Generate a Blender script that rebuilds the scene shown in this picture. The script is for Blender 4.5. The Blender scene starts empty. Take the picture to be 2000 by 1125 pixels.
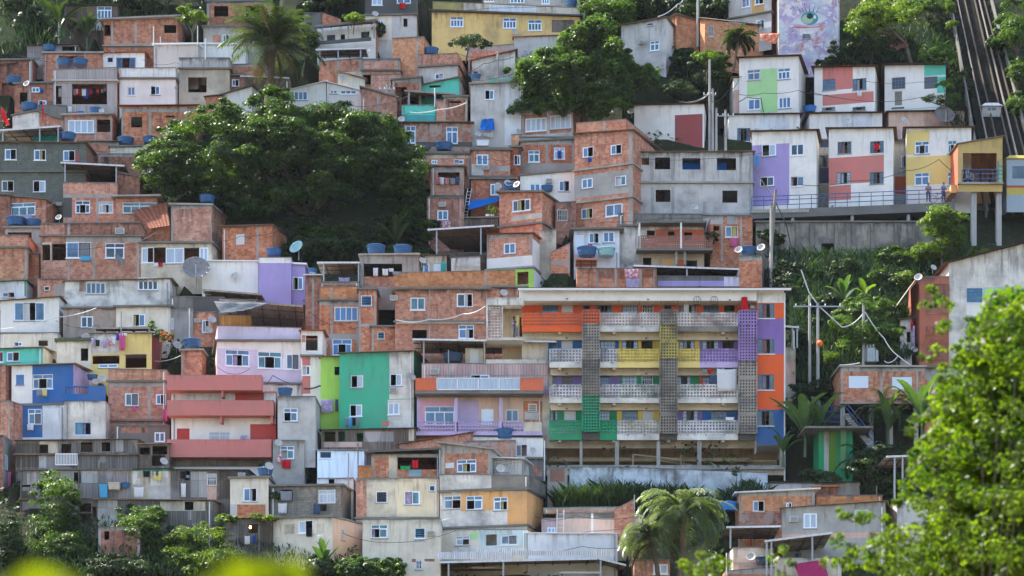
import bpy, bmesh, math, random
import numpy as np
from mathutils import Vector, Matrix
random.seed(7)
RNG = np.random.default_rng(11)
R = math.radians
S = bpy.context.scene
COL = S.collection
# ---------------------------------------------------------------- photo geometry
# the camera stands at the origin in the valley looking along +Y; F is the focal length and HY the horizon row, in
# photo pixels (2000 wide); the slope rises behind the valley floor, hill_d is its distance at a given row
F, HY = 4000.0, 1550.0
TX = {'a': 0, 'b': 400, 'c': 800, 'd': 1200, 'e': 1580}
TY = {'1': 0, '2': 270, '3': 550, '4': 835}
K = 420 / 1629
def px(t, x, y):
    if t == 'g': return x, y
    return TX[t[0]] + x * K, TY[t[1]] + y * K
def hill_d(y): return 205 - 0.04889 * y
def P3(x, y, D): return Vector(((x - 1000) / F * D, D, (HY - y) / F * D))
def W3(t, x, y, D): return P3(*px(t, x, y), D)
def nums(s): return [float(k) for k in s.split()]

# ---------------------------------------------------------------- objects
def tag(o, label=None, cat=None, group=None, kind=None):
    if label: o['label'] = label
    if cat: o['category'] = cat
    if group: o['group'] = group
    if kind: o['kind'] = kind
    elif cat and o.name.split('.')[0].endswith('wall'): o['kind'] = 'thing'
    return o
def empty(name, loc=(0, 0, 0), rz=0.0):
    o = bpy.data.objects.new(name, None); COL.objects.link(o)
    o.location = loc; o.rotation_euler = (0, 0, rz); o.empty_display_size = .3
    return o
class MB:
    def __init__(s): s.v = []; s.f = []; s.m = []
    def quad(s, a, b, c, d, mi=0):
        n = len(s.v); s.v += [tuple(a), tuple(b), tuple(c), tuple(d)]; s.f.append((n, n+1, n+2, n+3)); s.m.append(mi)
    def poly(s, pts, mi=0):
        n = len(s.v); s.v += [tuple(p) for p in pts]; s.f.append(tuple(range(n, n+len(pts)))); s.m.append(mi)
    def hexa(s, p, mi=0):   # p: 4 bottom then 4 top, same order
        n = len(s.v); s.v += [tuple(q) for q in p]
        for f in ((3,2,1,0),(4,5,6,7),(0,1,5,4),(1,2,6,5),(2,3,7,6),(3,0,4,7)):
            s.f.append(tuple(n+k for k in f)); s.m.append(mi)
    def box(s, x0, y0, z0, x1, y1, z1, mi=0):
        s.hexa([(x0,y0,z0),(x1,y0,z0),(x1,y1,z0),(x0,y1,z0),(x0,y0,z1),(x1,y0,z1),(x1,y1,z1),(x0,y1,z1)], mi)
    def tube(s, pts, r, n=6, mi=0, r2=None):
        pts = [Vector(p) for p in pts]; base = len(s.v); L = len(pts)
        for i, p in enumerate(pts):
            d = (pts[min(i+1, L-1)] - pts[max(i-1, 0)]).normalized()
            u = d.cross(Vector((0, 0, 1)))
            u = u.normalized() if u.length > 1e-3 else Vector((1, 0, 0))
            w = d.cross(u); rr = r if r2 is None else r + (r2 - r) * i / (L - 1)
            for k in range(n):
                a = 2*math.pi*k/n; s.v.append(tuple(p + u*math.cos(a)*rr + w*math.sin(a)*rr))
        for i in range(L-1):
            for k in range(n):
                a, b = base+i*n+k, base+i*n+(k+1) % n
                s.f.append((a, b, b+n, a+n)); s.m.append(mi)
        s.f.append(tuple(base+k for k in range(n))[::-1]); s.m.append(mi)
        s.f.append(tuple(base+(L-1)*n+k for k in range(n))); s.m.append(mi)
    def lathe(s, prof, n=16, c=(0, 0, 0), mi=0, rot=None):
        base = len(s.v); c = Vector(c)
        for (r, z) in prof:
            for k in range(n):
                a = 2*math.pi*k/n; q = Vector((r*math.cos(a), r*math.sin(a), z))
                if rot: q = rot @ q
                s.v.append(tuple(c + q))
        for i in range(len(prof)-1):
            for k in range(n):
                a, b = base+i*n+k, base+i*n+(k+1) % n
                s.f.append((a, b, b+n, a+n)); s.m.append(mi)
        s.f.append(tuple(base+k for k in range(n))[::-1]); s.m.append(mi)
        s.f.append(tuple(base+(len(prof)-1)*n+k for k in range(n))); s.m.append(mi)
    def build(s, name, mats, parent=None, loc=None, smooth=False):
        me = bpy.data.meshes.new(name); me.from_pydata(s.v, [], s.f)
        if not isinstance(mats, (list, tuple)): mats = [mats]
        for m in mats: me.materials.append(MAT(m))
        me.polygons.foreach_set('material_index', s.m)
        if smooth: me.polygons.foreach_set('use_smooth', [True]*len(s.f))
        uv = me.uv_layers.new(name='UVMap').data
        V = s.v; out = []
        for p in me.polygons:
            n = p.normal; ax = max(range(3), key=lambda k: abs(n[k]))
            for vi in p.vertices:
                q = V[vi]; out += (q[1], q[2]) if ax == 0 else (q[0], q[2]) if ax == 1 else (q[0], q[1])
        uv.foreach_set('uv', out)
        o = bpy.data.objects.new(name, me); COL.objects.link(o)
        if parent: o.parent = parent
        if loc is not None: o.location = loc
        return o

# ---------------------------------------------------------------- materials
MATS = {}
SPEC = {}
def MAT(n):
    if not isinstance(n, str): return n
    if n not in MATS: MATS[n] = SPEC[n][0](n, *SPEC[n][1:])
    return MATS[n]
class NT:
    def __init__(s, name):
        s.mat = bpy.data.materials.new(name); s.mat.use_nodes = True; s.t = s.mat.node_tree
        s.b = s.t.nodes['Principled BSDF']; s.out = s.t.nodes['Material Output']
    def n(s, ty, **kw):
        nd = s.t.nodes.new(ty)
        for k, v in kw.items():
            if k in nd.inputs: s.put(nd.inputs[k], v)
            else: setattr(nd, k, v)
        return nd
    def put(s, sock, v):
        if isinstance(v, bpy.types.NodeSocket): s.t.links.new(v, sock)
        else: sock.default_value = (*v, 1) if sock.type == 'RGBA' and len(v) == 3 else v
    def uv(s, sc=(1, 1, 1), rnd=True):
        u = s.n('ShaderNodeUVMap').outputs[0]
        if rnd:
            r = s.n('ShaderNodeObjectInfo').outputs['Random']
            a = s.n('ShaderNodeMath', operation='MULTIPLY'); s.put(a.inputs[0], r); a.inputs[1].default_value = 61.0
            v = s.n('ShaderNodeVectorMath', operation='ADD'); s.put(v.inputs[0], u); s.put(v.inputs[1], a.outputs[0]); u2 = v.outputs[0]
        else: u2 = u
        return s.scale(u2, sc)
    def scale(s, v, sc):
        if sc == (1, 1, 1): return v
        m = s.n('ShaderNodeVectorMath', operation='MULTIPLY'); s.put(m.inputs[0], v); m.inputs[1].default_value = sc
        return m.outputs[0]
    def noise(s, vec, sc, det=3, rough=.55):
        return s.n('ShaderNodeTexNoise', Vector=vec, Scale=sc, Detail=det, Roughness=rough).outputs[0]
    def ramp(s, v, a, b, lo=0., hi=1.):
        m = s.n('ShaderNodeMapRange'); s.put(m.inputs['Value'], v)
        m.inputs['From Min'].default_value = a; m.inputs['From Max'].default_value = b
        m.inputs['To Min'].default_value = lo; m.inputs['To Max'].default_value = hi
        return m.outputs[0]
    def mul(s, a, b, op='MULTIPLY'):
        m = s.n('ShaderNodeMath', operation=op); s.put(m.inputs[0], a); s.put(m.inputs[1], b); return m.outputs[0]
    def mix(s, f, a, b, mode='MIX'):
        m = s.n('ShaderNodeMix', data_type='RGBA', blend_type=mode)
        s.put(m.inputs[0], f); s.put(m.inputs[6], a); s.put(m.inputs[7], b); return m.outputs[2]
    def genz(s):
        g = s.n('ShaderNodeTexCoord').outputs['Generated']
        x = s.n('ShaderNodeSeparateXYZ'); s.put(x.inputs[0], g); return x.outputs[2]
    def bump(s, h, st=.3, d=.02):
        b = s.n('ShaderNodeBump', Strength=st, Distance=d, Height=h); s.put(s.b.inputs['Normal'], b.outputs[0])
    def vary(s, col, lo=.88, hi=1.14):
        h = s.n('ShaderNodeHueSaturation'); r = s.n('ShaderNodeObjectInfo').outputs['Random']
        s.put(h.inputs['Value'], s.ramp(r, 0, 1, lo, hi)); s.put(h.inputs['Saturation'], s.ramp(s.mul(s.mul(r, 37.), 1., 'FLOORED_MODULO'), 0, 1, .85, 1.1)); s.put(h.inputs['Color'], col); return h.outputs[0]
    def fin(s, col, rough=.85, spec=.3, metal=0.):
        s.put(s.b.inputs['Base Color'], col); s.put(s.b.inputs['Roughness'], rough)
        s.b.inputs['Specular IOR Level'].default_value = spec; s.b.inputs['Metallic'].default_value = metal
        return s.mat
    def weather(s, col, dirt, stain=(.07, .065, .055)):
        dirt = .14 + dirt*1.25
        v = s.uv()
        n1 = s.noise(v, .55, 5, .62); n2 = s.noise(s.scale(v, (2.6, .28, 1)), 1.3, 4, .6)
        c = s.mix(s.ramp(n1, .42, .72, 0, dirt*.8), col, tuple(.5*x+.06 for x in (stain if dirt > .7 else (.22, .2, .17))))
        z = s.genz()
        top = s.ramp(z, .55, 1.0, .12, 1)
        c = s.mix(s.mul(s.ramp(n2, .52, .68, 0, min(1, dirt*1.15)), top), c, stain)
        edge = s.mul(s.ramp(z, .93, 1.0), s.ramp(s.noise(v, 1.1, 4), .35, .6, 0, min(1, dirt*1.3)))
        return s.mix(edge, c, stain), v
def plaster(name, c, dirt=.35):
    k = NT(name); col, v = k.weather(c, dirt)
    f = k.noise(v, 9, 3); k.bump(f, .25)
    col = k.mix(k.ramp(k.noise(v, .3, 3, .6), .42, .66, 0, .38), col, tuple(.8*x+.055 for x in c)); col = k.mix(k.ramp(k.noise(v, 1.6, 5, .7), .64, .67, 0, .4), col, tuple(.65*x+.09 for x in c))
    col = k.mix(k.ramp(f, .3, .7, 0, .10), col, tuple(x*.6 for x in c))
    return k.fin(col, .85, .25)
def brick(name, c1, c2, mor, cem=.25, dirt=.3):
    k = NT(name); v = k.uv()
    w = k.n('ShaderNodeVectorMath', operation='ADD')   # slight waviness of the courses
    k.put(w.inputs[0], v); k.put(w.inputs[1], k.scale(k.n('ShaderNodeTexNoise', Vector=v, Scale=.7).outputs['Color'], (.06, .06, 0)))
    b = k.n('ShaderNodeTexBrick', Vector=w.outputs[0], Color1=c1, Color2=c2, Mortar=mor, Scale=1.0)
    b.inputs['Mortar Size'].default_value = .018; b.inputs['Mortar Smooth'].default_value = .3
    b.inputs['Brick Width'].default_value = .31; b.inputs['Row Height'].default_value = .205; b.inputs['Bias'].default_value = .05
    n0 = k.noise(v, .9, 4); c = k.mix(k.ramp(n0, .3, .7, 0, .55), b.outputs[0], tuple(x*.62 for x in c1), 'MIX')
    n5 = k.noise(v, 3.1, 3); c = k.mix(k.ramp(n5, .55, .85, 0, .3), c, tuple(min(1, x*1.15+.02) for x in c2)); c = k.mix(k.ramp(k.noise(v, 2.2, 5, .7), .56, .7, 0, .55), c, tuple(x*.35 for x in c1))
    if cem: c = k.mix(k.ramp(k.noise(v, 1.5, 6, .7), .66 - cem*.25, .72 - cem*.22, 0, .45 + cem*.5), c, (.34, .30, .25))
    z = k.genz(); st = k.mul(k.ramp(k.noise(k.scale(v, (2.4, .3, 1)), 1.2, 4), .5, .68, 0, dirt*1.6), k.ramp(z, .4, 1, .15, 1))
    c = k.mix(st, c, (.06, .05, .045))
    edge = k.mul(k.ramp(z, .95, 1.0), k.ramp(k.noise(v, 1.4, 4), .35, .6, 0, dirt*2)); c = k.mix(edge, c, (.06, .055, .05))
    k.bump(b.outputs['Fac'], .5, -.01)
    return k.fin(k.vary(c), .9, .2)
def wood(name, c1, c2, wdt=.17, dirt=.5):
    k = NT(name); v = k.uv()
    b = k.n('ShaderNodeTexBrick', Vector=v, Color1=c1, Color2=c2, Mortar=(.015, .013, .011), Scale=1.0)
    b.inputs['Mortar Size'].default_value = .008; b.inputs['Brick Width'].default_value = wdt; b.inputs['Row Height'].default_value = 1.35; b.offset = .0
    n = k.noise(k.scale(v, (9, .5, 1)), 1.5, 4); c = k.mix(k.ramp(n, .35, .7, 0, .6), b.outputs[0], tuple(x*.4 for x in c1))
    p = k.noise(k.scale(v, (1, .8, 1)), .55, 2, .4); c = k.mix(k.ramp(p, .56, .6, 0, dirt), c, tuple(.5*x+.5*y*2.0 for x, y in zip(c1, c2)))
    k.bump(b.outputs['Fac'], .5, -.012)
    return k.fin(k.vary(c, .75, 1.2), .85, .2)
def sheet(name, c, rust=.3, rough=.5, metal=0.):
    k = NT(name); v = k.uv(); n = k.noise(v, .9, 5, .65); n2 = k.noise(k.scale(v, (4, .4, 1)), 1, 3)
    col = k.mix(k.ramp(n, .45, .7, 0, rust), c, (.10, .05, .03)); col = k.mix(k.ramp(n2, .45, .7, 0, .5), col, tuple(x*.45 for x in c))
    return k.fin(col, rough, .4, metal)
def paint(name, c, rough=.5, metal=0., var=.2):
    k = NT(name); n = k.noise(k.uv(), 2.5, 4); return k.fin(k.mix(k.ramp(n, .35, .75, 0, var), c, tuple(x*.55 for x in c)), rough, .4, metal)
def glass(name, c, rough=.06, sp=.6):
    k = NT(name); n = k.noise(k.uv((1, .35, 1)), 1.4, 2)
    m = k.fin(k.mix(k.ramp(n, .4, .62), c, tuple(min(1, x*.45) for x in c)), rough, sp); k.b.inputs['Coat Weight'].default_value = .3; k.b.inputs['Coat Roughness'].default_value = .05
    return m
def curtain(name, c):
    k = NT(name); n = k.noise(k.uv((9, .3, 1)), 1.5, 2); m = k.fin(k.mix(k.ramp(n, .3, .7), c, tuple(x*.6 for x in c)), .3, .5); k.b.inputs['Coat Weight'].default_value = .5
    k.b.inputs['Coat Roughness'].default_value = .04; return m
def leafm(name, c1, c2, tr=.4, gl=.45, rough=.38, sc=.7, tm=1.5):
    k = NT(name); p = k.n('ShaderNodeTexCoord').outputs['Object']
    n = k.noise(p, sc, 3); n2 = k.noise(p, 6.0, 2)
    c = k.mix(k.ramp(n, .36, .66), c1, c2); c = k.mix(k.ramp(n2, .4, .75, 0, .5), c, tuple(x*.5 for x in c1))
    k.fin(c, rough, gl)
    t = k.n('ShaderNodeBsdfTranslucent'); k.put(t.inputs[0], k.mix(1.0, c, (tm*.9, tm, tm*.3), 'MULTIPLY'))
    x = k.n('ShaderNodeMixShader'); x.inputs[0].default_value = tr
    k.t.links.new(k.b.outputs[0], x.inputs[1]); k.t.links.new(t.outputs[0], x.inputs[2]); k.t.links.new(x.outputs[0], k.out.inputs[0])
    return k.mat
def cloth(name, c, pat=0.):
    k = NT(name); n = k.noise(k.uv(), 5.0, 2)
    col = k.mix(k.ramp(n, .52, .56, 0, pat), c, (.75, .72, .7)); k.fin(col, .9, .1)
    t = k.n('ShaderNodeBsdfTranslucent'); k.put(t.inputs[0], col); x = k.n('ShaderNodeMixShader'); x.inputs[0].default_value = .25
    k.t.links.new(k.b.outputs[0], x.inputs[1]); k.t.links.new(t.outputs[0], x.inputs[2]); k.t.links.new(x.outputs[0], k.out.inputs[0])
    return k.mat
def ground(name, c1, c2, c3):
    k = NT(name); p = k.n('ShaderNodeTexCoord').outputs['Object']
    c = k.mix(k.ramp(k.noise(p, .12, 5, .65), .4, .6), c1, c2); c = k.mix(k.ramp(k.noise(p, 1.3, 5, .7), .45, .7), c, c3)
    k.bump(k.noise(p, 2.0, 6, .7), .8, .2)
    return k.fin(c, .95, .1)
def muralm(name, *a):
    k = NT(name); v = k.uv(rnd=False)
    w = k.n('ShaderNodeVectorMath', operation='ADD'); k.put(w.inputs[0], v); k.put(w.inputs[1], k.scale(k.n('ShaderNodeTexNoise', Vector=v, Scale=.5).outputs['Color'], (2.2, 2.2, 0)))
    n = k.noise(w.outputs[0], .6, 3); n2 = k.noise(w.outputs[0], 1.1, 4); n3 = k.noise(w.outputs[0], 2.4, 3)
    c = k.mix(k.ramp(n, .4, .55), (.62, .6, .62), (.42, .34, .52)); c = k.mix(k.ramp(n2, .56, .62, 0, .8), c, (.5, .2, .18))
    c = k.mix(k.ramp(n3, .6, .66, 0, .6), c, (.10, .17, .24)); c = k.mix(k.ramp(k.noise(v, .35, 2), .5, .6, 0, .6), c, (.45, .6, .62))
    c = k.mix(k.ramp(k.noise(w.outputs[0], 1.7, 2), .58, .6, 0, .8), c, (.72, .7, .68))
    return k.fin(c, .8, .2)
def simple(name, c, rough=.6, emit=0.):
    k = NT(name); m = k.fin(c, rough, .3)
    if emit: k.b.inputs['Emission Color'].default_value = (*c, 1); k.b.inputs['Emission Strength'].default_value = emit
    return m
_mor = (.33, .29, .25)
SPEC.update({
 'bk': (brick, (.43, .125, .06), (.68, .32, .185), _mor, .24, .5), 'bo': (brick, (.52, .17, .05), (.72, .34, .15), _mor, .12, .35),
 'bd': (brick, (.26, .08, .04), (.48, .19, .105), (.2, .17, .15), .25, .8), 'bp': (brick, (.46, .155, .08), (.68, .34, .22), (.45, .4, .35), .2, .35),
 'bx': (brick, (.33, .10, .06), (.50, .22, .14), _mor, .8, .6), 'bg2': (brick, (.20, .18, .15), (.27, .25, .21), (.16, .15, .13), .5, .4),
 'bgr': (brick, (.13, .15, .125), (.17, .185, .155), (.105, .115, .1), .1, .3),
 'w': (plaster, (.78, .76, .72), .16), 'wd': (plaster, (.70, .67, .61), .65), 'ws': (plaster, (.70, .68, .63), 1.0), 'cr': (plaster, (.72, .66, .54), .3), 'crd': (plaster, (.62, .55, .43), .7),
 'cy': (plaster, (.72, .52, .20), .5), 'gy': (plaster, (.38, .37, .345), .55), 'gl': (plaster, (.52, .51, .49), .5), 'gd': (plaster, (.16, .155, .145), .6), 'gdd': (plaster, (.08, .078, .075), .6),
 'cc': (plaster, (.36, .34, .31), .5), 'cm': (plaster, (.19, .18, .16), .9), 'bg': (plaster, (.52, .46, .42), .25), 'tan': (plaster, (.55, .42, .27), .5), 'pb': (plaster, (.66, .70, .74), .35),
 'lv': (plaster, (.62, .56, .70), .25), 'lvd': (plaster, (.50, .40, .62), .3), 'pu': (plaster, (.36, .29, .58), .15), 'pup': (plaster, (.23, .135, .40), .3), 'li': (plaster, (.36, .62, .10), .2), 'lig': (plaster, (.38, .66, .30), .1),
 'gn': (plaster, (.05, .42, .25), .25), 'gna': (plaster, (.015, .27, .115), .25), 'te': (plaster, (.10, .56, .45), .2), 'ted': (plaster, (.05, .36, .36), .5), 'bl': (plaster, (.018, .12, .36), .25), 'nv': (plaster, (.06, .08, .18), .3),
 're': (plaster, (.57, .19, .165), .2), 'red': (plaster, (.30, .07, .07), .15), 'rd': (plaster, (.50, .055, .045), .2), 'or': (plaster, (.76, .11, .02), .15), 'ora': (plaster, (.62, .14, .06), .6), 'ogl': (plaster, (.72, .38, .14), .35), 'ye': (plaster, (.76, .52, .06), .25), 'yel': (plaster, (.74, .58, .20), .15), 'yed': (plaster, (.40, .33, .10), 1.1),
 'pk': (plaster, (.66, .34, .44), .2), 'pkl': (plaster, (.64, .42, .34), .5), 'tanl': (plaster, (.66, .46, .36), .2), 'mush': (plaster, (.55, .32, .10), .2),
 'lw': (plaster, (.60, .58, .55), 1.0), 'lwt': (plaster, (.34, .305, .26), 1.2), 'ly': (plaster, (.66, .50, .12), .9), 'lg': (plaster, (.02, .30, .14), .5), 'lo': (plaster, (.66, .13, .05), .6), 'lp': (plaster, (.33, .22, .48), .8), 'll': (plaster, (.50, .38, .60), .3), 'lbk': (plaster, (.36, .15, .10), .6), 'ldk': (plaster, (.24, .215, .18), 1.3),
 'wo': (wood, (.17, .155, .14), (.27, .25, .235), .2, .6), 'wob': (wood, (.12, .095, .075), (.20, .16, .13), .2, .4), 'wop': (wood, (.33, .29, .28), (.24, .23, .23), 1.6, .6), 'wow': (wood, (.62, .62, .60), (.30, .31, .31), .9, .5),
 'stone': (wood, (.52, .47, .44), (.46, .41, .385), .9, .2), 'sal': (wood, (.50, .34, .33), (.62, .48, .46), .22, .2), 'pane_w': (wood, (.8, .8, .8), (.74, .74, .75), .8, .1),
 'tin': (sheet, (.30, .29, .28), .35), 'tind': (sheet, (.11, .105, .10), .4, .7), 'tinw': (sheet, (.62, .63, .65), .1, .45), 'tinb': (sheet, (.62, .70, .80), .1, .3, .15), 'fibro': (sheet, (.33, .28, .23), .45, .9), 'tile': (sheet, (.44, .14, .07), .35, .8), 'tiler': (sheet, (.55, .20, .15), .1, .7), 'eave': (sheet, (.11, .06, .045), .3, .9),
 'fw': (paint, (.72, .80, .90), .35, 0, .05), 'fb': (paint, (.03, .16, .45), .4), 'fg': (paint, (.10, .13, .16), .4), 'fd': (paint, (.035, .035, .04), .5), 'fwd': (paint, (.62, .62, .62), .5),
 'gb': (glass, (.06, .15, .28)), 'gk': (glass, (.02, .035, .055)), 'gt': (glass, (.04, .16, .21)), 'gc': (curtain, (.42, .50, .60)), 'gw': (curtain, (.66, .70, .76)), 'gm': (glass, (.07, .12, .17), .2), 'gp': (curtain, (.42, .25, .30)), 'gbl': (curtain, (.03, .18, .45)),  # blue glass: a tint with sky reflection put into the colour
 'dk': (simple, (.02, .02, .022), .9), 'tank': (paint, (.025, .10, .24), .45, 0, .3), 'tankb': (paint, (.02, .17, .50), .45, 0, .2), 'tankd': (paint, (.02, .05, .10), .5, 0, .3), 'tankt': (paint, (.22, .45, .48), .5, 0, .2),
 'dish': (paint, (.45, .43, .41), .55, 0, .25), 'dishm': (paint, (.23, .22, .22), .6, 0, .3), 'met': (paint, (.30, .31, .32), .4, .6), 'pole': (plaster, (.40, .39, .37), .35), 'polew': (wood, (.20, .17, .14), (.25, .21, .17), .5, .2), 'wire': (simple, (.025, .025, .028), .6), 'wirew': (simple, (.55, .55, .55), .5), 'pipe': (simple, (.68, .68, .68), .4), 'ac': (paint, (.58, .58, .56), .45, 0, .1), 'white': (paint, (.75, .76, .78), .5, 0, .1), 'railb': (paint, (.04, .09, .25), .45),
 'skin': (simple, (.22, .11, .07), .5), 'hair': (simple, (.015, .012, .01), .7), 'skinb': (simple, (.09, .045, .03), .5),
 'tarpb': (cloth, (.01, .16, .55)), 'tarpg': (cloth, (.16, .18, .20)), 'cred': (cloth, (.55, .02, .03)), 'cwht': (cloth, (.72, .72, .74)), 'cblu': (cloth, (.03, .08, .35)), 'cblk': (cloth, (.02, .02, .025)), 'cpnk': (cloth, (.62, .12, .30)), 'cyel': (cloth, (.65, .58, .22)), 'cgry': (cloth, (.26, .27, .30)), 'cteal': (cloth, (.05, .42, .36)), 'cflw': (cloth, (.58, .22, .30), .85), 'clil': (cloth, (.42, .34, .55), .4), 'ccor': (cloth, (.75, .22, .10), .3), 'csky': (cloth, (.10, .40, .65)), 'cgrn': (cloth, (.03, .33, .12)), 'csal': (cloth, (.55, .24, .24)), 'cden': (cloth, (.06, .10, .18)), 'cmag': (cloth, (.40, .04, .13)),
 'lf_big': (leafm, (.022, .046, .010), (.055, .095, .016), .46, .35, .42, .7, 2.6), 'lf_dk': (leafm, (.024, .048, .016), (.055, .09, .026), .3, .3, .48), 'lf_md': (leafm, (.034, .07, .014), (.07, .115, .02), .45, .35, .42, .7, 2.8), 'lf_lt': (leafm, (.055, .10, .012), (.11, .15, .018), .5, .45, .38, .7, 2.6), 'lf_fg': (leafm, (.013, .030, .004), (.060, .084, .004), .45, .28, .4, 1.5, 6.0), 'lf_palm2': (leafm, (.12, .17, .08), (.21, .25, .15), .4, 1., .34), 'lf_palm': (leafm, (.035, .07, .022), (.09, .12, .03), .35, .8, .22), 'lf_ban': (leafm, (.06, .12, .04), (.10, .17, .06), .4, .6, .3), 'lf_yel': (leafm, (.20, .24, .008), (.26, .28, .01), .3, .2, .5), 'lf_dry': (leafm, (.14, .09, .04), (.20, .13, .05), .35, .4, .5), 'grs': (leafm, (.03, .065, .025), (.055, .10, .03), .3, .3, .5, .3),
 'bark': (wood, (.11, .085, .06), (.16, .12, .09), .3, .3), 'soil': (ground, (.022, .034, .012), (.04, .036, .024), (.014, .026, .008)), 'valley': (ground, (.21, .165, .10), (.26, .20, .13), (.16, .135, .075)), 'mural': (muralm,),
 'tram': (paint, (.27, .33, .37), .35, 0, .1), 'tramy': (paint, (.46, .35, .05), .5), 'tramr': (paint, (.35, .02, .03), .4), 'rust': (sheet, (.13, .09, .06), .6, .8), 'rail': (sheet, (.30, .26, .22), .4, .5), 'raild': (sheet, (.09, .075, .06), .4, .6), 'bed': (ground, (.012, .011, .009), (.02, .018, .014), (.008, .012, .005)), 'bulb': (simple, (1., .55, .2), .5, 6.0), 'orange': (simple, (.85, .17, .02), .5), 'flower': (simple, (.65, .05, .03), .6), 'ylf': (simple, (.8, .5, .02), .6),
})

# ---------------------------------------------------------------- facade frames and windows
class Frame:
    """a wall plane in a building's own coordinates: a runs along it, b up, d into the building"""
    def __init__(s, o, a, n): s.o = Vector(o); s.a = Vector(a); s.n = Vector(n)
    def pt(s, a, b, d=0.): return s.o + s.a*a + Vector((0, 0, b)) + s.n*d
    def box(s, mb, a0, b0, a1, b1, d0, d1, mi=0):
        q = s.pt; mb.hexa([q(a0,b0,d0), q(a1,b0,d0), q(a1,b0,d1), q(a0,b0,d1), q(a0,b1,d0), q(a1,b1,d0), q(a1,b1,d1), q(a0,b1,d1)], mi)
def face_grid(mb, fr, A, z0, z1, opens, paints, base, reveal=.14):
    zm = min(z0, z1)
    As = {0., A}; Bs = {0., zm}
    opens = [(max(.01, a), max(.01, b), min(A-.01, c), min(zm-.01, d)) for a, b, c, d in opens]
    opens = [o for o in opens if o[2]-o[0] > .05 and o[3]-o[1] > .05]
    for a, b, c, d in opens + [p[1:] for p in paints]:
        As |= {min(max(a, 0), A), min(max(c, 0), A)}; Bs |= {min(max(b, 0), zm), min(max(d, 0), zm)}
    def uniq(x):
        x = sorted(x); o = [x[0]]
        for k in x[1:]:
            if k - o[-1] > 1e-4: o.append(k)
        return o
    As, Bs = uniq(As), uniq(Bs)
    Bs[-1] = zm
    def top(a): return z0 + (z1 - z0)*a/A
    for i in range(len(As)-1):
        for j in range(len(Bs)-1):
            ca, cb = (As[i]+As[i+1])/2, (Bs[j]+Bs[j+1])/2
            if any(o[0] < ca < o[2] and o[1] < cb < o[3] for o in opens): continue
            mi = base
            for p in paints:
                if p[1] < ca < p[3] and p[2] < cb < p[4]: mi = p[0]
            last = j == len(Bs)-2
            t0, t1 = (top(As[i]), top(As[i+1])) if last else (Bs[j+1], Bs[j+1])
            mb.quad(fr.pt(As[i], Bs[j]), fr.pt(As[i+1], Bs[j]), fr.pt(As[i+1], t1), fr.pt(As[i], t0), mi)
    for a, b, c, d in opens:
        q = fr.pt
        mb.quad(q(a,b), q(c,b), q(c,b,reveal), q(a,b,reveal), base); mb.quad(q(a,d), q(c,d), q(c,d,reveal), q(a,d,reveal), base)
        mb.quad(q(a,b), q(a,d), q(a,d,reveal), q(a,b,reveal), base); mb.quad(q(c,b), q(c,d), q(c,d,reveal), q(c,b,reveal), base)
PANES = ['gb', 'gb', 'gb', 'gt', 'gc', 'gk']
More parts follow.
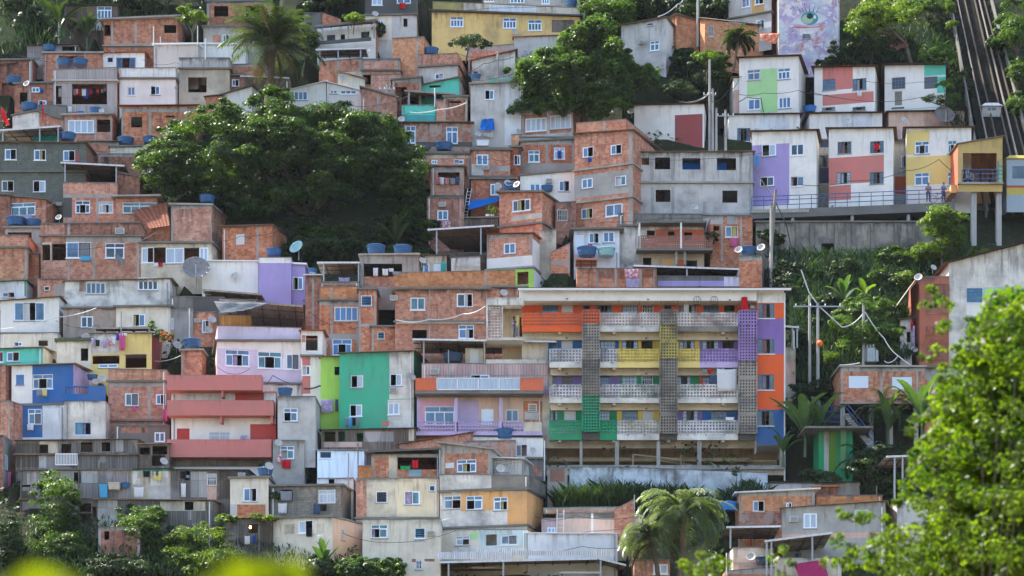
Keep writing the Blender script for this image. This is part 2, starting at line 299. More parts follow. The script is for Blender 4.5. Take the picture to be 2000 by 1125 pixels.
def make_window(parent, fr, ty, a0, b0, a1, b1, fm='fw', pane=None):
    w, h = a1-a0, b1-b0; t = .055; f = MB(); g = MB(); d0, d1 = .02, .085
    pane = pane or random.choice(PANES)
    bx = lambda x0, y0, x1, y1, e0=d0, e1=d1: fr.box(f, x0, y0, x1, y1, e0, e1)
    gp = lambda x0, y0, x1, y1, d=.055: g.quad(fr.pt(x0,y0,d), fr.pt(x1,y0,d), fr.pt(x1,y1,d), fr.pt(x0,y1,d))
    if ty == 'O': return
    if ty == 'D':
        fr.box(f, a0, b0, a1, b1, .06, .11); fr.box(f, a0+.1*w, b0+.1*h, a1-.1*w, b0+.45*h, .045, .06); fr.box(f, a0+.1*w, b0+.55*h, a1-.1*w, b1-.08*h, .045, .06)
        dr = f.build('door', fm, parent)
        k = MB(); fr.box(k, a1-.14*w, b0+.45*h, a1-.09*w, b0+.5*h, .0, .045); k.build('handle', 'met', dr); return
    if ty == 'S':
        n = max(4, int(h/.09))
        for i in range(n): fr.box(f, a0, b0+h*i/n, a1, b0+h*(i+.82)/n, .05+.0*i, .1)
        fr.box(f, a0, b0, a0+.04, b1, .03, .05); fr.box(f, a1-.04, b0, a1, b1, .03, .05); fr.box(f, a0, b0, a1, b1, .1, .12)
        f.build('shutter', fm, parent); return
    if fm == 'fw' and random.random() < .22: fm = 'fwd'
    # outer frame
    bx(a0, b0, a1, b0+t, d0-.03); bx(a0, b1-t, a1, b1); bx(a0, b0+t, a0+t, b1-t); bx(a1-t, b0+t, a1, b1-t)
    ia0, ib0, ia1, ib1 = a0+t, b0+t, a1-t, b1-t; iw = ia1-ia0
    if 'T' in ty:
        bt = ib0 + (ib1-ib0)*.73; bx(ia0, bt-t*.5, ia1, bt+t*.5)
        m = (ia0+ia1)/2; bx(m-t/2, bt+t*.5, m+t/2, ib1); gp(ia0, bt, ia1, ib1); ib1 = bt-t*.5
    k = ty[0]
    if k in 'GK':
        cols = 4
        rows = max(3, int((ib1-ib0)/.24)); xs = [ia0 + iw*i/cols for i in range(cols+1)]
        for x in xs[1:-1]: bx(x-.018, ib0, x+.018, ib1, .03, .075)
        spans = [(xs[0], xs[1]), (xs[3], xs[4])] if k == 'G' else [(xs[0], xs[4])]
        for (p, q) in spans:
            gp(p, ib0, q, ib1, .06)
            for r in range(1, rows): y = ib0+(ib1-ib0)*r/rows; bx(p, y-.016, q, y+.016, .03, .075)
    elif k == 'J':
        n = max(3, int((ib1-ib0)/.16))
        for r in range(n):
            y = ib0+(ib1-ib0)*(r+.5)/n; hh = (ib1-ib0)/n*.36
            g.quad(fr.pt(ia0, y-hh, .03), fr.pt(ia1, y-hh, .03), fr.pt(ia1, y+hh, .09), fr.pt(ia0, y+hh, .09))
    elif k == 'I':   # iron grille, open behind
        n = max(3, int(iw/.13))
        for r in range(1, n): x = ia0+iw*r/n; bx(x-.022, ib0, x+.022, ib1, .03, .07)
        bx(ia0, (ib0+ib1)/2-.02, ia1, (ib0+ib1)/2+.02, .03, .07)
    else:
        if k in 'LRB': cs = [(0, .5), (.5, 1)]; sel = {'L': [0], 'R': [1], 'B': [0, 1]}[k]
        elif k == 'C': cs = [(0, .3), (.7, 1)]; sel = [0, 1]
        else: n = int(k); cs = [(i/n, (i+1)/n) for i in range(n)]; sel = range(n)
        for i, (p, q) in enumerate(cs):
            if i not in sel: continue
            x0, x1 = ia0+iw*p, ia0+iw*q; s = .045
            bx(x0, ib0, x0+s, ib1, .025, .07); bx(x1-s, ib0, x1, ib1, .025, .07); bx(x0+s, ib0, x1-s, ib0+s, .025, .07); bx(x0+s, ib1-s, x1-s, ib1, .025, .07)
            gp(x0+s, ib0+s, x1-s, ib1-s, .05)
    o = f.build('window', fm, parent)
    if k in 'LRCG' and random.random() < .45:
        cu = MB(); q0 = {'L': .5, 'R': 0., 'C': .3, 'G': .3}[k]; q1 = q0 + random.choice((.16, .2, .45 if k in 'LR' else .2)); N_ = 8
        for i in range(N_):
            x0, x1 = ia0+iw*(q0+(q1-q0)*i/N_), ia0+iw*(q0+(q1-q0)*(i+1)/N_); e0, e1 = .16+.03*(i % 2), .16+.03*((i+1) % 2); cu.quad(fr.pt(x0, ib0, e0), fr.pt(x1, ib0, e1), fr.pt(x1, ib1, e1), fr.pt(x0, ib1, e0))
        cu.build('curtain', random.choice(['cwht', 'cwht', 'cgry', 'clil', 'cyel', 'csal']), o)
    if g.f: g.build('pane', pane, o)
    sl = MB(); fr.box(sl, a0-.06, b0-.07, a1+.06, b0-.003, -.07, .1); sl.build('sill', 'cc' if random.random() < .6 else 'white', o)
def lattice(mb, fr, a0, b0, a1, b1, d0, d1, pitch=.17, bar=.055, mi=0):
    n = max(2, round((a1-a0)/pitch)); m = max(2, round((b1-b0)/pitch))
    for i in range(n+1):
        x = a0+(a1-a0)*i/n; fr.box(mb, x-bar/2, b0, x+bar/2, b1, d0, d1, mi)
    for j in range(m+1):
        y = b0+(b1-b0)*j/m; fr.box(mb, a0, y-bar/2, a1, y+bar/2, d0+.004, d1-.004, mi)
def wavy(mb, p00, p10, p11, p01, period=.2, amp=.03, th=.012, mi=0):
    """corrugated sheet: front edge p00-p10, back edge p01-p11; the waves run front to back"""
    p00, p10, p11, p01 = map(Vector, (p00, p10, p11, p01))
    L = (p10-p00).length; n = max(6, min(420, int(L/period*4))); base = len(mb.v)
    for i in range(n+1):
        t = i/n; dz = Vector((0, 0, amp*math.cos(i*math.pi/2)))
        a, b = p00.lerp(p10, t)+dz, p01.lerp(p11, t)+dz; e = Vector((0, 0, th))
        mb.v += [tuple(a), tuple(b), tuple(a-e), tuple(b-e)]
    for i in range(n):
        a, b = base+4*i, base+4*i+4
        for f in ((a, b, b+1, a+1), (a+2, a+3, b+3, b+2), (a, a+2, b+2, b), (a+1, b+1, b+3, a+3)): mb.f.append(f); mb.m.append(mi)

# ---------------------------------------------------------------- buildings
class House: pass
HOUSES = []
def roof_d(t, x, y, back=.9):   # distance of the roof that carries something seen at this pixel
    X, Y = px(t, x, y); best = None
    for h in HOUSES:
        X0, Y0, X1, Y1, YB = h.g
        if X0-6 <= X <= X1+6:
            s = (X-X0)/max(1, X1-X0); e = abs(Y0+(Y1-Y0)*s - Y)
            if best is None or e < best[0]: best = (e, h.D0+(h.D1-h.D0)*s + back)
    return best[1] if best and best[0] < 16 else hill_d(Y) - 1.0
def wall_d(t, x, y, out=.0):    # distance of the nearest facade at this pixel
    X, Y = px(t, x, y); c = []
    for h in HOUSES:
        X0, Y0, X1, Y1, YB = h.g
        if X0-3 <= X <= X1+3:
            s = (X-X0)/max(1, X1-X0)
            if Y0+(Y1-Y0)*s-3 <= Y <= YB+4: c.append(h.D0+(h.D1-h.D0)*s)
    return (min(c) if c else hill_d(Y)) - out
def H(name, label, t, rect, m, win='', paint='', roof='f', rz=0., dep=None, D=None, dd=0., side=None, ledge='', cols='', cat='house',
      rwin='', rpaint='', lpaint='', fm='fw', slab='cm', ext=2.0, oh=.2, pane=None, group=None, rs=0.05, ls=None, rm=None, thick=.14, colw=8):
    x0, yt0, x1, yt1, yb = rect
    X0, Y0 = px(t, x0, yt0); X1, Y1 = px(t, x1, yt1); YB = px(t, 0, yb)[1]
    D0 = (D if D is not None else hill_d(YB)) + dd; D1 = D0 + rz
    h = House(); h.t = t; h.D0 = D0; h.D1 = D1; h.g = (X0, Y0, X1, Y1, YB); HOUSES.append(h)
    A, B = Vector(((X0-1000)/F*D0, D0)), Vector(((X1-1000)/F*D1, D1))
    W = (B-A).length; u = (B-A)/W; v = Vector((-u.y, u.x)); th = math.atan2(u.y, u.x)
    zb = (HY-YB)/F*(D0+D1)/2 - ext
    z0, z1 = (HY-Y0)/F*D0 - zb, (HY-Y1)/F*D1 - zb
    if dep is None: dep = min(7., max(3.2, (YB-min(Y0, Y1))*.049 + 1.2))
    h.A, h.u, h.v, h.W, h.zb, h.dep, h.z0, h.z1 = A, u, v, W, zb, dep, z0, z1
    root = empty(name, (A.x, A.y, zb), th); h.root = root; h.cut = dep; h.floor = zb + ext - .5
    tag(root, label, cat, group)
    fF = Frame((0, 0, 0), (1, 0, 0), (0, 1, 0)); fR = Frame((W, 0, 0), (0, 1, 0), (-1, 0, 0)); fL = Frame((0, dep, 0), (0, -1, 0), (1, 0, 0))
    h.fF, h.fR, h.fL = fF, fR, fL
    def to(O, d, x, y):     # pixel -> (distance along the wall d from O, height)
        X, Y = px(t, x, y); r = Vector(((X-1000)/F, 1.))
        det = r.x*(-d.y) + d.x*r.y
        k = (O.x*(-d.y) + d.x*O.y)/det; s = (r.x*O.y - r.y*O.x)/det*-1
        s = ((r*k) - O).dot(d)
        return s, (HY-Y)/F*k - zb
    h.at = lambda x, y: to(A, u, x, y)
    h.atR = lambda x, y: to(B, v, x, y)
    Lc = A + v*dep
    h.atL = lambda x, y: to(Lc, -v, x, y)
    mats = []
    def mi(n):
        if n not in mats: mats.append(n)
        return mats.index(n)
    base = mi(m)
    def rects(s, at, A_):
        out = []
        for w in filter(None, (k.strip() for k in s.split(';'))):
            q = w.split(); c = [float(k) for k in q[-4:]]
            a, b = at(c[0], c[3]); e, g = at(c[2], c[1])
            if a > e: a, e = e, a
            out.append((q[0], q[1] if len(q) > 5 else None, a, b, e, g))
        return out
    auto = []
    if m in ('bk', 'bd', 'bo', 'bp') and not cols and W > 2.6 and random.random() < .8:
        zm_ = min(z0, z1); auto = [(mi('cc'), 0, 0, .2, zm_), (mi('cc'), W-.2, 0, W, zm_), (mi('cc'), 0, zm_-.2, W, zm_)] + ([(mi('cc'), W*.5-.1, 0, W*.5+.1, zm_)] if W > 5.5 and not win else [])
    def do_face(fr, L, za, zc, at, ws, ps, bm):
        ws = [w for w in rects(ws, at, L) if w[4]-w[2] > .18 and w[5]-w[3] > .12]; pp = (auto if fr is fF else []) + [(mi(p[0]), *p[2:]) for p in rects(ps, at, L)]
        face_grid(mb, fr, L, za, zc, [w[2:] for w in ws], pp, bm)
        return ws
    mb = MB()
    pc = ''
    if cols:
        for c in nums(cols): pc += f';cc {c-colw} {min(yt0,yt1)-200} {c+colw} {yb+60}'
    ws = do_face(fF, W, z0, z1, h.at, win, (pc + ';' + paint), base)
    sm = mi(side or m)
    wr = do_face(fR, dep, z1, z1, h.atR, rwin, rpaint, mi(side or m))
    do_face(fL, dep, z0, z0, h.atL, '', lpaint, mi(ls or side or m))
    mb.quad((0, dep, 0), (W, dep, 0), (W, dep, z1), (0, dep, z0), sm)
    if roof in ('n', 'f'): mb.quad((0, 0, z0-.01), (W, 0, z1-.01), (W, dep, z1-.01), (0, dep, z0-.01), sm)
    mb.build('wall', mats, root)
    for fr, lst in ((fF, ws), (fR, wr)):
        for w in lst: make_window(root, fr, w[0], *w[2:], fm=w[1] or fm, pane=pane)
    if W > 3 and random.random() < .34:
        dp = MB(); a_ = random.choice((.22, W-.22)); dp.tube([(a_, -.07, 0), (a_, -.07, min(z0, z1)-.15), (a_, .05, min(z0, z1)-.1)], .05, 6); dp.build('drainpipe', random.choice(['pipe', 'pipe', 'met']), root)
    # roof
    r = MB(); o2 = oh*.8
    s = (z1-z0)/W
    if roof == 'f':
        th_ = thick
        r.hexa([(-o2, -oh, z0-s*o2), (W+o2, -oh, z1+s*o2), (W+o2, dep+.05, z1+s*o2), (-o2, dep+.05, z0-s*o2)] + [(-o2, -oh, z0-s*o2+th_), (W+o2, -oh, z1+s*o2+th_), (W+o2, dep+.05, z1+s*o2+th_), (-o2, dep+.05, z0-s*o2+th_)])
        r.build('roof', rm or slab, root)
    elif roof in ('c', 't'):
        ov = max(oh, .35); e = .03
        p = [(-ov*.7, -ov, z0-s*ov*.7+e), (W+ov*.7, -ov, z1+s*ov*.7+e), (W+ov*.7, dep+.1, z1+s*ov*.7+e+rs*(dep+ov)), (-ov*.7, dep+.1, z0-s*ov*.7+e+rs*(dep+ov))]
        wavy(r, *p, period=.22 if roof == 't' else .18, amp=.035 if roof == 't' else .028)
        r.build('roof', rm or ('tile' if roof == 't' else 'fibro'), root)
    elif roof == 'n':
        r.hexa([(-.02, -.03, z0), (W+.02, -.03, z1), (W+.02, .15, z1), (-.02, .15, z0), (-.02, -.03, z0+.06), (W+.02, -.03, z1+.06), (W+.02, .15, z1+.06), (-.02, .15, z0+.06)])
        r.hexa([(W-.15, .15, z1), (W+.02, .15, z1), (W+.02, dep, z1), (W-.15, dep, z1), (W-.15, .15, z1+.06), (W+.02, .15, z1+.06), (W+.02, dep, z1+.06), (W-.15, dep, z1+.06)])
        r.build('parapet_cap', rm or 'cm', root)
    for l in filter(None, (k.strip() for k in ledge.split(';'))):
        q = nums(l); b = MB()
        if len(q) == 1: a0, a1, zz = -.12, W+.12, h.at((x0+x1)/2, q[0])[1]; full = True
        else: a0, zz = h.at(q[0], q[2]); a1 = h.at(q[1], q[2])[0]; full = a1 > W-.3
        zz0, zz1 = zz, zz
        b.hexa([(a0, -.24, zz0-.07), (a1, -.24, zz1-.07), (a1, -.003, zz1-.07), (a0, -.003, zz0-.07), (a0, -.24, zz0+.07), (a1, -.24, zz1+.07), (a1, -.003, zz1+.07), (a0, -.003, zz0+.07)])
        if full: b.box(W+.003, -.003, zz-.07, W+.2, dep, zz+.07)
        b.build('ledge', slab, root)
    return h
def canopy(h, x0, y0, x1, y1, ybk0, ybk1=None, depth=4.0, posts='', yp=None, m='tin', g='tinw', front=.0, ribs=4, period=.16, off=0., pm='met'):
    """sheet roof on posts, a part of house h: front edge and back edge are read from the photo, the sheet runs back by depth"""
    t = h.t; ybk1 = ybk0 if ybk1 is None else ybk1
    D0 = h.D0 - front
    inv = h.root.matrix_basis.inverted(); h.cut = max(h.cut, depth + .4)
    a, b = W3(t, x0, y0, D0), W3(t, x1, y1, D0 + (h.D1-h.D0))
    def bk(p, yy): return Vector((p.x + off, p.y + depth, (HY - px(t, 0, yy)[1])/F*(p.y+depth)))
    c, d = bk(b, ybk1), bk(a, ybk0)
    a, b, c, d = (inv @ q for q in (a, b, c, d))
    r = MB(); wavy(r, a, b, c, d, period, .022); o = r.build('canopy', m, h.root)
    f = MB(); L = (b-a)
    e = Vector((0, 0, .11)); n = Vector((0, .1, 0))
    f.hexa([a-e-n, b-e-n, b-e, a-e, a+e*.3-n, b+e*.3-n, b+e*.3, a+e*.3]); f.build('gutter', g, o)
    k = MB()
    for i in range(ribs):
        s = (i+.5)/ribs; p, q = a.lerp(b, s), d.lerp(c, s); w = Vector((.035, 0, 0)); z = Vector((0, 0, -.03)); zz = Vector((0, 0, -.13))
        k.hexa([p-w+zz, p+w+zz, q+w+zz, q-w+zz, p-w+z, p+w+z, q+w+z, q-w+z])
    for s in (.25, .6):
        p, q = a.lerp(d, s), b.lerp(c, s); w = Vector((0, .03, 0)); k.hexa([p-w+Vector((0,0,-.1)), q-w+Vector((0,0,-.1)), q+w+Vector((0,0,-.1)), p+w+Vector((0,0,-.1)), p-w-Vector((0,0,.035)), q-w-Vector((0,0,.035)), q+w-Vector((0,0,.035)), p+w-Vector((0,0,.035))])
    k.build('rafter', 'rust', o)
    if posts:
        for x in nums(posts):
            s = (x-x0)/(x1-x0); p = a.lerp(b, s); zb = (inv @ W3(t, x, yp, D0)).z; mbp = MB()
            mbp.box(p.x-.06, p.y+.02, zb, p.x+.06, p.y+.14, p.z-.03); mbp.build('post', pm, h.root)
    return o
def extra(h, name, m, boxes, d0=0., d1=.2, parent=None):
    """small built parts on a facade, each box read from the photo: x0 y0 x1 y1"""
    for bxs in boxes.split(';'):
        q = nums(bxs); a, b = h.at(q[0], q[3]); c, d = h.at(q[2], q[1]); mb = MB(); h.fF.box(mb, a, b, c, d, d0, d1); o = mb.build(name, m, parent or h.root)
    return o
# further paints
SPEC['iris1'] = (plaster, (.05, .30, .32), .3)
SPEC['iris2'] = (plaster, (.38, .52, .36), .3)
SPEC['ink'] = (plaster, (.02, .03, .05), .1)
SPEC['te2'] = (plaster, (.34, .55, .50), .45)
SPEC['pbs'] = (plaster, (.50, .58, .64), .85)
SPEC['ogl2'] = (wood, (.32, .15, .05), (.40, .22, .08), .3, .2)
SPEC['pkc'] = (brick, (.42, .28, .24), (.48, .34, .29), (.42, .3, .26), .9, .5)
SPEC['grs2'] = (plaster, (.06, .09, .03), .9)
SPEC['te3'] = (plaster, (.08, .50, .42), .4)
SPEC['pk2'] = (plaster, (.46, .38, .37), .6)
SPEC['shy'] = (sheet, (.62, .72, .84), .06, .28, .35)
SPEC['crd2'] = (plaster, (.70, .60, .42), .3)
SPEC['cteal2'] = (plaster, (.28, .46, .56), .7)
SPEC['aq'] = (plaster, (.50, .62, .62), .4)
SPEC['tile2'] = (brick, (.22, .055, .02), (.34, .10, .04), (.10, .03, .015), 0, .2)
SPEC['li_shade'] = (plaster, (.10, .20, .02), .4)  # lime with the wall's deep shade put into its colour
SPEC['lig_shade'] = (plaster, (.10, .25, .09), .4)  # column green, darkened for the same shade
SPEC['bed2'] = (sheet, (.035, .03, .025), .4, .9)  # sleepers, coloured dark for the shade on the track
SPEC['sta'] = (plaster, (.52, .37, .13), .25)
SPEC['ort'] = (plaster, (.40, .125, .075), .5)
# ================================================================ HOUSES, top left
H('wooden_shack', 'grey plank shack under the dark trees, topmost at the left, with one white four-pane window', 'a1', (430, 42, 895, 45, 230), 'wob', '4T 735 48 845 142', roof='c', rm='tind', cat='shack', paint='gl 690 150 895 230')
H('brick_house', 'brick house with open porches at both ends under one thin pale roof slab', 'a1', (785, 160, 1345, 135, 390), 'bk', 'O 788 188 838 272; O 1243 188 1335 250', cols='850 1030', paint='cc 840 330 1345 360', dep=5, oh=.5, slab='cc', ledge='350')
H('wooden_shack', 'low weathered tin and plank shed left of the brick house with two porches', 'a1', (205, 348, 590, 340, 445), 'wop', 'O 470 350 590 385', roof='c', rm='tind', cat='shack')
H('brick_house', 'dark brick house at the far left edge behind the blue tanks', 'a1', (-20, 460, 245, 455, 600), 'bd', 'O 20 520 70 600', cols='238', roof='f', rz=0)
H('brick_house', 'open-fronted brick house with a dark loggia behind two blue tanks', 'a1', (330, 405, 775, 405, 535), 'bk', 'O 445 425 640 520', cols='430 645', roof='f', slab='cc')
tw = H('plaster_house', 'small white upper house with tiled roof rim and dark three-part window', 'a1', (772, 405, 1095, 398, 520), 'w', 'J 815 435 855 473; C 880 436 1027 523', roof='t', side='bp', fm='fb', dep=4, oh=.1, pane='gk')
H('tiled_house', 'white house faced with square tiles and a dark ledge between its storeys', 'a1', (905, 518, 1330, 515, 792), 'w', 'B 965 655 1025 725; R 1140 650 1212 720', roof='n', ledge='596', dep=6)
bt = H('terrace_house', 'beige plank-faced house with a wide open laundry loggia and brick side', 'a1', (402, 530, 885, 512, 832), 'stone', 'O 415 650 467 790; O 545 635 810 790', roof='n', side='bk', ledge='612', slab='bg', dep=6)
H('plaster_house', 'plain beige windowless block with flat top above the cream house', 'a1', (1165, 342, 1500, 338, 525), 'bg', roof='f', slab='white', rz=-.6, dep=4)
H('plaster_house', 'long plain white wall beside the plain beige block, left of the palm', 'a1', (1505, 338, 1860, 342, 490), 'w', roof='f', slab='white')
H('plaster_house', 'cream house with a grey parapet and a dark wide opening, left of the palm', 'a1', (1355, 440, 1740, 440, 705), 'crd', 'O 1425 585 1565 700; O 1480 300 1481 301', roof='n', paint='gl 1355 440 1740 520', ledge='522', dep=4.5)
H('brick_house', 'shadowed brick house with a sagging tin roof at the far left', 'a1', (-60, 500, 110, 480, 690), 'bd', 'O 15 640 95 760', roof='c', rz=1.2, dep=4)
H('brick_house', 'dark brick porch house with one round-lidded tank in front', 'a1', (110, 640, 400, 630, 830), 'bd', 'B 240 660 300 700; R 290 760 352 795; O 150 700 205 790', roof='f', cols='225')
H('concrete_terrace', 'small dark concrete roof terrace behind the red flags', 'a1', (295, 795, 500, 800, 880), 'cm', roof='n', cat='terrace', dep=3)
H('plaster_house', 'white gabled shed wall beside the red flag', 'a1', (95, 880, 300, 840, 985), 'wd', roof='f', side='gd', dep=4)
H('brick_house', 'sloping brick wall between the red flag and the glazed terrace', 'a1', (300, 850, 485, 915, 1000), 'bk', roof='f', dep=3, cols='470')
gt = H('terrace_house', 'house with a glazed terrace room under a concrete slab loaded with pots', 'a1', (485, 880, 850, 870, 1040), 'bk', '4 515 908 712 1010; O 735 905 835 1000', cols='500 722 845', slab='cc', oh=.4, pane='gc')
H('brick_house', 'brick house with one square dark opening, just left of the great round tree', 'a1', (920, 805, 1500, 800, 1075), 'bk', 'O 993 885 1077 965; O 1255 875 1320 890', cols='925 1137 1410', roof='t', paint='cc 920 825 1500 850', dep=5)
H('brick_house', 'small brick gable with thin roof sheets behind the two front tanks', 'a1', (600, 1075, 900, 1075, 1180), 'bk', roof='c', dep=3)
H('plaster_house', 'low cream wall carrying two blue tanks beside the great tree', 'a2', (835, 68, 1160, 65, 160), 'cr', roof='f', slab='cm')
H('brick_house', 'dark brick wall house under the cream wall with two tanks', 'a2', (745, 122, 1100, 118, 215), 'bd', roof='n', dep=3)
dg = H('block_house', 'dark green-grey block house with five windows in two rows', 'a2', (-40, 34, 650, 38, 470), 'bgr', 'L 36 81 124 163; L 257 86 347 167; L 478 91 568 173; L 12 320 105 403; R 250 320 345 408', roof='c', side='bk', ledge='255', slab='gd', dep=6)
extra(dg, 'shutter', 'red', '570 112 608 180', -.06, 0)
canopy(dg, 0, 985-1047, 460, 955-1047, 1065-1047, depth=4, posts='20 300 440', yp=30, front=-.4)
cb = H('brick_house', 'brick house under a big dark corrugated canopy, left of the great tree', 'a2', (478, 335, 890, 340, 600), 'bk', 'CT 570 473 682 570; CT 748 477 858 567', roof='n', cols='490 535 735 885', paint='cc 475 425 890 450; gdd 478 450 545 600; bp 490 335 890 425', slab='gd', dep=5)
canopy(cb, 460, 183, 945, 207, 335, depth=4.5, posts='492 880', yp=335, m='tind', ribs=5)
H('brick_house', 'tall plain brick pier house between the canopy and the great tree', 'a2', (890, 262, 1060, 300, 600), 'bd', dep=3.5, dd=.6, roof='f')
H('glazed_house', 'veranda house with a long strip of white glazing beside the tiled roof fragment', 'a2', (880, 452, 1190, 448, 640), 'bk', '4T 927 487 1185 570', roof='f', slab='cc', dep=3, oh=.5)
lb = H('brick_house', 'small brick house with a wide four-pane window over hanging wash', 'a2', (78, 442, 345, 468, 640), 'bk', '3T 80 485 268 592', roof='c', dep=4, rz=-.5)
H('brick_house', 'blackened brick house end at the far left below the dark block house', 'a2', (-40, 428, 80, 432, 660), 'bd', dep=3)
H('concrete_terrace', 'concrete frame terrace carrying two blue tanks at the left', 'a2', (40, 680, 310, 680, 780), 'cc', 'O 60 712 240 770', roof='f', slab='cc', cat='terrace', dep=3)
H('brick_house', 'plain brick house with a pinkish parapet band, far left edge', 'a2', (-60, 735, 210, 735, 1075), 'bk', roof='n', ledge='828', cols='195', paint='bp -60 735 210 825', dep=4)
H('brick_house', 'narrow recessed brick house with a blackened upper corner', 'a2', (196, 872, 292, 872, 1080), 'bd', dep=3, roof='n', dd=.5)
H('plaster_house', 'pale green house with a small open window at the far left edge', 'a3', (-40, 2, 195, -5, 150), 'pb', 'L 15 78 112 122', paint='gna 185 -40 300 110', roof='c', rm='ted', dep=4)
H('brick_house', 'low brick strip with a vent grid between the pale green and cracked houses', 'a3', (285, -20, 490, -20, 130), 'bk', 'J 333 35 375 68', roof='n', dep=3, cols='290', paint='cc 410 20 490 110')
mb_ = H('brick_house', 'broad brick house with an open stairwell, mossy parapet and outdoor cooling unit', 'a2', (308, 648, 1068, 640, 1010), 'bk', 'O 395 800 500 925; O 320 805 380 925; L 500 785 690 908; BT 797 795 942 908', roof='n', ledge='742', cols='520 712 1045', paint='cc 500 750 1068 785; bd 530 648 1068 740; crd 320 790 390 930; bp 308 930 500 1035', dep=5)
extra(mb_, 'balcony_tray', 'csky', '617 900 688 932', -.3, -.003)
rb = H('brick_house', 'brick upper room framed in grey concrete above the cream glazed veranda', 'a2', (1295, 505, 1605, 510, 785), 'bk', roof='f', slab='cc', cols='1303 1605', paint='cc 1280 505 1620 540', rz=-.6, dep=5, dd=-.3)
H('brick_house', 'low brick room with the tilted tile roof fragment beside the framed brick room', 'a2', (1075, 655, 1290, 660, 790), 'bk', roof='n', dep=4)
cv = H('glazed_house', 'cream veranda house with sliding glazing below the framed brick room', 'a2', (1068, 798, 1605, 798, 1010), 'crd', 'L 1072 825 1165 945; O 1165 825 1255 945; B 1255 828 1392 950; O 1395 828 1508 930; B 1510 826 1578 930', roof='f', rz=-.6, dep=5, pane='gc', oh=.3)
H('brick_house', 'small brick house with one boarded window right below the great tree', 'b2', (133, 672, 510, 660, 900), 'bk', 'S 235 722 300 808', roof='c', cols='400', rz=-1.0, dep=4, dd=-.5, fm='fwd')
wh_ = H('plaster_house', 'long white streaked wall behind the big mesh satellite dish', 'b2', (-20, 932, 405, 935, 1150), 'w', roof='f', slab='white', thick=.08, dep=5)
pu_ = H('plaster_house', 'lilac block house with white top band and one blue-framed window', 'b2', (408, 905, 655, 905, 1240), 'pu', 'O 500 0 501 1', roof='n', paint='w 408 880 655 945', dep=5)
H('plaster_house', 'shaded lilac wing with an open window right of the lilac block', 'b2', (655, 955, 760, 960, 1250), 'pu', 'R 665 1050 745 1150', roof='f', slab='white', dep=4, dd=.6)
# ---------------- top middle left
H('brick_house', 'brick house with two barred openings above the palm', 'b1', (15, 18, 500, 12, 195), 'bk', 'O 70 45 178 125; O 310 45 415 125', roof='f', paint='bd 0 125 500 200', dep=4, dd=1)
H('plaster_house', 'grey rendered storey with two half open blue windows left of the palm', 'b1', (-10, 205, 440, 205, 345), 'gy', 'L 133 260 185 322; R 345 250 410 318', roof='f', paint='bk 60 265 120 325; bk 240 215 430 250', dep=4)
H('brick_house', 'brick parapet house behind the trunk of the palm', 'b1', (122, 490, 460, 485, 575), 'bp', roof='n', dep=3.5)
H('brick_house', 'low brick room with one blue window left of the palm trunk', 'b1', (130, 575, 305, 575, 680), 'bd', 'L 205 600 260 655', roof='f', dep=4)
bc = H('tin_shed', 'tin awning shed just behind the palm trunk', 'b1', (300, 600, 640, 610, 700), 'wob', roof='n', cat='shed', dep=3)
canopy(bc, 270, 575, 640, 590, 650, depth=3, m='tin')
H('plaster_house', 'white gable wall house with brown tiled verge at the foot of the palm', 'b1', (130, 720, 355, 655, 800), 'w', 'J 392 700 415 715', roof='c', dep=5, rz=-.7, side='cr')
H('brick_house', 'brick side of the low gabled house left of the great tree top', 'b1', (10, 735, 135, 722, 820), 'bk', roof='c', dep=3)
dh = H('plaster_house', 'tall blackened house at the very top with two open windows', 'b1', (1215, -60, 1605, -60, 118), 'gdd', 'B 1265 -30 1345 40; B 1455 -30 1560 28', roof='f', dep=6, side='gd')
H('plaster_house', 'grey and cream lower storey with a red door under the blackened house', 'b1', (1215, 122, 1605, 115, 300), 'gl', 'L 1315 150 1350 190; D rd 1460 138 1535 202' if 0 else 'B 1310 152 1352 190; O 1505 140 1535 202', paint='cr 1215 100 1415 300', dep=5)
vh = H('veranda_house', 'long white house with a shady veranda and brick side wall below the top', 'b1', (850, 205, 1295, 158, 325), 'w', 'I 925 262 988 312; O 1028 258 1062 302; I 1183 237 1247 290', roof='f', side='bk', dep=6, rz=-1.2, dd=.5, fm='fg')
canopy(vh, 838, 203, 1300, 153, 215, 178, depth=.9, front=1.3, posts='890 1085 1282', yp=320, m='fibro', g='cm', ribs=6, pm='cc')
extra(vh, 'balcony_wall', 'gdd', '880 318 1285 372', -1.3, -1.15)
H('concrete_house', 'small dark concrete box with brick ends under the high stilts', 'b1', (750, 100, 885, 100, 190), 'gd', roof='n', dep=3, cat='house')
H('brick_house', 'stepped little brick wall house right of the dark concrete box', 'b1', (888, 96, 1030, 150, 200), 'bk', roof='n', dep=3)
H('brick_house', 'big bright brick house with an open roof terrace right of the metal awning', 'b1', (1420, 292, 1660, 278, 560), 'bo', roof='n', cols='1605', side='bo', dep=6, rz=-.6)
H('brick_house', 'long brick parapet house in front of the bright brick house', 'b1', (1190, 450, 1480, 445, 660), 'bp', 'O 1200 565 1258 640', roof='n', ledge='535', dep=4)
aw = H('brick_house', 'brick house beneath the light metal awning above the great tree', 'b1', (865, 470, 1190, 440, 620), 'bk', roof='n', cols='1008 1180', dep=5, paint='crd 1010 540 1190 620', rz=-.6)
canopy(aw, 840, 375, 1220, 365, 440, 432, depth=3.5, posts='870 1010 1180', yp=520, m='tin', ribs=4)
H('brick_house', 'low brick house with pale top strip beside the awning house', 'b1', (1260, 570, 1490, 562, 680), 'bp', roof='n', dep=4)
H('plaster_house', 'narrow cream house front with a dish, under the awning house', 'b1', (1010, 545, 1212, 600, 700), 'cr', roof='c', dep=4, dd=-.3)
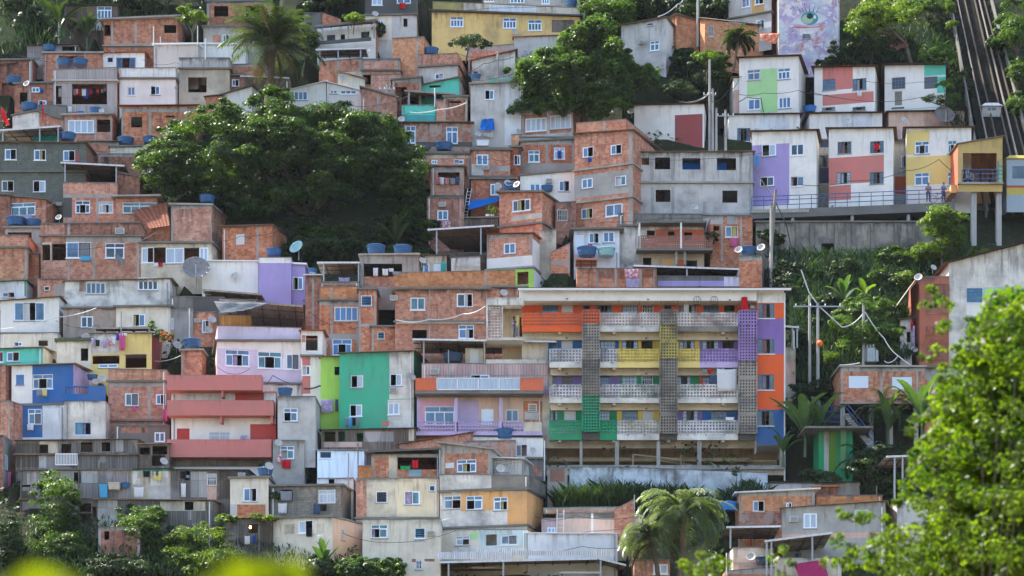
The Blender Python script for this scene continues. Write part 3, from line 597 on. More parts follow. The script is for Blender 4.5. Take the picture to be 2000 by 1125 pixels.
gz = H('glazed_house', 'white framed conservatory room just above the great tree crown', 'b1', (620, 690, 920, 620, 780), 'w', '4 640 690 780 760; B 1040 665 1041 666', roof='f', slab='tinw', dep=3, thick=.08)
H('glazed_house', 'blue framed glazed balcony right of the conservatory above the great tree', 'b1', (925, 625, 1185, 690, 790), 'w', '3 1025 668 1150 715; B 945 650 1005 710', roof='f', slab='tinw', thick=.08, dep=3, fm='fw')
H('brick_house', 'brick house with grey column behind the utility pole, above the great tree', 'b1', (1185, 665, 1455, 740, 930), 'bk', cols='1310', roof='f', dep=5)
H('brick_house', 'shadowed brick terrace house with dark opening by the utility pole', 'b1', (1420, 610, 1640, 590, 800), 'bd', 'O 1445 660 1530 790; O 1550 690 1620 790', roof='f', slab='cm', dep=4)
# ---------------- top centre
H('plaster_house', 'grey house at the very top of the slope with a row of small windows', 'c1', (560, -40, 1330, -40, 50), 'gy', '4 760 -10 870 25; 3 570 -20 640 12; 3 1000 -10 1060 30', roof='f', dep=5)
yl = H('plaster_house', 'long yellow ochre house with three white windows and a mouldy parapet', 'c1', (168, 88, 1290, 130, 305), 'cy', '4T 308 125 408 204; 4T 707 135 808 215; 4T 897 150 1000 232; O 1077 150 1250 245', roof='f', dep=7, slab='gdd', oh=.35)
extra(yl, 'slat_panel', 'wob', '1077 150 1250 245', .06, .1)
H('roof_parapet', 'mouldy cream roof parapet standing on the long yellow house', 'c1', (175, 12, 1290, 62, 110), 'crd', roof='n', paint='yed 170 -10 410 110; pb 600 -30 960 90', dep=5, dd=.9, cat='parapet', D=hill_d(305*K))
H('concrete_wall', 'plain grey concrete retaining block with a small dish below the yellow house', 'c1', (790, 282, 1165, 268, 360), 'gl', roof='f', slab='bk', thick=.05, dep=4, cat='wall')
H('brick_wall', 'stepped low brick wall right of the dark bush', 'c1', (445, 365, 790, 335, 420), 'bk', roof='n', paint='cc 445 368 790 385', dep=2.5, cat='wall')
H('brick_house', 'grey storey under a pinkish brick parapet beside the tall white wall', 'c1', (72, 418, 365, 405, 620), 'bp', 'L 190 553 258 603', roof='n', ledge='500', paint='gl 70 502 370 640', side='bp', dep=5, rz=-.6)
H('plaster_house', 'bright turquoise house front under a slanting brown roof', 'c1', (78, 650, 375, 588, 730), 'te', 'O 150 640 236 665', roof='c', side='crd', dep=4, rz=-.5)
H('plaster_house', 'tall streaked white wall under a rising red tile roof, left of the broad tree', 'c1', (472, 462, 800, 385, 640), 'ws', 'O 485 540 515 580', roof='t', paint='te 590 598 800 660', dep=6)
ph = H('plaster_house', 'tall pale grey house with one window and a blue tarp, half behind the broad tree', 'c1', (462, 640, 860, 625, 1080), 'gl', 'R 570 680 640 755', roof='f', dep=5, slab='fibro', paint='pb 720 600 900 1100')
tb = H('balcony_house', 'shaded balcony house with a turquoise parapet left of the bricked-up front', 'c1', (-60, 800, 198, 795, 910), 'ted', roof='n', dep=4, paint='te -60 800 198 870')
canopy(tb, -40, 685, 350, 712, 770, depth=4, posts='-5 195', yp=800, m='fibro', g='fibro')
H('brick_house', 'bricked-up house front framed in grey concrete with a thin slot', 'c1', (258, 738, 440, 735, 930), 'bd', 'O 300 765 390 780', roof='f', cols='265 430', dep=4, paint='cc 258 735 440 752')
H('brick_house', 'narrow brick strip beside the turquoise balcony', 'c1', (203, 760, 258, 760, 930), 'bk', roof='n', dep=3)
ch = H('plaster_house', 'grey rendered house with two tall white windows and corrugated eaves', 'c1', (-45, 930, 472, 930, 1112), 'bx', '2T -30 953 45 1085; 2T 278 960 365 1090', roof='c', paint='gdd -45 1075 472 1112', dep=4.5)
H('brick_house', 'small bright orange brick pier between dishes and the glazed brick house', 'c1', (770, 1022, 850, 1020, 1150), 'bo', roof='n', dep=3)
gb_ = H('glazed_house', 'brick and grey house with two long white glazed strips below the broad tree', 'c1', (850, 855, 1238, 808, 1092), 'bk', '4 877 888 1037 1000; 4 1062 865 1225 982', roof='c', side='bk', paint='gl 850 1000 1240 1095; gl 1040 800 1060 1095', rz=-1.0, dep=7)
lbk = H('brick_house', 'long four-storey brick and cement house at the middle, windows half open', 'c2', (1248, -30, 1690, -60, 655), 'bk', 'L 1310 60 1392 150; L 1522 42 1606 128; B 1303 298 1387 385; R 1558 278 1640 365; L 1300 525 1387 615; B 1483 490 1612 598', ledge='222; 470', paint='gy 1240 228 1720 462; cc 1248 -40 1720 -25; cc 1660 -60 1700 660', side='bk', rz=-2.2, dep=9, slab='gy', dd=1.2, roof='c')
H('brick_wall', 'long brick roof parapet on top of the four-storey brick house', 'c1', (1262, 935, 1640, 905, 1020), 'bp', cols='1475', roof='n', dep=7, rz=-2.0, dd=1.5, cat='wall', D=hill_d(270+655*K), ext=.3)
H('brick_house', 'brick and render house storey with two white windows at the middle', 'c2', (840, 32, 1246, 8, 250), 'bk', 'BT 900 92 985 182; 2T 1093 70 1177 160', paint='gy 840 190 1250 260; cc 1030 20 1050 260', ledge='-5', dd=1.0, dep=5)
wl = H('plaster_house', 'whitewashed storey with a window box cooler between brick storeys', 'c2', (838, 288, 1255, 250, 490), 'w', 'B 910 342 990 400; L 1130 320 1212 403', dep=5, dd=.4)
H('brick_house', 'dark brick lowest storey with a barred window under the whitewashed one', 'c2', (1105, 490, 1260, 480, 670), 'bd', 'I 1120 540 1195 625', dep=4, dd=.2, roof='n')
H('brick_house', 'brick house with one white window and pipe run over the blue tarp', 'c2', (468, 92, 762, 92, 295), 'bk', 'B 506 122 596 205', ledge='292; 80', paint='gl 470 195 560 290; gy 610 210 760 250', dep=4, cols='612', colw=5)
H('brick_house', 'narrow brick recess with one tall open window beside the middle brick house', 'c2', (762, 70, 845, 70, 300), 'bd', 'R 790 127 840 203', dep=3, dd=.6)
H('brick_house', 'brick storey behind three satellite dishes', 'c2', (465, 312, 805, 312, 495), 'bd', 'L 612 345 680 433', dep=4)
H('brick_house', 'brick strip house with two small windows under a tank slab right of the great tree', 'c2', (100, 122, 468, 122, 220), 'bk', 'B 165 163 210 197; R 335 160 410 197', ledge='110', paint='crd 100 120 470 150', dep=4)
lo = H('balcony_house', 'brick balcony house with wash hanging in its shady loggia', 'c2', (160, 215, 412, 218, 445), 'bk', 'O 215 258 378 352', roof='c', cols='395', paint='cc 160 215 412 258; bp 160 355 378 440', ledge='442', dep=4)
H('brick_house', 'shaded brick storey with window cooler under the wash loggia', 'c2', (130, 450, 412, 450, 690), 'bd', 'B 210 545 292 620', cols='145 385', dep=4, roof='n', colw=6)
pt_ = H('concrete_terrace', 'plank-floored terrace with potted plants under the blue tarp', 'c2', (318, 612, 672, 605, 665), 'wob', roof='f', cat='terrace', dep=3.5, slab='gd')
bb = H('brick_house', 'small cube-like brick house with plaster patch and jutting slabs', 'c2', (680, 415, 1005, 412, 655), 'bk', 'C 778 455 915 560', ledge='660', side='bk', dep=4.6, rz=-1.6, dd=-.3, oh=.35, paint='gl 790 562 1005 612; crd 770 575 1000 630', slab='cm')
gh_ = H('metal_roof_house', 'dim house side behind the large grey sheet roof beneath the cube-like house', 'c2', (200, 870, 590, 870, 905), 'wob', roof='n', cat='house', dep=3)
canopy(gh_, 135, 692, 640, 660, 868, 868, depth=5, off=2.2, front=1.5, posts='205 540', yp=880, m='tind', ribs=3)
rw = H('brick_house', 'half brick half white house with lime green base and tiled side roof', 'c2', (585, 728, 930, 722, 985), 'bp', 'B 713 790 803 880', paint='w 580 885 940 1000', roof='t', side='bk', dep=4.6, rz=-1.2, ledge='988', slab='cc', rpaint='w 930 885 1070 1000')
H('plaster_house', 'lime green ground floor with a dark porch opening', 'c2', (590, 995, 942, 990, 1110), 'li', 'O 815 1010 900 1110', roof='n', dep=4, rz=-1.0, side='pb')
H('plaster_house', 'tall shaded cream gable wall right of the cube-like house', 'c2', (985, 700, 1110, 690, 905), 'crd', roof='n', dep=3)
H('brick_ruin', 'broken brick stair wall with a concrete post', 'c2', (1070, 870, 1215, 795, 960), 'bp', roof='n', dep=3, cols='1205', cat='ruin', paint='cc 1070 930 1215 960')
H('plaster_house', 'blue-grey rendered house with louvred door and two windows above the tanks', 'c2', (1245, 700, 1590, 695, 900), 'pb', 'S 1255 728 1320 880; L 1357 715 1435 797; B 1465 707 1552 790; J 1172 720 1173 721', roof='f', dep=4.5, slab='cm', oh=.5)
H('plaster_house', 'small cream house with turquoise cloth and white shutter', 'c2', (32, 888, 280, 888, 1035), 'crd', 'B 65 950 150 1022; S 183 948 235 1010', roof='c', side='bk', dep=4)
H('plaster_house', 'low white roof wall right of the small cream house', 'c2', (315, 910, 535, 895, 1020), 'wd', roof='n', dep=4, paint='crd 330 965 535 1020')
# ---------------- centre right
gc_ = H('concrete_house', 'large raw grey cement house with blue tarp behind its upper openings', 'd2', (172, 110, 1048, 104, 575), 'gl', 'O 205 147 263 202; O 307 145 423 235; O 515 150 652 237; O 777 150 922 242; O 313 390 425 482; O 818 396 932 488', ledge='338; 580', slab='gy', paint='gy 270 110 298 320; gy 430 110 455 320; gy 668 110 692 330; gy 945 110 968 330; gy 275 370 300 570; gy 432 370 455 570; gy 670 480 695 575; crd 313 385 425 412', roof='c', rm='fibro', dep=6)
mbx = MB(); gc_.fF.box(mbx, 3.6, gc_.z0-2.2, gc_.W-2.2, gc_.z0-.5, 1.2, 1.25); tag(mbx.build('tarpaulin', 'tarpb', None), 'blue tarpaulin hung inside the upper floor of the raw cement house', 'tarpaulin'); o = bpy.data.objects['tarpaulin']; o.matrix_world = Matrix.Translation(gc_.root.location) @ Matrix.Rotation(gc_.root.rotation_euler.z, 4, 'Z')
H('concrete_wall', 'black-streaked concrete parapet below the raw cement house', 'd2', (30, 572, 672, 578, 660), 'cm', roof='n', dep=3.5, cat='parapet', dd=-.6, paint='ldk 30 560 672 660')
bh = H('balcony_house', 'white and orange house with a long brick lattice balcony and laundry', 'd2', (28, 668, 680, 668, 990), 'ws', 'O 245 697 307 760; O 405 705 457 775; O 528 712 590 772; O 217 905 280 970; O 545 925 625 990; O 675 930 740 990', paint='ora 310 690 680 790; tan 200 880 680 1000; ora 470 920 540 990', dep=4, D=hill_d(270+860*K)+.6)
b2 = MB(); a_, b_ = bh.at(180, 858); c_, d_ = bh.at(730, 768); lattice(b2, bh.fF, a_, b_, c_, d_, -1.2, -1.1, .2, .09); b2.build('balcony_lattice', 'lbk', bh.root)
b2 = MB(); bh.fF.box(b2, a_-.2, b_-.22, c_+.1, b_-.05, -1.25, -.003); b2.build('balcony_floor', 'cm', bh.root)
extra(bh, 'post', 'w', '178 655 190 865', -1.2, -1.05); extra(bh, 'post', 'w', '490 660 503 865', -1.23, -1.05); extra(bh, 'post', 'cc', '455 870 470 975', -.9, -.75); extra(bh, 'post', 'cc', '518 870 535 975', -.9, -.75)
extra(bh, 'awning', 'cm', '170 655 690 668', -1.25, -.003); extra(bh, 'door', 'ogl', '365 912 440 970', -.02, 0)
H('brick_house', 'brick house with grey posts and a pink towel under the raw cement house', 'd2', (728, 592, 1046, 590, 870), 'bk', 'L 840 665 935 750; O 750 665 795 700', cols='815 960', paint='gy 728 590 820 650; gy 850 590 930 650', dep=5, D=hill_d(270+860*K)+.3, roof='n')
bt_ = H('brick_house', 'small brick roof tower with grey cap holding two dishes and a tank', 'd2', (945, 895, 1116, 893, 1110), 'bk', paint='gy 940 890 1120 930', roof='n', side='tin', dep=3, rz=-.4)
cn = H('roof_terrace', 'low roof terrace behind the apartment block with a dark sheet roof', 'd2', (150, 1045, 960, 1050, 1110), 'gd', roof='n', dep=4, cat='terrace', paint='pu 330 1080 830 1120; lv 830 1040 945 1120')
canopy(cn, 145, 963, 945, 990, 1075, depth=5, posts='550 940', yp=1100, m='tind', ribs=6)
sb = H('brick_house', 'small brick roof house with a red corrugated awning and lattice blocks', 'c2', (1268, 985, 1870, 990, 1130), 'bk', roof='n', cols='1420 1560 1750', dep=4, D=hill_d(575))
canopy(sb, 1258, 912, 1420, 915, 975, depth=.8, front=.9, m='tiler', g='tiler', ribs=2)
for q in ('1435 995 1545 1058', '1580 995 1640 1060', '1765 990 1850 1050'):
    b2 = MB(); q = nums(q); a_, b_ = sb.at(q[0], q[3]); c_, d_ = sb.at(q[2], q[1]); lattice(b2, sb.fF, a_, b_, c_, d_, -.06, -.003, .14, .05); b2.build('lattice_panel', 'bd', sb.root)
# ================================================================ HOUSES, right side
H('plaster_house', 'stained grey house with white and orange side wall, right of the broad tree', 'd1', (52, 195, 392, 135, 505), 'gl', '2T 270 305 340 388; J 243 168 295 200', roof='c', side='w', rpaint='or 490 375 527 560; or 545 385 582 580', rz=-1.5, dep=8.5, rwin='G 490 372 510 425; G 550 390 572 460', dd=1.5, fm='fw')
H('brick_house', 'bright orange brick house behind the tall utility pole', 'd1', (470, 112, 640, 165, 330), 'bo', roof='c', rz=1, dep=4)
H('brick_house', 'bright orange brick box with one barred window right of the utility pole', 'd1', (650, 140, 685, 140, 375), 'bo', '' , roof='c', side='bo', rz=-.9, dep=6.5, rwin='I 715 195 750 275')
tt = H('plaster_house', 'tall tan and white tower house beside the eye mural', 'd1', (865, -60, 1190, -60, 250), 'gl', 'R 965 -30 1025 60; L 1062 -30 1130 40; L 1075 145 1135 225', paint='mush 865 80 1190 150; mush 1040 -40 1135 100; w 865 160 1190 260', ledge='118', side='bd', rz=-2, dep=5, dd=1.2)
mu = H('mural_house', 'tall house front covered by a mural of an eye in lilac, pink and turquoise', 'd1', (1245, -60, 1705, -60, 430), 'mural', 'J 1425 258 1483 297', roof='f', side='cc', dep=5, fm='fg')
# the painted eye, coats of paint a few millimetres thick on the wall
def paint_shape(h, name, m, pts, d):
    mb = MB(); q = [h.at(*p) for p in pts]; mb.poly([h.fF.pt(a, b, -d) for a, b in q]); return mb.build(name, m, h.root)
def oval(cx, cy, rx, ry, n=28): return [(cx+rx*math.cos(2*math.pi*i/n), cy+ry*math.sin(2*math.pi*i/n)) for i in range(n)]
almond = [(1312, 190), (1345, 170), (1385, 130), (1430, 102), (1490, 95), (1545, 98), (1590, 118), (1620, 142), (1590, 160), (1545, 175), (1500, 190), (1440, 192), (1390, 182), (1350, 182)]
paint_shape(mu, 'eye_outline', 'lvd', [(1300, 192), (1340, 165), (1380, 120), (1430, 92), (1490, 84), (1550, 88), (1600, 110), (1632, 142), (1595, 168), (1545, 186), (1500, 200), (1440, 203), (1385, 192), (1345, 190)], .004)
paint_shape(mu, 'eye_white', 'pb', almond, .008)
paint_shape(mu, 'eye_iris', 'iris1', oval(1478, 140, 66, 50), .012); paint_shape(mu, 'eye_iris', 'iris2', oval(1462, 146, 44, 36), .016)
paint_shape(mu, 'eye_pupil', 'ink', oval(1480, 122, 24, 22), .020); paint_shape(mu, 'eye_glint', 'w', oval(1518, 130, 9, 14), .024)
for a in (-60, -40, -20, 5, 30, 55): paint_shape(mu, 'eyelash', 'ink', [(1470+a, 92), (1477+a, 92), (1472+a*1.7, 30)], .006)
paint_shape(mu, 'paint_stroke', 'ora', [(1330, 205), (1420, 215), (1540, 208), (1560, 196), (1480, 206), (1390, 200)], .006)
g1 = H('painted_house', 'white house with a pale green panel and four windows, first in the upper row', 'd1', (945, 442, 1395, 425, 860), 'w', '2T 1007 522 1105 612; 3T 1237 512 1333 605; B 1012 745 1107 835; 3 1243 730 1338 825', paint='lig 1105 515 1235 860; lig 1005 615 1105 740; lig 945 838 1235 860', roof='c', rm='eave', rz=-1.4, dep=6, oh=.45, dd=1)
H('painted_house', 'narrow white and pink house end with brown cone roof left of the pale green panel', 'd1', (902, 590, 945, 590, 860), 'w', paint='pkl 902 680 945 860', roof='c', rm='fibro', dep=4, dd=1.2)
H('painted_house', 'white house with salmon panels and barred windows, second in the upper row', 'e1', (40, 512, 500, 505, 845), 'w', 'K 103 595 201 688; G 332 590 435 685; G 100 808 197 842; G 330 805 428 840', paint='re 103 505 332 690; re 103 690 490 803', roof='c', rm='eave', rz=-1.4, dep=6, oh=.45, fm='fg', dd=1)
H('painted_house', 'white house with turquoise corner and rust stain, third in the upper row', 'e1', (573, 496, 1035, 490, 860), 'w', 'K 628 582 730 680; S fg 873 577 972 675; K 625 808 722 832', paint='te 873 480 1035 578; te 970 578 1035 705; te 725 806 1035 832; ldk 650 690 705 800', roof='c', rm='eave', rz=-1.2, dep=6, oh=.45, fm='fg', dd=1)
H('painted_house', 'white back of a house with a teal sill panel, left end of the lower row', 'd1', (865, 872, 1405, 865, 1115), 'w', 'G 930 970 1030 1070', paint='gna 925 1072 1030 1115; pb 1090 860 1325 980', roof='c', rm='eave', dep=5, oh=.4, fm='fg', dd=2)
H('painted_house', 'white house strip between salmon-panelled houses of the two rows', 'e1', (5, 862, 555, 855, 1120), 'w', roof='c', rm='eave', dep=5, oh=.4, dd=2, paint='pb 245 860 475 960')
H('painted_house', 'peach coloured house strip holding a large mesh dish', 'e1', (605, 850, 1180, 840, 1120), 'pkl', 'B 700 985 715 1050', paint='tanl 600 840 865 980', roof='c', rm='eave', dep=5, oh=.4, dd=2)
H('painted_house', 'white house with lilac panels and four sliding windows in the lower row', 'd1', (1042, 1000, 1530, 990, 1545), 'w', 'R 1118 1089 1225 1186; B 1335 1086 1437 1182; R 1105 1334 1210 1414; R 1335 1332 1437 1414', paint='pu 1030 1084 1325 1560', roof='c', rm='eave', rz=-1.2, dep=6, oh=.45, ext=1, D=hill_d(405)+.5)
H('painted_house', 'white house with red panels and grey barred windows in the lower row', 'e2', (150, -70, 638, -75, 480), 'w', 'G 217 22 321 121; G 463 18 567 118; G 210 254 317 352; G 460 252 565 350', paint='re 150 125 568 354; re 150 354 318 474', roof='c', rm='eave', rz=-1.2, dep=6, oh=.45, fm='fg', ext=1, D=hill_d(405)+.5)
H('painted_house', 'white house with yellow panels beside the cable car station', 'e2', (737, -75, 1230, -80, 495), 'w', 'CT 803 20 911 122; CT 1052 15 1120 117; BT 800 258 912 360; BT 1050 255 1115 360', paint='yel 737 -60 912 126; yel 737 126 1085 360', roof='c', rm='eave', rz=-1.0, dep=6, oh=.45, ext=1, D=hill_d(405)+.5)
H('painted_house', 'dark blue and grey recessed house between the lilac and red panelled houses', 'e2', (40, 20, 150, 20, 540), 'gl', 'G 75 130 140 220', paint='nv 70 222 150 340; nv 85 -20 150 70; crd 40 345 150 540', roof='f', dep=4, D=hill_d(405)+3.6, fm='fg')
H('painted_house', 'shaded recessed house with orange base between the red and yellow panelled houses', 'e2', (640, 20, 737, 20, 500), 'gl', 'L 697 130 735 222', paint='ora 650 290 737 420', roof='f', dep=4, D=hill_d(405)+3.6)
# walkway, retaining wall, station
WD = hill_d(420) - 1.6
def gpos(px_, py_, D): return P3(px_, py_, D)
def beam(mb, p, q, w, hgt, mi=0):   # box beam between two points, hanging down by hgt
    p, q = Vector(p), Vector(q); y = Vector((0, w, 0)); z = Vector((0, 0, -hgt)); mb.hexa([p+z, q+z, q+z+y, p+z+y, p, q, q+y, p+y])
wk = empty('walkway', gpos(1470, 425, WD)); tag(wk, 'raised concrete walkway with blue rails in front of the painted houses', 'walkway')
def kid(mb, name, m, root): o = mb.build(name, m); o.parent = root; o.matrix_parent_inverse = Matrix.Translation(-root.location); return o
mb = MB(); beam(mb, gpos(1468, 411, WD), gpos(1865, 395, WD), 3.2, .75); kid(mb, 'deck', 'gd', wk)
mb = MB(); beam(mb, gpos(1468, 409, WD-.1), gpos(1580, 408, WD-.1), .12, .3); kid(mb, 'edge_beam', 'cc', wk)
for hh in (.35, .8, 1.15):
    mb = MB(); z = Vector((0, 0, hh)); mb.tube([gpos(1468, 410, WD)+z, gpos(1865, 394, WD)+z], .035); kid(mb, 'rail', 'railb', wk)
for i in range(18):
    p = gpos(1468+397*i/17, 411-16*i/17, WD); mb = MB(); mb.tube([p, p+Vector((0, 0, 1.15))], .03); kid(mb, 'rail_post', 'railb', wk)
for x in (1548, 1664, 1774):
    p = gpos(x, 420, WD+.3); mb = MB(); mb.tube([p, gpos(x, 500, WD+.3)], .16, 10); kid(mb, 'column', 'pole', wk)
rwl = H('retaining_wall', 'tall stained retaining wall with buttresses under the walkway', 'e2', (-400, 640, 990, 640, 950), 'lwt', 'O 95 797 207 880', roof='f', cat='wall', dep=2, D=hill_d(505)+1, slab='gd')
for x in (-330, -220, -100, 5, 190, 280, 465, 645, 800):
    extra(rwl, 'buttress', 'ldk', f'{x} 650 {x+28} 900', -.35, -.003)
SD = hill_d(440) - 1.5
st = H('cable_car_station', 'yellow tiled cable car station platform on concrete stilts with a slanted roof', 'e2', (1128, 45, 1466, -12, 405), 'sta', 'O 1166 112 1423 332', roof='f', side='ogl', ls='ora', dep=4.5, D=SD, cat='station', ext=0, slab='cm', thick=.06, paint='ted 1426 175 1440 330; ted 1440 205 1466 220; ted 1440 235 1466 250; ted 1440 265 1466 280; ted 1440 295 1466 310', lpaint='')
mb = MB(); q = st.at; a_, b_ = q(1160, 345); c_, d_ = q(1428, 238)
for r in (.0, .35, .7, .98): st.fF.box(mb, a_, b_+(d_-b_)*r-.03, c_, b_+(d_-b_)*r+.03, -.1, -.04)
for i in range(8): x = a_+(c_-a_)*i/7; st.fF.box(mb, x-.02, b_, x+.02, d_, -.09, -.05)
mb.build('railing', 'railb', st.root)
extra(st, 'floor_ledge', 'cc', '1120 338 1470 352', -.25, -.003)
for x in (1236, 1426):
    extra(st, 'pillar', 'pole', f'{x} 408 {x+38} 840', .2, .7)
extra(st, 'stair_flight', 'ogl', '1082 345 1126 405', .3, 3.5)
H('concrete_wall', 'dark concrete undercroft wall with pale piers behind the station stilts', 'e2', (1090, 500, 1480, 500, 880), 'gd', 'O 1270 545 1385 740', paint='gl 1195 500 1235 760; gl 1385 510 1422 760', cat='wall', dep=2, D=SD+4, roof='n')
bl_ = MB()
tr = empty('cable_car', W3('e2', 1500, 560, SD+.5)); tag(tr, 'grey funicular car with yellow and dark red stripes beside the station', 'funicular car')
def car(root, p, L, hgt, dep, body, s1, s2):
    mb = MB(); fr = Frame(p, (1, 0, 0), (0, 1, 0)); z = hgt
    face_grid(mb, fr, L, z, z, [(.5, z*.63, L*.48, z*.86), (L*.52, z*.63, L-.5, z*.86)], [(1, 0, z*.46, L, z*.50), (2, 0, z*.33, L, z*.46)], 0, .08)
    for a, b in ((0, dep),): mb.quad(fr.pt(0, 0), fr.pt(0, 0, dep), fr.pt(0, z, dep), fr.pt(0, z)); mb.quad(fr.pt(L, 0), fr.pt(L, 0, dep), fr.pt(L, z, dep), fr.pt(L, z)); mb.quad(fr.pt(0, 0, dep), fr.pt(L, 0, dep), fr.pt(L, z, dep), fr.pt(0, z, dep)); mb.quad(fr.pt(0, z), fr.pt(L, z), fr.pt(L, z, dep), fr.pt(0, z, dep))
    kid(mb, 'body', [body, s1, s2], root)
    for a0, a1 in ((.5, L*.48), (L*.52, L-.5)):
        mb = MB(); mb.quad(fr.pt(a0, z*.63, .06), fr.pt(a1, z*.63, .06), fr.pt(a1, z*.86, .06), fr.pt(a0, z*.86, .06)); kid(mb, 'window', 'gm', root)
    mb = MB(); mb.hexa([fr.pt(-.15, z, -.2), fr.pt(L+.15, z, -.2), fr.pt(L+.15, z, dep+.1), fr.pt(-.15, z, dep+.1), fr.pt(.3, z+.35, .1), fr.pt(L-.3, z+.35, .1), fr.pt(L-.3, z+.35, dep-.2), fr.pt(.3, z+.35, dep-.2)]); kid(mb, 'roof', 'tramy' if hgt > 4 else 'tinw', root)
car(tr, W3('e2', 1498, 560, SD+.5), 5.2, 4.75, 3.5, 'tram', 'tramr', 'tramy')
# funicular track climbing the slope; its shade is put into the dark colours
tk = empty('funicular_track', P3(1950, 330, hill_d(330))); tag(tk, 'steep funicular track with rusty rails on dark beams climbing the slope', 'railway track')
def slope_pt(x, y, up=0.): return P3(x, y, hill_d(y)-1.0) + Vector((0, -up*.7, up*.7))
def strip(name, m, x0, y0, x1, y1, w0, w1, up, th):
    mb = MB(); a, b, c, d = slope_pt(x0, y0, up), slope_pt(x0+w0, y0, up), slope_pt(x1+w1, y1, up), slope_pt(x1, y1, up); e = Vector((0, th*.7, -th*.7))
    mb.hexa([d+e, c+e, b+e, a+e, d, c, b, a]); kid(mb, name, m, tk)
strip('track_bed', 'bed', 1846, -30, 1945, 420, 70, 120, 0, .5)
for (x0, x1, w) in ((1862, 1957, 1), (1876, 1977, 1), (1895, 1998, 1.5), (1903, 2012, 1.5), (1912, 2030, 1.5)): strip('rail', 'rail' if x0 in (1862, 1903) else 'raild', x0, -30, x1, 420, w, w+1.2, .25, .3)  # two rails in the lit tone, the others in its shaded copy
for (x0, x1, w) in ((1848, 1925, 2), (1926, 2040, 2)): strip('kerb_beam', 'cm', x0, -30, x1, 420, w, w+2, .5, .8)
for i in range(34):
    t = i/34; y = -30+450*t; strip('sleeper', 'bed2', 1850+97*t, y, 1850+97*t+1, y+3, 72+50*t, 72+50*t, .08, .25)
c2_ = empty('cable_car', slope_pt(1917, 240)); tag(c2_, 'small pale service car standing on the funicular track', 'funicular car')
car(c2_, slope_pt(1918, 236, .3), 1.75, 1.1, 1.3, 'tin', 'met', 'tin')
# gabled house at the right edge
gr_ = H('gabled_house', 'big pale gabled house with aqua wall and blue shutters at the right edge', 'e2', (1060, 945, 1700, 780, 1560), 'wd', 'K 1195 1136 1315 1246; G 1197 1408 1315 1521', paint='te2 1320 1130 1720 1600; w 1195 1250 1320 1405', roof='c', rs=.02, rm='eave', dep=7, D=hill_d(720), fm='fb', oh=.7)
rr = H('brick_tower', 'red painted stair tower with brick lattice screens beside the gabled house', 'e2', (838, 1050, 1060, 1050, 1690), 'ort', paint='', roof='n', dep=5, D=hill_d(720)-.2, cat='tower')
for q in ('885 1110 1060 1330', '885 1430 1045 1580', '885 1600 1045 1680'):
    b2 = MB(); q = nums(q); a_, b_ = rr.at(q[0], q[3]); c_, d_ = rr.at(q[2], q[1]); lattice(b2, rr.fF, a_, b_, c_, d_, -.06, -.003, .22, .09); b2.build('lattice_screen', 'bd', rr.root)
b2 = MB(); p = rr.fF.pt; wavy(b2, p(-1.9, rr.z0-2.4, -.1), p(-.1, rr.z0+.1, -.1), p(-.1, rr.z0+.1, 4), p(-1.9, rr.z0-2.4, 4)); b2.build('side_awning', 'fibro', rr.root)
H('plaster_house', 'small white house corner behind the leaves next to the red stair tower', 'e3', (690, 290, 780, 280, 640), 'wd', 'O 740 380 770 460', dep=4, D=hill_d(715)+.5, roof='c')
br = H('brick_house', 'raw brick house on concrete posts with two closed roller shutters', 'e3', (242, 648, 875, 650, 925), 'bk', 'S fw 302 712 450 805; S fw 630 720 780 815', cols='250 550 820', paint='gy 240 645 880 680', ledge='922', slab='cc', dep=5, ext=0, D=hill_d(840)-1)
for x in (258, 475, 622, 815):
    a_, b_ = br.at(x, 930); mb = MB(); mb.box(a_-.17, .1, b_-4.2, a_+.17, .45, b_-.05); mb.build('post', 'pole', br.root)
mb = MB(); mb.box(.0, 3.9, -4.2, br.W, 4.1, -.1); mb.build('back_wall', 'gd', br.root)
H('brick_house', 'grey topped brick wing of the house with roller shutters, behind leaves', 'e3', (875, 655, 1180, 650, 1000), 'bk', 'B 1140 690 1180 780', cols='950', paint='gy 870 650 1190 740', dep=4, D=hill_d(840)-.8)
mw = H('painted_wall', 'lime, white and teal striped wall with a green column among banana plants', 'e4', (75, 30, 330, 30, 330), 'gna', paint='gna 75 -40 115 330; gy 115 -40 150 330; mli 150 -40 208 330; gna 208 -40 230 330; lg 275 -40 330 330', roof='f', oh=1.6, dep=3, cat='wall', D=hill_d(930))  # stripes coloured darker for deep shade; wide roof overhang added to shade them
extra(mw, 'column', 'lig_shade', '232 20 272 320', -.6, -.1)
# bottom right
fh = H('brick_house', 'brick house with pinkish plaster base and blue tank, lower right', 'd4', (945, 500, 1520, 472, 760), 'bo', 'L 1048 553 1137 638; L 1300 568 1345 606', paint='bx 945 632 1520 760', roof='f', slab='tinw', oh=.45, dep=5, thick=.1)
mg = H('plaster_house', 'dull grey plaster house with a window cooler and curtained white windows', 'd4', (1268, 612, 2050, 560, 840), 'gy', 'B 1432 648 1535 765; B 1820 620 1925 690', roof='c', side='bk', rz=-1.5, dep=7, paint='pkl 1265 790 2060 850', pane='gc', dd=-.8)
H('brick_wall', 'bright brick roof parapet with grey piers behind the dull grey house', 'd4', (1530, 515, 2030, 515, 610), 'bo', cols='1522 1770', roof='n', dep=4, cat='wall')
H('tin_shed', 'grey sheet-roofed shed with a mossy edge under the painted stripe wall', 'd4', (1165, 425, 1860, 415, 475), 'gl', roof='c', rm='tind', dep=4, cat='shed')
H('brick_house', 'little dark brick shed on the roof below the mossy sheet roof', 'd4', (1520, 450, 1690, 450, 540), 'bd', roof='f', dep=3, slab='bo')
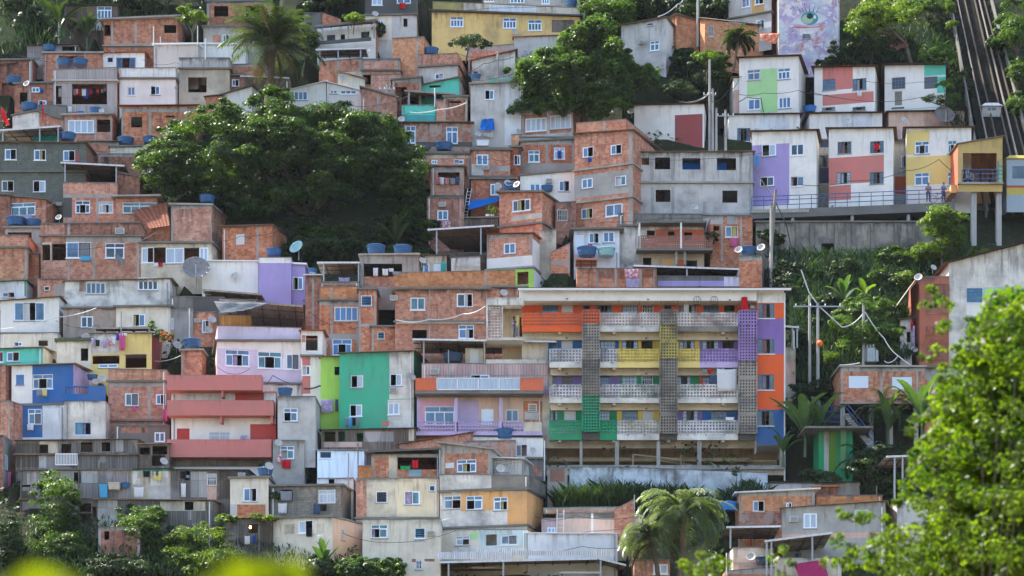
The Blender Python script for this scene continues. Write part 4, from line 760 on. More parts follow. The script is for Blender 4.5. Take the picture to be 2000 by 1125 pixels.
c3_ = H('plaster_house', 'cream wall house under a dark sheet canopy with a dish and tank', 'd4', (900, 912, 1205, 910, 1085), 'cr', roof='n', dep=3.5, paint='wd 900 1020 1205 1085')
canopy(c3_, 848, 752, 1262, 745, 845, depth=4, posts='880', yp=915, m='tind', dd_=0) if 0 else canopy(c3_, 848, 752, 1262, 745, 845, depth=4, posts='880', yp=915, m='tind')
c4_ = H('metal_roof_house', 'house with a wide pale metal terrace roof on thin posts, lower right', 'd4', (1205, 990, 1720, 985, 1140), 'crd', 'O 1380 940 1381 941', roof='n', dep=4, dd=-1)
canopy(c4_, 1140, 858, 1650, 795, 960, 930, depth=5, posts='1155 1190 1500', yp=1125, m='tin', front=.8)
H('brick_wall', 'low brick wall at the bottom edge under the dish and dark tank', 'd4', (840, 1090, 1215, 1060, 1150), 'bk', roof='n', dep=2, cat='wall', dd=-1)
c5 = H('concrete_house', 'grey concrete wall house behind the near tree with a tall metal canopy', 'e4', (668, 555, 900, 550, 870), 'gl', roof='n', dep=5, dd=-1)
canopy(c5, 585, 218, 960, 205, 330, depth=6, posts='650 710', yp=560, m='tin')

# ================================================================ THE APARTMENT BLOCK
AD = hill_d(880) - .4
ap = empty('apartment_building', P3(1075, 870, AD)); tag(ap, 'long four-storey gallery apartment block painted orange, purple, yellow, green and blue', 'apartment building')
AZ = ap.location.z
def ax(t, x): return (px(t, x, 0)[0]-1000)/F*AD - ap.location.x
def az(t, y): return (HY-px(t, 0, y)[1])/F*AD - AZ
fA = Frame((0, 0, 0), (1, 0, 0), (0, 1, 0)); GD = 1.35   # gallery depth
fB = Frame((0, GD, 0), (1, 0, 0), (0, 1, 0))
def bx_(t, x): return ((px(t, x, 0)[0]-1000)/F*(AD+GD)) - ap.location.x
def bz_(t, y): return (HY-px(t, 0, y)[1])/F*(AD+GD) - AZ
XR = ax('d3', 1285); X0 = ax('c3', 1060); XR0 = ax('d3', 1075); W_ = XR
zt = az('d3', 88); zb0 = az('d4', 92)
BW = []   # back wall windows and paints in zoomed photo pixels
def bwp(t, s): return [(q.split()[0], bx_(t, float(q.split()[1])), bz_(t, float(q.split()[4])), bx_(t, float(q.split()[3])), bz_(t, float(q.split()[2]))) for q in s.split(';')]
wins = bwp('c3', 'K 1005 155 1125 240;D 1152 155 1237 240;J 1313 153 1368 215;G 1415 155 1532 245;K 1085 430 1118 510;D 1150 425 1235 512;K 1445 428 1560 510;K 1085 693 1115 780;D 1152 690 1237 782;K 1440 698 1523 780;G 1068 965 1120 1055;D 1170 960 1258 1058;K 1432 965 1518 1055') + \
    bwp('d3', 'K 60 160 178 245;I 210 160 295 250;J 377 158 433 213;G 495 160 615 250;K 672 160 792 250;O 830 160 912 250;G 55 427 180 515;O 205 427 290 515;G 490 430 610 515;G 665 432 790 515;O 820 432 905 515;K 55 698 175 785;I 207 697 290 785;G 478 698 580 785;K 665 698 775 785;K 58 963 178 1060;D 210 963 295 1060;G 515 968 635 1060;K 730 970 853 1060')
def paints_(t, s): return [(q.split()[0], bx_(t, float(q.split()[1])), bz_(t, float(q.split()[4])), bx_(t, float(q.split()[3])), bz_(t, float(q.split()[2]))) for q in s.split(';')]
pps = paints_('c3', 'or 850 152 1640 340;bl 1050 420 1310 600;pup 1080 690 1310 870;gna 1060 958 1310 1110') + paints_('d3', 'or -10 152 1075 340;bl -120 425 35 600;ye 35 425 480 600;ye 470 425 645 600;pup 645 425 1075 600;pup -200 695 40 870;gna 40 695 480 870;gna 470 695 645 870;or 645 695 1075 870;gna -220 960 20 1130;ye 20 960 475 1130;pup 470 960 665 1130;bl 665 960 1075 1130')
amats = ['crd']
def ami(n):
    if n not in amats: amats.append(n)
    return amats.index(n)
mb = MB()
face_grid(mb, Frame((bx_('c3', 850), GD, 0), (1, 0, 0), (0, 1, 0)), XR0-bx_('c3', 850), zt, zt, [(a-bx_('c3', 850), b, c-bx_('c3', 850), d) for _, a, b, c, d in wins], [(ami(p[0]), p[1]-bx_('c3', 850), p[2], p[3]-bx_('c3', 850), p[4]) for p in pps], 0)
# body: ends, back, roof deck
DEP = 9.
mb.quad((bx_('c3', 850), GD, -1), (bx_('c3', 850), DEP, -1), (bx_('c3', 850), DEP, zt), (bx_('c3', 850), GD, zt), ami('w'))
mb.quad((bx_('c3', 850), DEP, -1), (XR, DEP, -1), (XR, DEP, zt), (bx_('c3', 850), DEP, zt), 0)
mb.quad((XR, 0, zb0-1), (XR, DEP, zb0-1), (XR, DEP, zt), (XR, 0, zt), ami('w')); mb.quad((XR0, 0, zb0-1), (XR0, GD, zb0-1), (XR0, GD, zt), (XR0, 0, zt), ami('w'))
mb.quad((bx_('c3', 850), GD, zb0), (XR, GD, zb0), (XR, DEP, zb0), (bx_('c3', 850), DEP, zb0), ami('gy'))
mb.build('wall', amats, ap)
for ty, a, b, c, d in wins:
    make_window(ap, fB, ty, a, b, c, d, fm={'D': random.choice(['fwd', 'fwd', 'white', 'gd']), 'I': 'fw'}.get(ty, 'fg'), pane={'K': random.choice(['gm', 'gc', 'gb', 'gm']), 'G': random.choice(['gb', 'gm', 'gc'])}.get(ty))
# solid right bay
pz = lambda y: az('d3', y)
rwn = [('G', ax('d3', 1090), pz(278), ax('d3', 1213), pz(165)), ('G', ax('d3', 1090), pz(547), ax('d3', 1213), pz(433)), ('G', ax('d3', 1088), pz(820), ax('d3', 1210), pz(703)), ('G', ax('d3', 1083), pz(1092), ax('d3', 1208), pz(977))]
mb = MB(); am = ['w', 'or', 'pup', 'bl']; WW = XR-XR0; zb1 = az('d4', 132); fo = Frame((XR0, 0, zb1), (1, 0, 0), (0, 1, 0))
cz = lambda v: v-zb1
face_grid(mb, fo, WW, cz(zt), cz(zt), [(a-XR0, cz(b), c-XR0, cz(d)) for _, a, b, c, d in rwn], [(1, 0, cz(pz(280)), WW, cz(pz(160))), (2, 0, cz(pz(550)), WW, cz(pz(280))), (1, 0, cz(pz(970)), WW, cz(pz(550))), (3, 0, 0, WW, cz(pz(970)))], 0)
mb.quad((XR0, 0, zb1), (XR, 0, zb1), (XR, 6, zb1), (XR0, 6, zb1), 0); mb.build('wall_bay', am, ap)
for ty, a, b, c, d in rwn: make_window(ap, fA, ty, a, b, c, d, fm='fg', pane=random.choice(['gm', 'gb', 'gc']))
mb = MB(); mb.tube([(XR+.04, -.06, zb1-3), (XR+.04, -.06, zt)], .06); mb.build('downpipe', 'pipe', ap)
# roof and white top band over the galleries
rl = ax('c3', 830); mb = MB(); wavy(mb, (rl-.1, -.75, zt+.28), (XR+.45, -.75, zt+.28), (XR+.45, DEP, zt+.75), (rl-.1, DEP, zt+.75), .2, .03); o = mb.build('roof', 'eave', ap)
mb = MB(); mb.box(rl-.1, -.85, zt+.05, XR+.45, -.7, zt+.2); mb.build('gutter', 'pipe', o)
mb = MB(); mb.box(rl, -.25, az('d3', 150), XR0-.004, GD-.004, zt+.26); mb.box(XR0-.004, -.003, zt-.01, XR, DEP, zt+.26); mb.build('top_band', 'w', ap)
# gallery slabs with painted fronts and ceilings
def slab(xa, xb, y0, y1, m, t='d3', proud=0.):
    mb = MB(); mb.box(xa, -.05-proud, az(t, y1), xb, GD-.004, az(t, y0)); mb.build('gallery_slab', m, ap)
F1 = ('d3', 238, 335, 382, 425); F2 = ('d3', 512, 607, 652, 695); F3 = ('d3', 780, 880, 920, 960)
T1, T2, T3 = (ax('c3', 1305), ax('c3', 1440)), (ax('d3', 340), ax('d3', 475)), (ax('d3', 935), ax('d3', 1075))
XF1 = ax('c3', 850)
segs = {1: [(XF1, T1[0], 'lo', 'or'), (T1[1], T2[0], 'lw', 'ws'), (T2[1], T3[0], 'lw', 'ldk')],
        2: [(X0, T1[0], 'lw', 'wd'), (T1[1], ax('d3', 20), 'lw', 'wd'), (ax('d3', 20), T2[0], 'ly', 'yel'), (T2[1], ax('d3', 647), 'ly', 'yel'), (ax('d3', 647), T3[0], 'lp', 'lvd')],
        3: [(X0, T1[0], 'lw', 'wd'), (T1[1], T2[0], 'lw', 'wd'), (T2[1], T3[0], 'lw', 'wd')],
        4: [(X0, T1[0], 'lg', 'gna'), (T1[1], ax('d3', 20), 'lg', 'gna'), (ax('d3', 20), T2[0], 'lw', 'wd'), (T2[1], T3[0], 'lw', 'wd')]}
zs = {1: (az('d3', 240), az('d3', 335), az('d3', 380)), 2: (az('d3', 513), az('d3', 607), az('d3', 652)), 3: (az('d3', 782), az('d3', 880), az('d3', 920)), 4: (az('d3', 1055), az('d4', 47), az('d4', 95))}
for k, ss in segs.items():
    za, zm, zc = zs[k]
    for (a, b, lm, sm_) in ss:
        mb = MB(); lattice(mb, fA, a+.03, zm, b-.03, za, -.02, .09, .245, .12); n = max(1, round((b-a)/4.6))
        for i in range(n+1):
            xx = a+.05+(b-a-.1)*i/n; fA.box(mb, xx-.07, zm-.01, xx+.07, za+.02, -.035, .11)
        mb.build('gallery_lattice', lm, ap)
        mb = MB(); mb.box(a, -.05, zc, b, .14, zm-.03); mb.build('gallery_slab', sm_, ap)
    a, b = ss[0][0], T3[1]
    mb = MB(); mb.box(a, .14, zc+.12, XR0-.004, GD-.004, zc+.3); mb.build('gallery_floor', 'crd', ap)
    if k < 4:
        mb = MB(); z2 = {1: 425, 2: 695, 3: 960}[k]; mb.box(a+.1, GD-.35, az('d3', z2)+.05, XR0-.01, GD-.006, zc+.12); mb.build('ceiling_beam', 'cr', ap)
    for i in range(5):
        xx = XF1+3+i*4.3; mb = MB(); mb.box(xx-.12, .14, zc-.12, xx+.12, GD-.36, zc+.12); mb.build('cross_beam', 'cr', ap)
# lattice towers in front of the galleries
def tower(T, sg):
    for (t0, y0, t1, y1, m) in sg:
        za, zb_ = az(t0, y0), az(t1, y1); mb = MB(); fr = Frame((0, -.62, 0), (1, 0, 0), (0, 1, 0))
        n = max(1, round((za-zb_)/1.4))
        lattice(mb, fr, T[0]+.05, zb_+.03, T[1]-.05, za-.03, 0, .1, .235, .095)
        for i in range(n+1): z = zb_+(za-zb_)*i/n; fr.box(mb, T[0], max(zb_, z-.05), T[1], min(za, z+.05), -.02, .12)
        for s in (0, 1):
            x = T[s]; mb.box(min(x, x+(.09 if s == 0 else -.09)), -.64, zb_, max(x, x+(.09 if s == 0 else -.09)), -.04, za)
        mb.build('lattice_tower', m, ap)
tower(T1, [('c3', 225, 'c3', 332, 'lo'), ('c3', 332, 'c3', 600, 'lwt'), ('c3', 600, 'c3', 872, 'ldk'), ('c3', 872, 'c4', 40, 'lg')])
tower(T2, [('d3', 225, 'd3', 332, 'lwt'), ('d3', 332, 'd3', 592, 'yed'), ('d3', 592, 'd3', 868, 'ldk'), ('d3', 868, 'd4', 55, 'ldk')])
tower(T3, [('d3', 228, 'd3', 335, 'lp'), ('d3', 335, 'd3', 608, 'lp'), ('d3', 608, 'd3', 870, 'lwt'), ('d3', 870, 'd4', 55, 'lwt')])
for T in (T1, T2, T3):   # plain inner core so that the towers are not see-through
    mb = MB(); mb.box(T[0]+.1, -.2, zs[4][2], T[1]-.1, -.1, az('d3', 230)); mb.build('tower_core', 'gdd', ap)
for x in (30, 187, 350, 478, 630, 940, 1073):
    mb = MB(); xx = ax('d3', x); mb.tube([(xx, -.3, az('d3', 240)), (xx, -.3, az('d3', 150))], .025); mb.build('rod', 'rust', ap)
for t, x, y in (('c3', 1192, 137), ('d3', 253, 141), ('d3', 872, 145)):
    mb = MB(); mb.box(ax(t, x-8), -.29, az(t, y+5), ax(t, x+8), -.253, az(t, y-5)); mb.build('number_plate', 'fg', ap)
for f_, y in ((2, 405), (3, 675), (4, 942)):
    for t, x in (('c3', 1192), ('d3', 247), ('d3', 862)):
        if f_ == 4 and x == 862: continue
        mb = MB(); mb.box(ax(t, x-8), GD-.41, az(t, y+8), ax(t, x+8), GD-.352, az(t, y-3)); mb.build('number_plate', 'fg', ap)
# left stair frame
za = az('c3', 128); zl = az('c3', 430); mb = MB(); xa, xb = ax('c3', 580), ax('c3', 865)
mb.box(xa, -.3, az('c3', 185), xb, .2, za); mb.box(xa, -.3, zl, ax('c3', 593), .2, az('c3', 185)); mb.box(ax('c3', 693), -.1, zl, ax('c3', 706), .2, az('c3', 185)); mb.box(xa, -.3, zl-.2, xb, 2.5, zl); mb.box(xa, .2, za-.2, xb, 3., za)
mb.build('stair_frame', 'wd', ap)
mb = MB(); lattice(mb, fA, ax('c3', 593), zl, ax('c3', 693), az('c3', 186), -.1, .0, .24, .075); mb.build('stair_lattice', 'lw', ap)
mb = MB(); mb.box(ax('c3', 700), 2.6, zl-3, XF1+.5, 2.75, za-.2); mb.build('stair_wall', 'tan', ap)
# stilts and undercroft
for t, x0_, x1_ in (('d4', 5, 35), ('d4', 322, 348), ('d4', 630, 660), ('d4', 1255, 1285), ('c4', 1290, 1310)):
    mb = MB(); mb.box(ax(t, x0_), .1, az('d4', 300), ax(t, x1_), .6, zs[4][2]+.001 if x0_ != 1255 else zb1); mb.build('stilt', 'cc', ap)
mb = MB(); mb.box(X0-.3, -.2, az('d4', 320), XR+.1, .8, az('d4', 288)); mb.build('ground_beam', 'cc', ap)
mb = MB(); mb.box(X0-.3, 4.2, az('d4', 330), XR, 4.5, zb0+.2); mb.build('undercroft_wall', 'tan', ap)
mb = MB(); mb.box(X0-.3, 0, az('d4', 322)-.4, XR, 6.3, az('d4', 322)); mb.build('undercroft_floor', 'tan', ap)
for (x0_, y0_, x1_, y1_, dd_) in ((150, 180, 520, 222, 1.5), (148, 180, 148, 280, 1.5), (520, 170, 520, 285, 2.2), (540, 170, 540, 285, 2.2), (1070, 232, 1240, 232, 1.4), (40, 205, 140, 210, 2), (350, 215, 610, 245, 2.5), (745, 255, 790, 285, 1)):
    mb = MB(); mb.tube([(ax('d4', x0_), dd_, az('d4', y0_)), (ax('d4', x1_), dd_, az('d4', y1_))], .07); mb.build('pipe', 'tan', ap)
mb = MB(); mb.box(X0, 3.0, az('d4', 210), XR0, 3.3, az('d4', 180)); mb.build('under_beam', 'tan', ap)
H('retaining_wall', 'pale bluish stained retaining wall with tall grass under the apartment block', 'd4', (-5, 300, 1160, 345, 520), 'pbs', roof='n', cat='wall', dep=1.5, D=hill_d(925)-1.5, ext=4)
H('retaining_wall', 'pale stained end of the retaining wall beside the brick lattice', 'c4', (1212, 302, 1552, 300, 520), 'pbs', roof='n', cat='wall', dep=1.5, D=hill_d(925)-1.45, ext=4)
H('brick_wall', 'brick lattice screen wall in a concrete frame left of the retaining wall', 'c4', (1045, 310, 1195, 305, 445), 'cc', roof='n', paint='lbk 1062 318 1172 410', dep=1, cat='wall', D=hill_d(925)-1.8)
sh = H('plaster_house', 'beige house corner with balcony awning behind the right end of the apartment block', 'd3', (1290, 500, 1372, 500, 780), 'crd', roof='n', dep=5, D=hill_d(760), paint='pkl 1290 590 1372 780')
canopy(sh, 1285, 335, 1398, 345, 360, depth=3, posts='1350 1385', yp=500, m='tin')
# ================================================================ HOUSES, centre and lower left
bg_ = H('brick_house', 'big brick house with three storeys of curved ledges left of the apartment block', 'c3', (-110, 62, 590, 62, 545), 'bk', 'B 5 120 118 215; L 357 90 478 192; LT 370 328 487 432; O 20 365 130 430', ledge='305', roof='f', slab='cm', oh=.4, dep=6, cols='150', colw=4, D=hill_d(760)+.4)
extra(bg_, 'beam_ends', 'crd', '-100 312 570 320', -.2, -.003)
H('brick_house', 'rear wing of the big brick house with dishes at its corner', 'c3', (590, 48, 880, 48, 445), 'bk', 'O 700 300 701 301', roof='f', slab='cm', dep=5, D=hill_d(760)+.8, oh=.3, cols='')
H('brick_wall', 'long brick roof parapet of the big brick house', 'c2', (-120, 1020, 800, 1002, 1120), 'bo', roof='n', dep=5, cols='575', cat='wall', D=hill_d(760)+1.2, ext=.2)
H('brick_house', 'brick stair tower with a louvred window and toilet vent beside the big brick house', 'b3', (1165, 62, 1300, 62, 545), 'bk', 'J 1183 105 1265 185; J 1308 378 1309 379', cols='1172 1292', paint='gy 1160 320 1300 340', dep=4, D=hill_d(720))
sb3 = H('brick_house', 'left side of the big brick house with a small louvred window', 'b3', (1262, 345, 1440, 345, 545), 'bk', 'J 1308 378 1362 437', cols='1275 1500', dep=4, D=hill_d(730))
H('terrace_house', 'roof terrace in a concrete frame with white wash and brick parapet', 'b2', (1178, 890, 1615, 885, 1120), 'cc', 'O 1205 950 1495 1048', roof='f', slab='cc', paint='bk 1195 1048 1615 1125', dep=5, D=hill_d(670), side='cc')
to_ = H('brick_house', 'narrow brick tower house with blue and pink curtained windows', 'b3', (868, 148, 1168, 150, 570), 'bk', '4 980 190 1160 300; CT 967 437 1113 560', cols='960 1155', paint='gy 868 395 1168 440; gy 868 148 1168 180', dep=5, D=hill_d(700), ledge='140', pane='gbl')
H('brick_wall', 'orange brick terrace parapet on top of the narrow tower house', 'b3', (878, 45, 1168, 38, 130), 'bo', cols='962', roof='n', dep=4, cat='wall', D=hill_d(695), ext=.4)
tn_ = H('roof_terrace', 'shaded roof terrace under a brown sheet roof above the narrow tower house', 'b2', (880, 1090, 1170, 1090, 1140), 'bd', roof='n', cat='terrace', dep=4, D=hill_d(690))
canopy(tn_, 850, 940, 1175, 940, 1030, depth=4, posts='900 1165', yp=1100, m='fibro', ribs=3)
H('brick_house', 'shaded brick house slice with grey column left of the narrow tower house', 'b2', (762, 1040, 885, 1040, 1445), 'bd', roof='f', cols='820', dep=4, D=hill_d(680), slab='tinw', thick=.08)
# pink tile house with canopy
pt = H('terrace_house', 'pinkish tile-faced house with a metal roofed terrace and glass balcony', 'c3', (92, 622, 1045, 625, 860), 'sal', 'R 462 705 605 840; C 815 727 997 800', roof='n', dep=6, D=hill_d(868), side='ora', ext=0)
canopy(pt, 22, 435, 1112, 452, 545, depth=5.5, posts='107 567 1042', yp=625, m='tin', ribs=8, front=.3, pm='cc')
extra(pt, 'stair_house', 'crd', '420 482 555 615', 1.0, 2.5); extra(pt, 'shutter', 'fwd', '455 495 522 612', .9, .98); extra(pt, 'terrace_wall', 'bd', '120 540 420 625', 3.8, 4.); extra(pt, 'terrace_rail', 'wd', '578 590 1035 622', -.05, .1); extra(pt, 'terrace_back', 'wd', '560 560 1040 625', 3.8, 4.)
extra(pt, 'balcony_wall', 'ora', '50 755 208 852', -1.3, -1.1); extra(pt, 'balcony_wall', 'ora', '836 755 1010 852', -1.3, -1.1); extra(pt, 'balcony_floor', 'cm', '45 850 1012 872', -1.3, -.003)
gr = extra(pt, 'glass_railing', 'gc', '212 760 834 838', -1.24, -1.22)
for q in ('208 755 214 845', '362 755 368 845', '520 755 526 845', '676 755 682 845', '208 753 836 759', '208 838 836 845'): extra(pt, 'rail_bar', 'white', q, -1.27, -1.19, gr)
ll_ = H('balcony_house', 'lilac, pink and white house with a purple lattice balustrade', 'c3', (55, 878, 1005, 878, 1190), 'tanl', '3T 115 945 340 1090; D 543 965 635 1090; B 727 967 827 1063; J 900 925 963 985', paint='pk 80 900 340 1190; lvd 365 900 525 1190; lvd 55 878 80 1190; bk 862 905 1005 1080; gl 870 985 985 1045', roof='n', dep=6, D=hill_d(868)+.3, side='lvd')
for q in ('342 895 366 1190', '680 895 706 1190'): extra(ll_, 'pillar', 'lvd', q, -.9, -.65)
for q in ('68 1078 340 1152', '362 1078 676 1152', '704 1078 860 1152'):
    b2 = MB(); q = nums(q); a_, b_ = ll_.at(q[0], q[3]); c_, d_ = ll_.at(q[2], q[1]); lattice(b2, ll_.fF, a_, b_, c_, d_, -.9, -.8, .24, .08); b2.build('balustrade', 'll', ll_.root)
extra(ll_, 'balustrade_wall', 'crd', '862 1078 1000 1152', -.9, -.75); extra(ll_, 'balcony_floor', 'lvd', '50 1152 1005 1180', -1.0, -.003)
H('plaster_house', 'white ground storey with one blue window under the lilac balcony', 'c4', (440, 72, 1012, 80, 240), 'w', 'L 803 125 893 222', roof='n', dep=4, D=hill_d(880), side='lv')
H('plaster_house', 'green block house with a white right third and window wash', 'b3', (1020, 545, 1583, 528, 1115), 'gn', 'R 1107 708 1200 805; R 1403 697 1493 793; R 1098 930 1192 1023; B 1385 915 1475 1010', paint='wd 1398 500 1600 890; wd 1385 890 1600 1125; re 1340 1055 1395 1095', roof='c', side='gna', dep=6, rz=-.8, pane='gc')
H('plaster_house', 'narrow lime green house between the red strip and the green block', 'b3', (878, 572, 1024, 570, 1018), 'li', 'O 983 645 1022 707', roof='c', dep=4, dd=-.4)
H('plaster_house', 'narrow house half red half white beside the lime green house', 'b3', (738, 568, 892, 570, 835), 'w', 'R 738 636 800 710', paint='re 738 560 800 850', roof='f', dep=4, D=hill_d(800))
H('plaster_house', 'white framed open room standing on the red and white house', 'b3', (730, 372, 892, 372, 560), 'w', 'O 765 408 855 522', paint='bk 735 405 762 460', roof='c', dep=3.5, D=hill_d(795), rm='tile')
lvh = H('plaster_house', 'lilac house with two wide windows and a roofed terrace on top', 'b3', (92, 455, 742, 455, 770), 'lv', 'CT 155 520 338 638; CT 400 535 582 655; L 615 550 715 665', paint='w 92 440 742 505; w 400 455 742 540; w 590 540 742 670', roof='f', rz=1.2, ls='tanl', ledge='', slab='cm', dep=6, D=hill_d(768)-1, oh=.3)
H('roof_parapet', 'plain lilac terrace parapet on the lilac house', 'b3', (95, 335, 730, 352, 445), 'lv', roof='n', cat='parapet', dep=5, D=hill_d(768)-.8, rz=1.2, ext=.2)
lc = H('roof_terrace', 'dim terrace with plank screens under the brown sheet roof of the lilac house', 'b3', (110, 260, 350, 262, 345), 'ogl2', roof='n', cat='terrace', dep=1, D=hill_d(760)+2)
canopy(lc, 110, 135, 745, 185, 330, 350, depth=5.5, m='fibro', front=1.6, ribs=5, g='fibro', off=-.4)
l2 = H('tin_shed', 'dim tin-roofed lean-to beside the big mesh dish', 'b3', (-20, 130, 400, 140, 200), 'gdd', roof='n', cat='shed', dep=2, D=hill_d(640))
canopy(l2, -20, 60, 430, 95, 135, 150, depth=3, m='tin', g='fibro')
H('plaster_house', 'white ground storey under the lilac house above the grey rendered block', 'b3', (440, 775, 735, 780, 880), 'wd', 'O 560 830 561 831', roof='f', dep=4, D=hill_d(775))
# pink house
pkh = H('balcony_house', 'salmon pink house with three solid balcony bands and red wall panels', 'a3', (1298, 845, 2090, 845, 1550), 'w', '2T 1585 1140 1742 1222; S rd 1340 1112 1436 1210', paint='rd 1780 840 2000 925; rd 1895 1080 2090 1225', roof='f', dep=5, D=hill_d(905)+1, side='rd', slab='re', oh=.05)
extra(pkh, 'balcony_band', 're', '1285 730 1995 845', -1.2, .0); extra(pkh, 'balcony_band', 're', '1285 920 2085 1035', -1.2, -.003); extra(pkh, 'balcony_band', 're', '1285 1215 2070 1348', -1.2, -.003)
for q in ('1690 840 1705 890', '1680 1035 1695 1085', '2060 1035 2078 1090'): extra(pkh, 'bracket', 're', q, -1.0, -.003)
extra(pkh, 'underside', 'wob', '1300 1348 2060 1400', -.2, .0)
gyh = H('plaster_house', 'grey rendered house with a white framed window right of the salmon pink house', 'b3', (552, 872, 838, 872, 1215), 'gl', 'RT 597 960 703 1060', roof='n', dep=5, D=hill_d(915)+.3)
H('plaster_house', 'lower half of the grey house with red cloth hanging from its window', 'b4', (515, 100, 755, 100, 310), 'gy', 'RT 572 140 677 240', roof='n', dep=4, D=hill_d(915))
# left column
H('plaster_house', 'greyish white house with two four-pane windows and patched brick', 'a3', (485, 0, 1288, -20, 195), 'ws', '4 650 5 800 95; 4 1045 -30 1197 65; O 700 100 701 101', roof='c', dep=5, paint='bx 600 -20 650 75; bp 510 -20 890 0; bx 890 -60 1045 0', D=hill_d(600)-.2)
H('plaster_house', 'cracked pinkish house wall with flaking plaster and barred window', 'a3', (478, 205, 880, 205, 430), 'pkc', 'B 612 262 705 350', roof='f', dep=4, D=hill_d(660), slab='cm')
H('plaster_house', 'cream white house with an open window and shelf, above the washing lines', 'a3', (880, 196, 1288, 192, 400), 'cr', 'R 1005 245 1100 340', roof='f', dep=4, D=hill_d(660)-.3, slab='cm', oh=.3)
H('concrete_house', 'dull grey cement house with a white pole beside the big mesh dish', 'a3', (1288, 205, 1462, 205, 440), 'gy', 'B 1282 275 1315 365', roof='n', dep=4, D=hill_d(660)+.3)
H('concrete_wall', 'blackened concrete parapet below the long white wall', 'a3', (1288, 112, 1700, 122, 215), 'cm', roof='n', cat='parapet', dep=4, paint='gdd 1460 100 1700 230', D=hill_d(655)+.6)
H('brick_house', 'brick house with a wall cooler behind two small dishes', 'a3', (1455, 232, 1640, 232, 420), 'bk', 'L 1530 290 1585 388', roof='n', dep=3, D=hill_d(655)+.2)
wt = H('plaster_house', 'white house with one wide open three-part window and wooden eaves', 'a3', (3, 150, 448, 118, 395), 'w', 'C 105 155 340 298', roof='c', dep=5, rs=.0, rm='wob', ledge='395', fm='fw')
H('plaster_house', 'cream low storey with two small openings under the wooden-eaved white house', 'a3', (8, 398, 440, 388, 505), 'cr', 'O 290 445 362 488; R 105 455 170 492', roof='n', dep=4)
H('plaster_house', 'plain cream house wall left of the yellow house with laundry', 'a3', (430, 455, 690, 450, 680), 'cr', 'O 612 505 668 600', roof='f', dep=4, slab='grs2', thick=.25)
H('plaster_house', 'bright teal house with cream side and corrugated roof at the left edge', 'a3', (-60, 515, 325, 500, 660), 'te', 'L -30 530 25 610; L 50 530 147 607', roof='c', side='cr', dep=6, rz=-.5, paint='te3 -60 600 330 670')
bh_ = H('plaster_house', 'deep blue and white house under a thick corrugated roof', 'a3', (88, 640, 556, 625, 930), 'bl', 'B fb 122 705 182 785; CT 247 700 400 815', paint='w 88 620 245 930', roof='c', side='lvd', dep=5, rz=-.7, ledge='930', oh=.4)
H('plaster_house', 'white storey with blue window strip under the deep blue house', 'a3', (148, 942, 492, 935, 1180), 'pb', 'LT 213 965 315 1082', paint='bl 148 930 322 1180', roof='n', dep=4)
bb2 = H('plaster_house', 'white house with blue balcony wall and blue framed window', 'a3', (488, 905, 800, 905, 1180), 'wd', 'L fb 570 1068 688 1160', roof='n', dep=5, dd=-.3)
extra(bb2, 'balcony_wall', 'bl', '462 790 497 905; 497 852 665 905; 665 790 800 905; 497 790 665 800', -.1, .1)
for i in range(9): extra(bb2, 'grille_bar', 'fd', f'{505+i*19} 800 {508+i*19} 852', -.02, .02)
yh = H('balcony_house', 'mustard house with washing lines across its parapet and a dark red side', 'a3', (690, 395, 1150, 392, 680), 'yel', 'O 700 560 905 625; 2 745 622 892 655; O 950 550 1110 655', roof='f', side='red', dep=4, paint='ws 690 395 900 545; crd 690 545 1150 560', slab='cm', thick=.06, rz=-.4)
canopy(yh, 700, 350, 1145, 350, 375, depth=2.5, m='fibro', g='fibro', posts='720 1130', yp=395)
kb = H('brick_house', 'brick house with an uneven brick parapet and two windows with pink wash', 'a3', (820, 662, 1262, 672, 1055), 'bk', 'L 947 845 1050 942; L 1180 852 1256 932', paint='bo 845 650 1362 755; cc 825 758 1260 795', ledge='757; 1055', roof='n', cols='1130', colw=12, dep=5)
H('brick_house', 'shaded understorey of the brick house with uneven parapet', 'a4', (870, -15, 1285, -15, 130), 'gd', 'B 1170 35 1250 110', paint='bd 920 0 1115 40', roof='n', dep=4, dd=.8)
H('brick_tower', 'small brick pillar tower carrying a blue water tank', 'a3', (1372, 525, 1530, 522, 740), 'bk', cols='1378', roof='f', dep=2.4, cat='tower', slab='cc')
H('brick_house', 'brick house edge with dark mouldy corner at the far left, beside the blue house', 'a3', (-60, 635, 42, 630, 915), 'bk', roof='n', dep=4, rz=-.3)
H('brick_house', 'lower brick house with a concrete parapet pier at the far left', 'a3', (-60, 905, 75, 905, 1280), 'bk', roof='n', dep=5, rz=-.5, cols='70', paint='bp -60 905 60 1010')
H('brick_house', 'grey plastered house on concrete legs at the lower left edge', 'a4', (-60, 60, 22, 60, 420), 'bd', '', roof='n', side='gy', dep=6, rwin='B 38 215 60 315', rz=0)
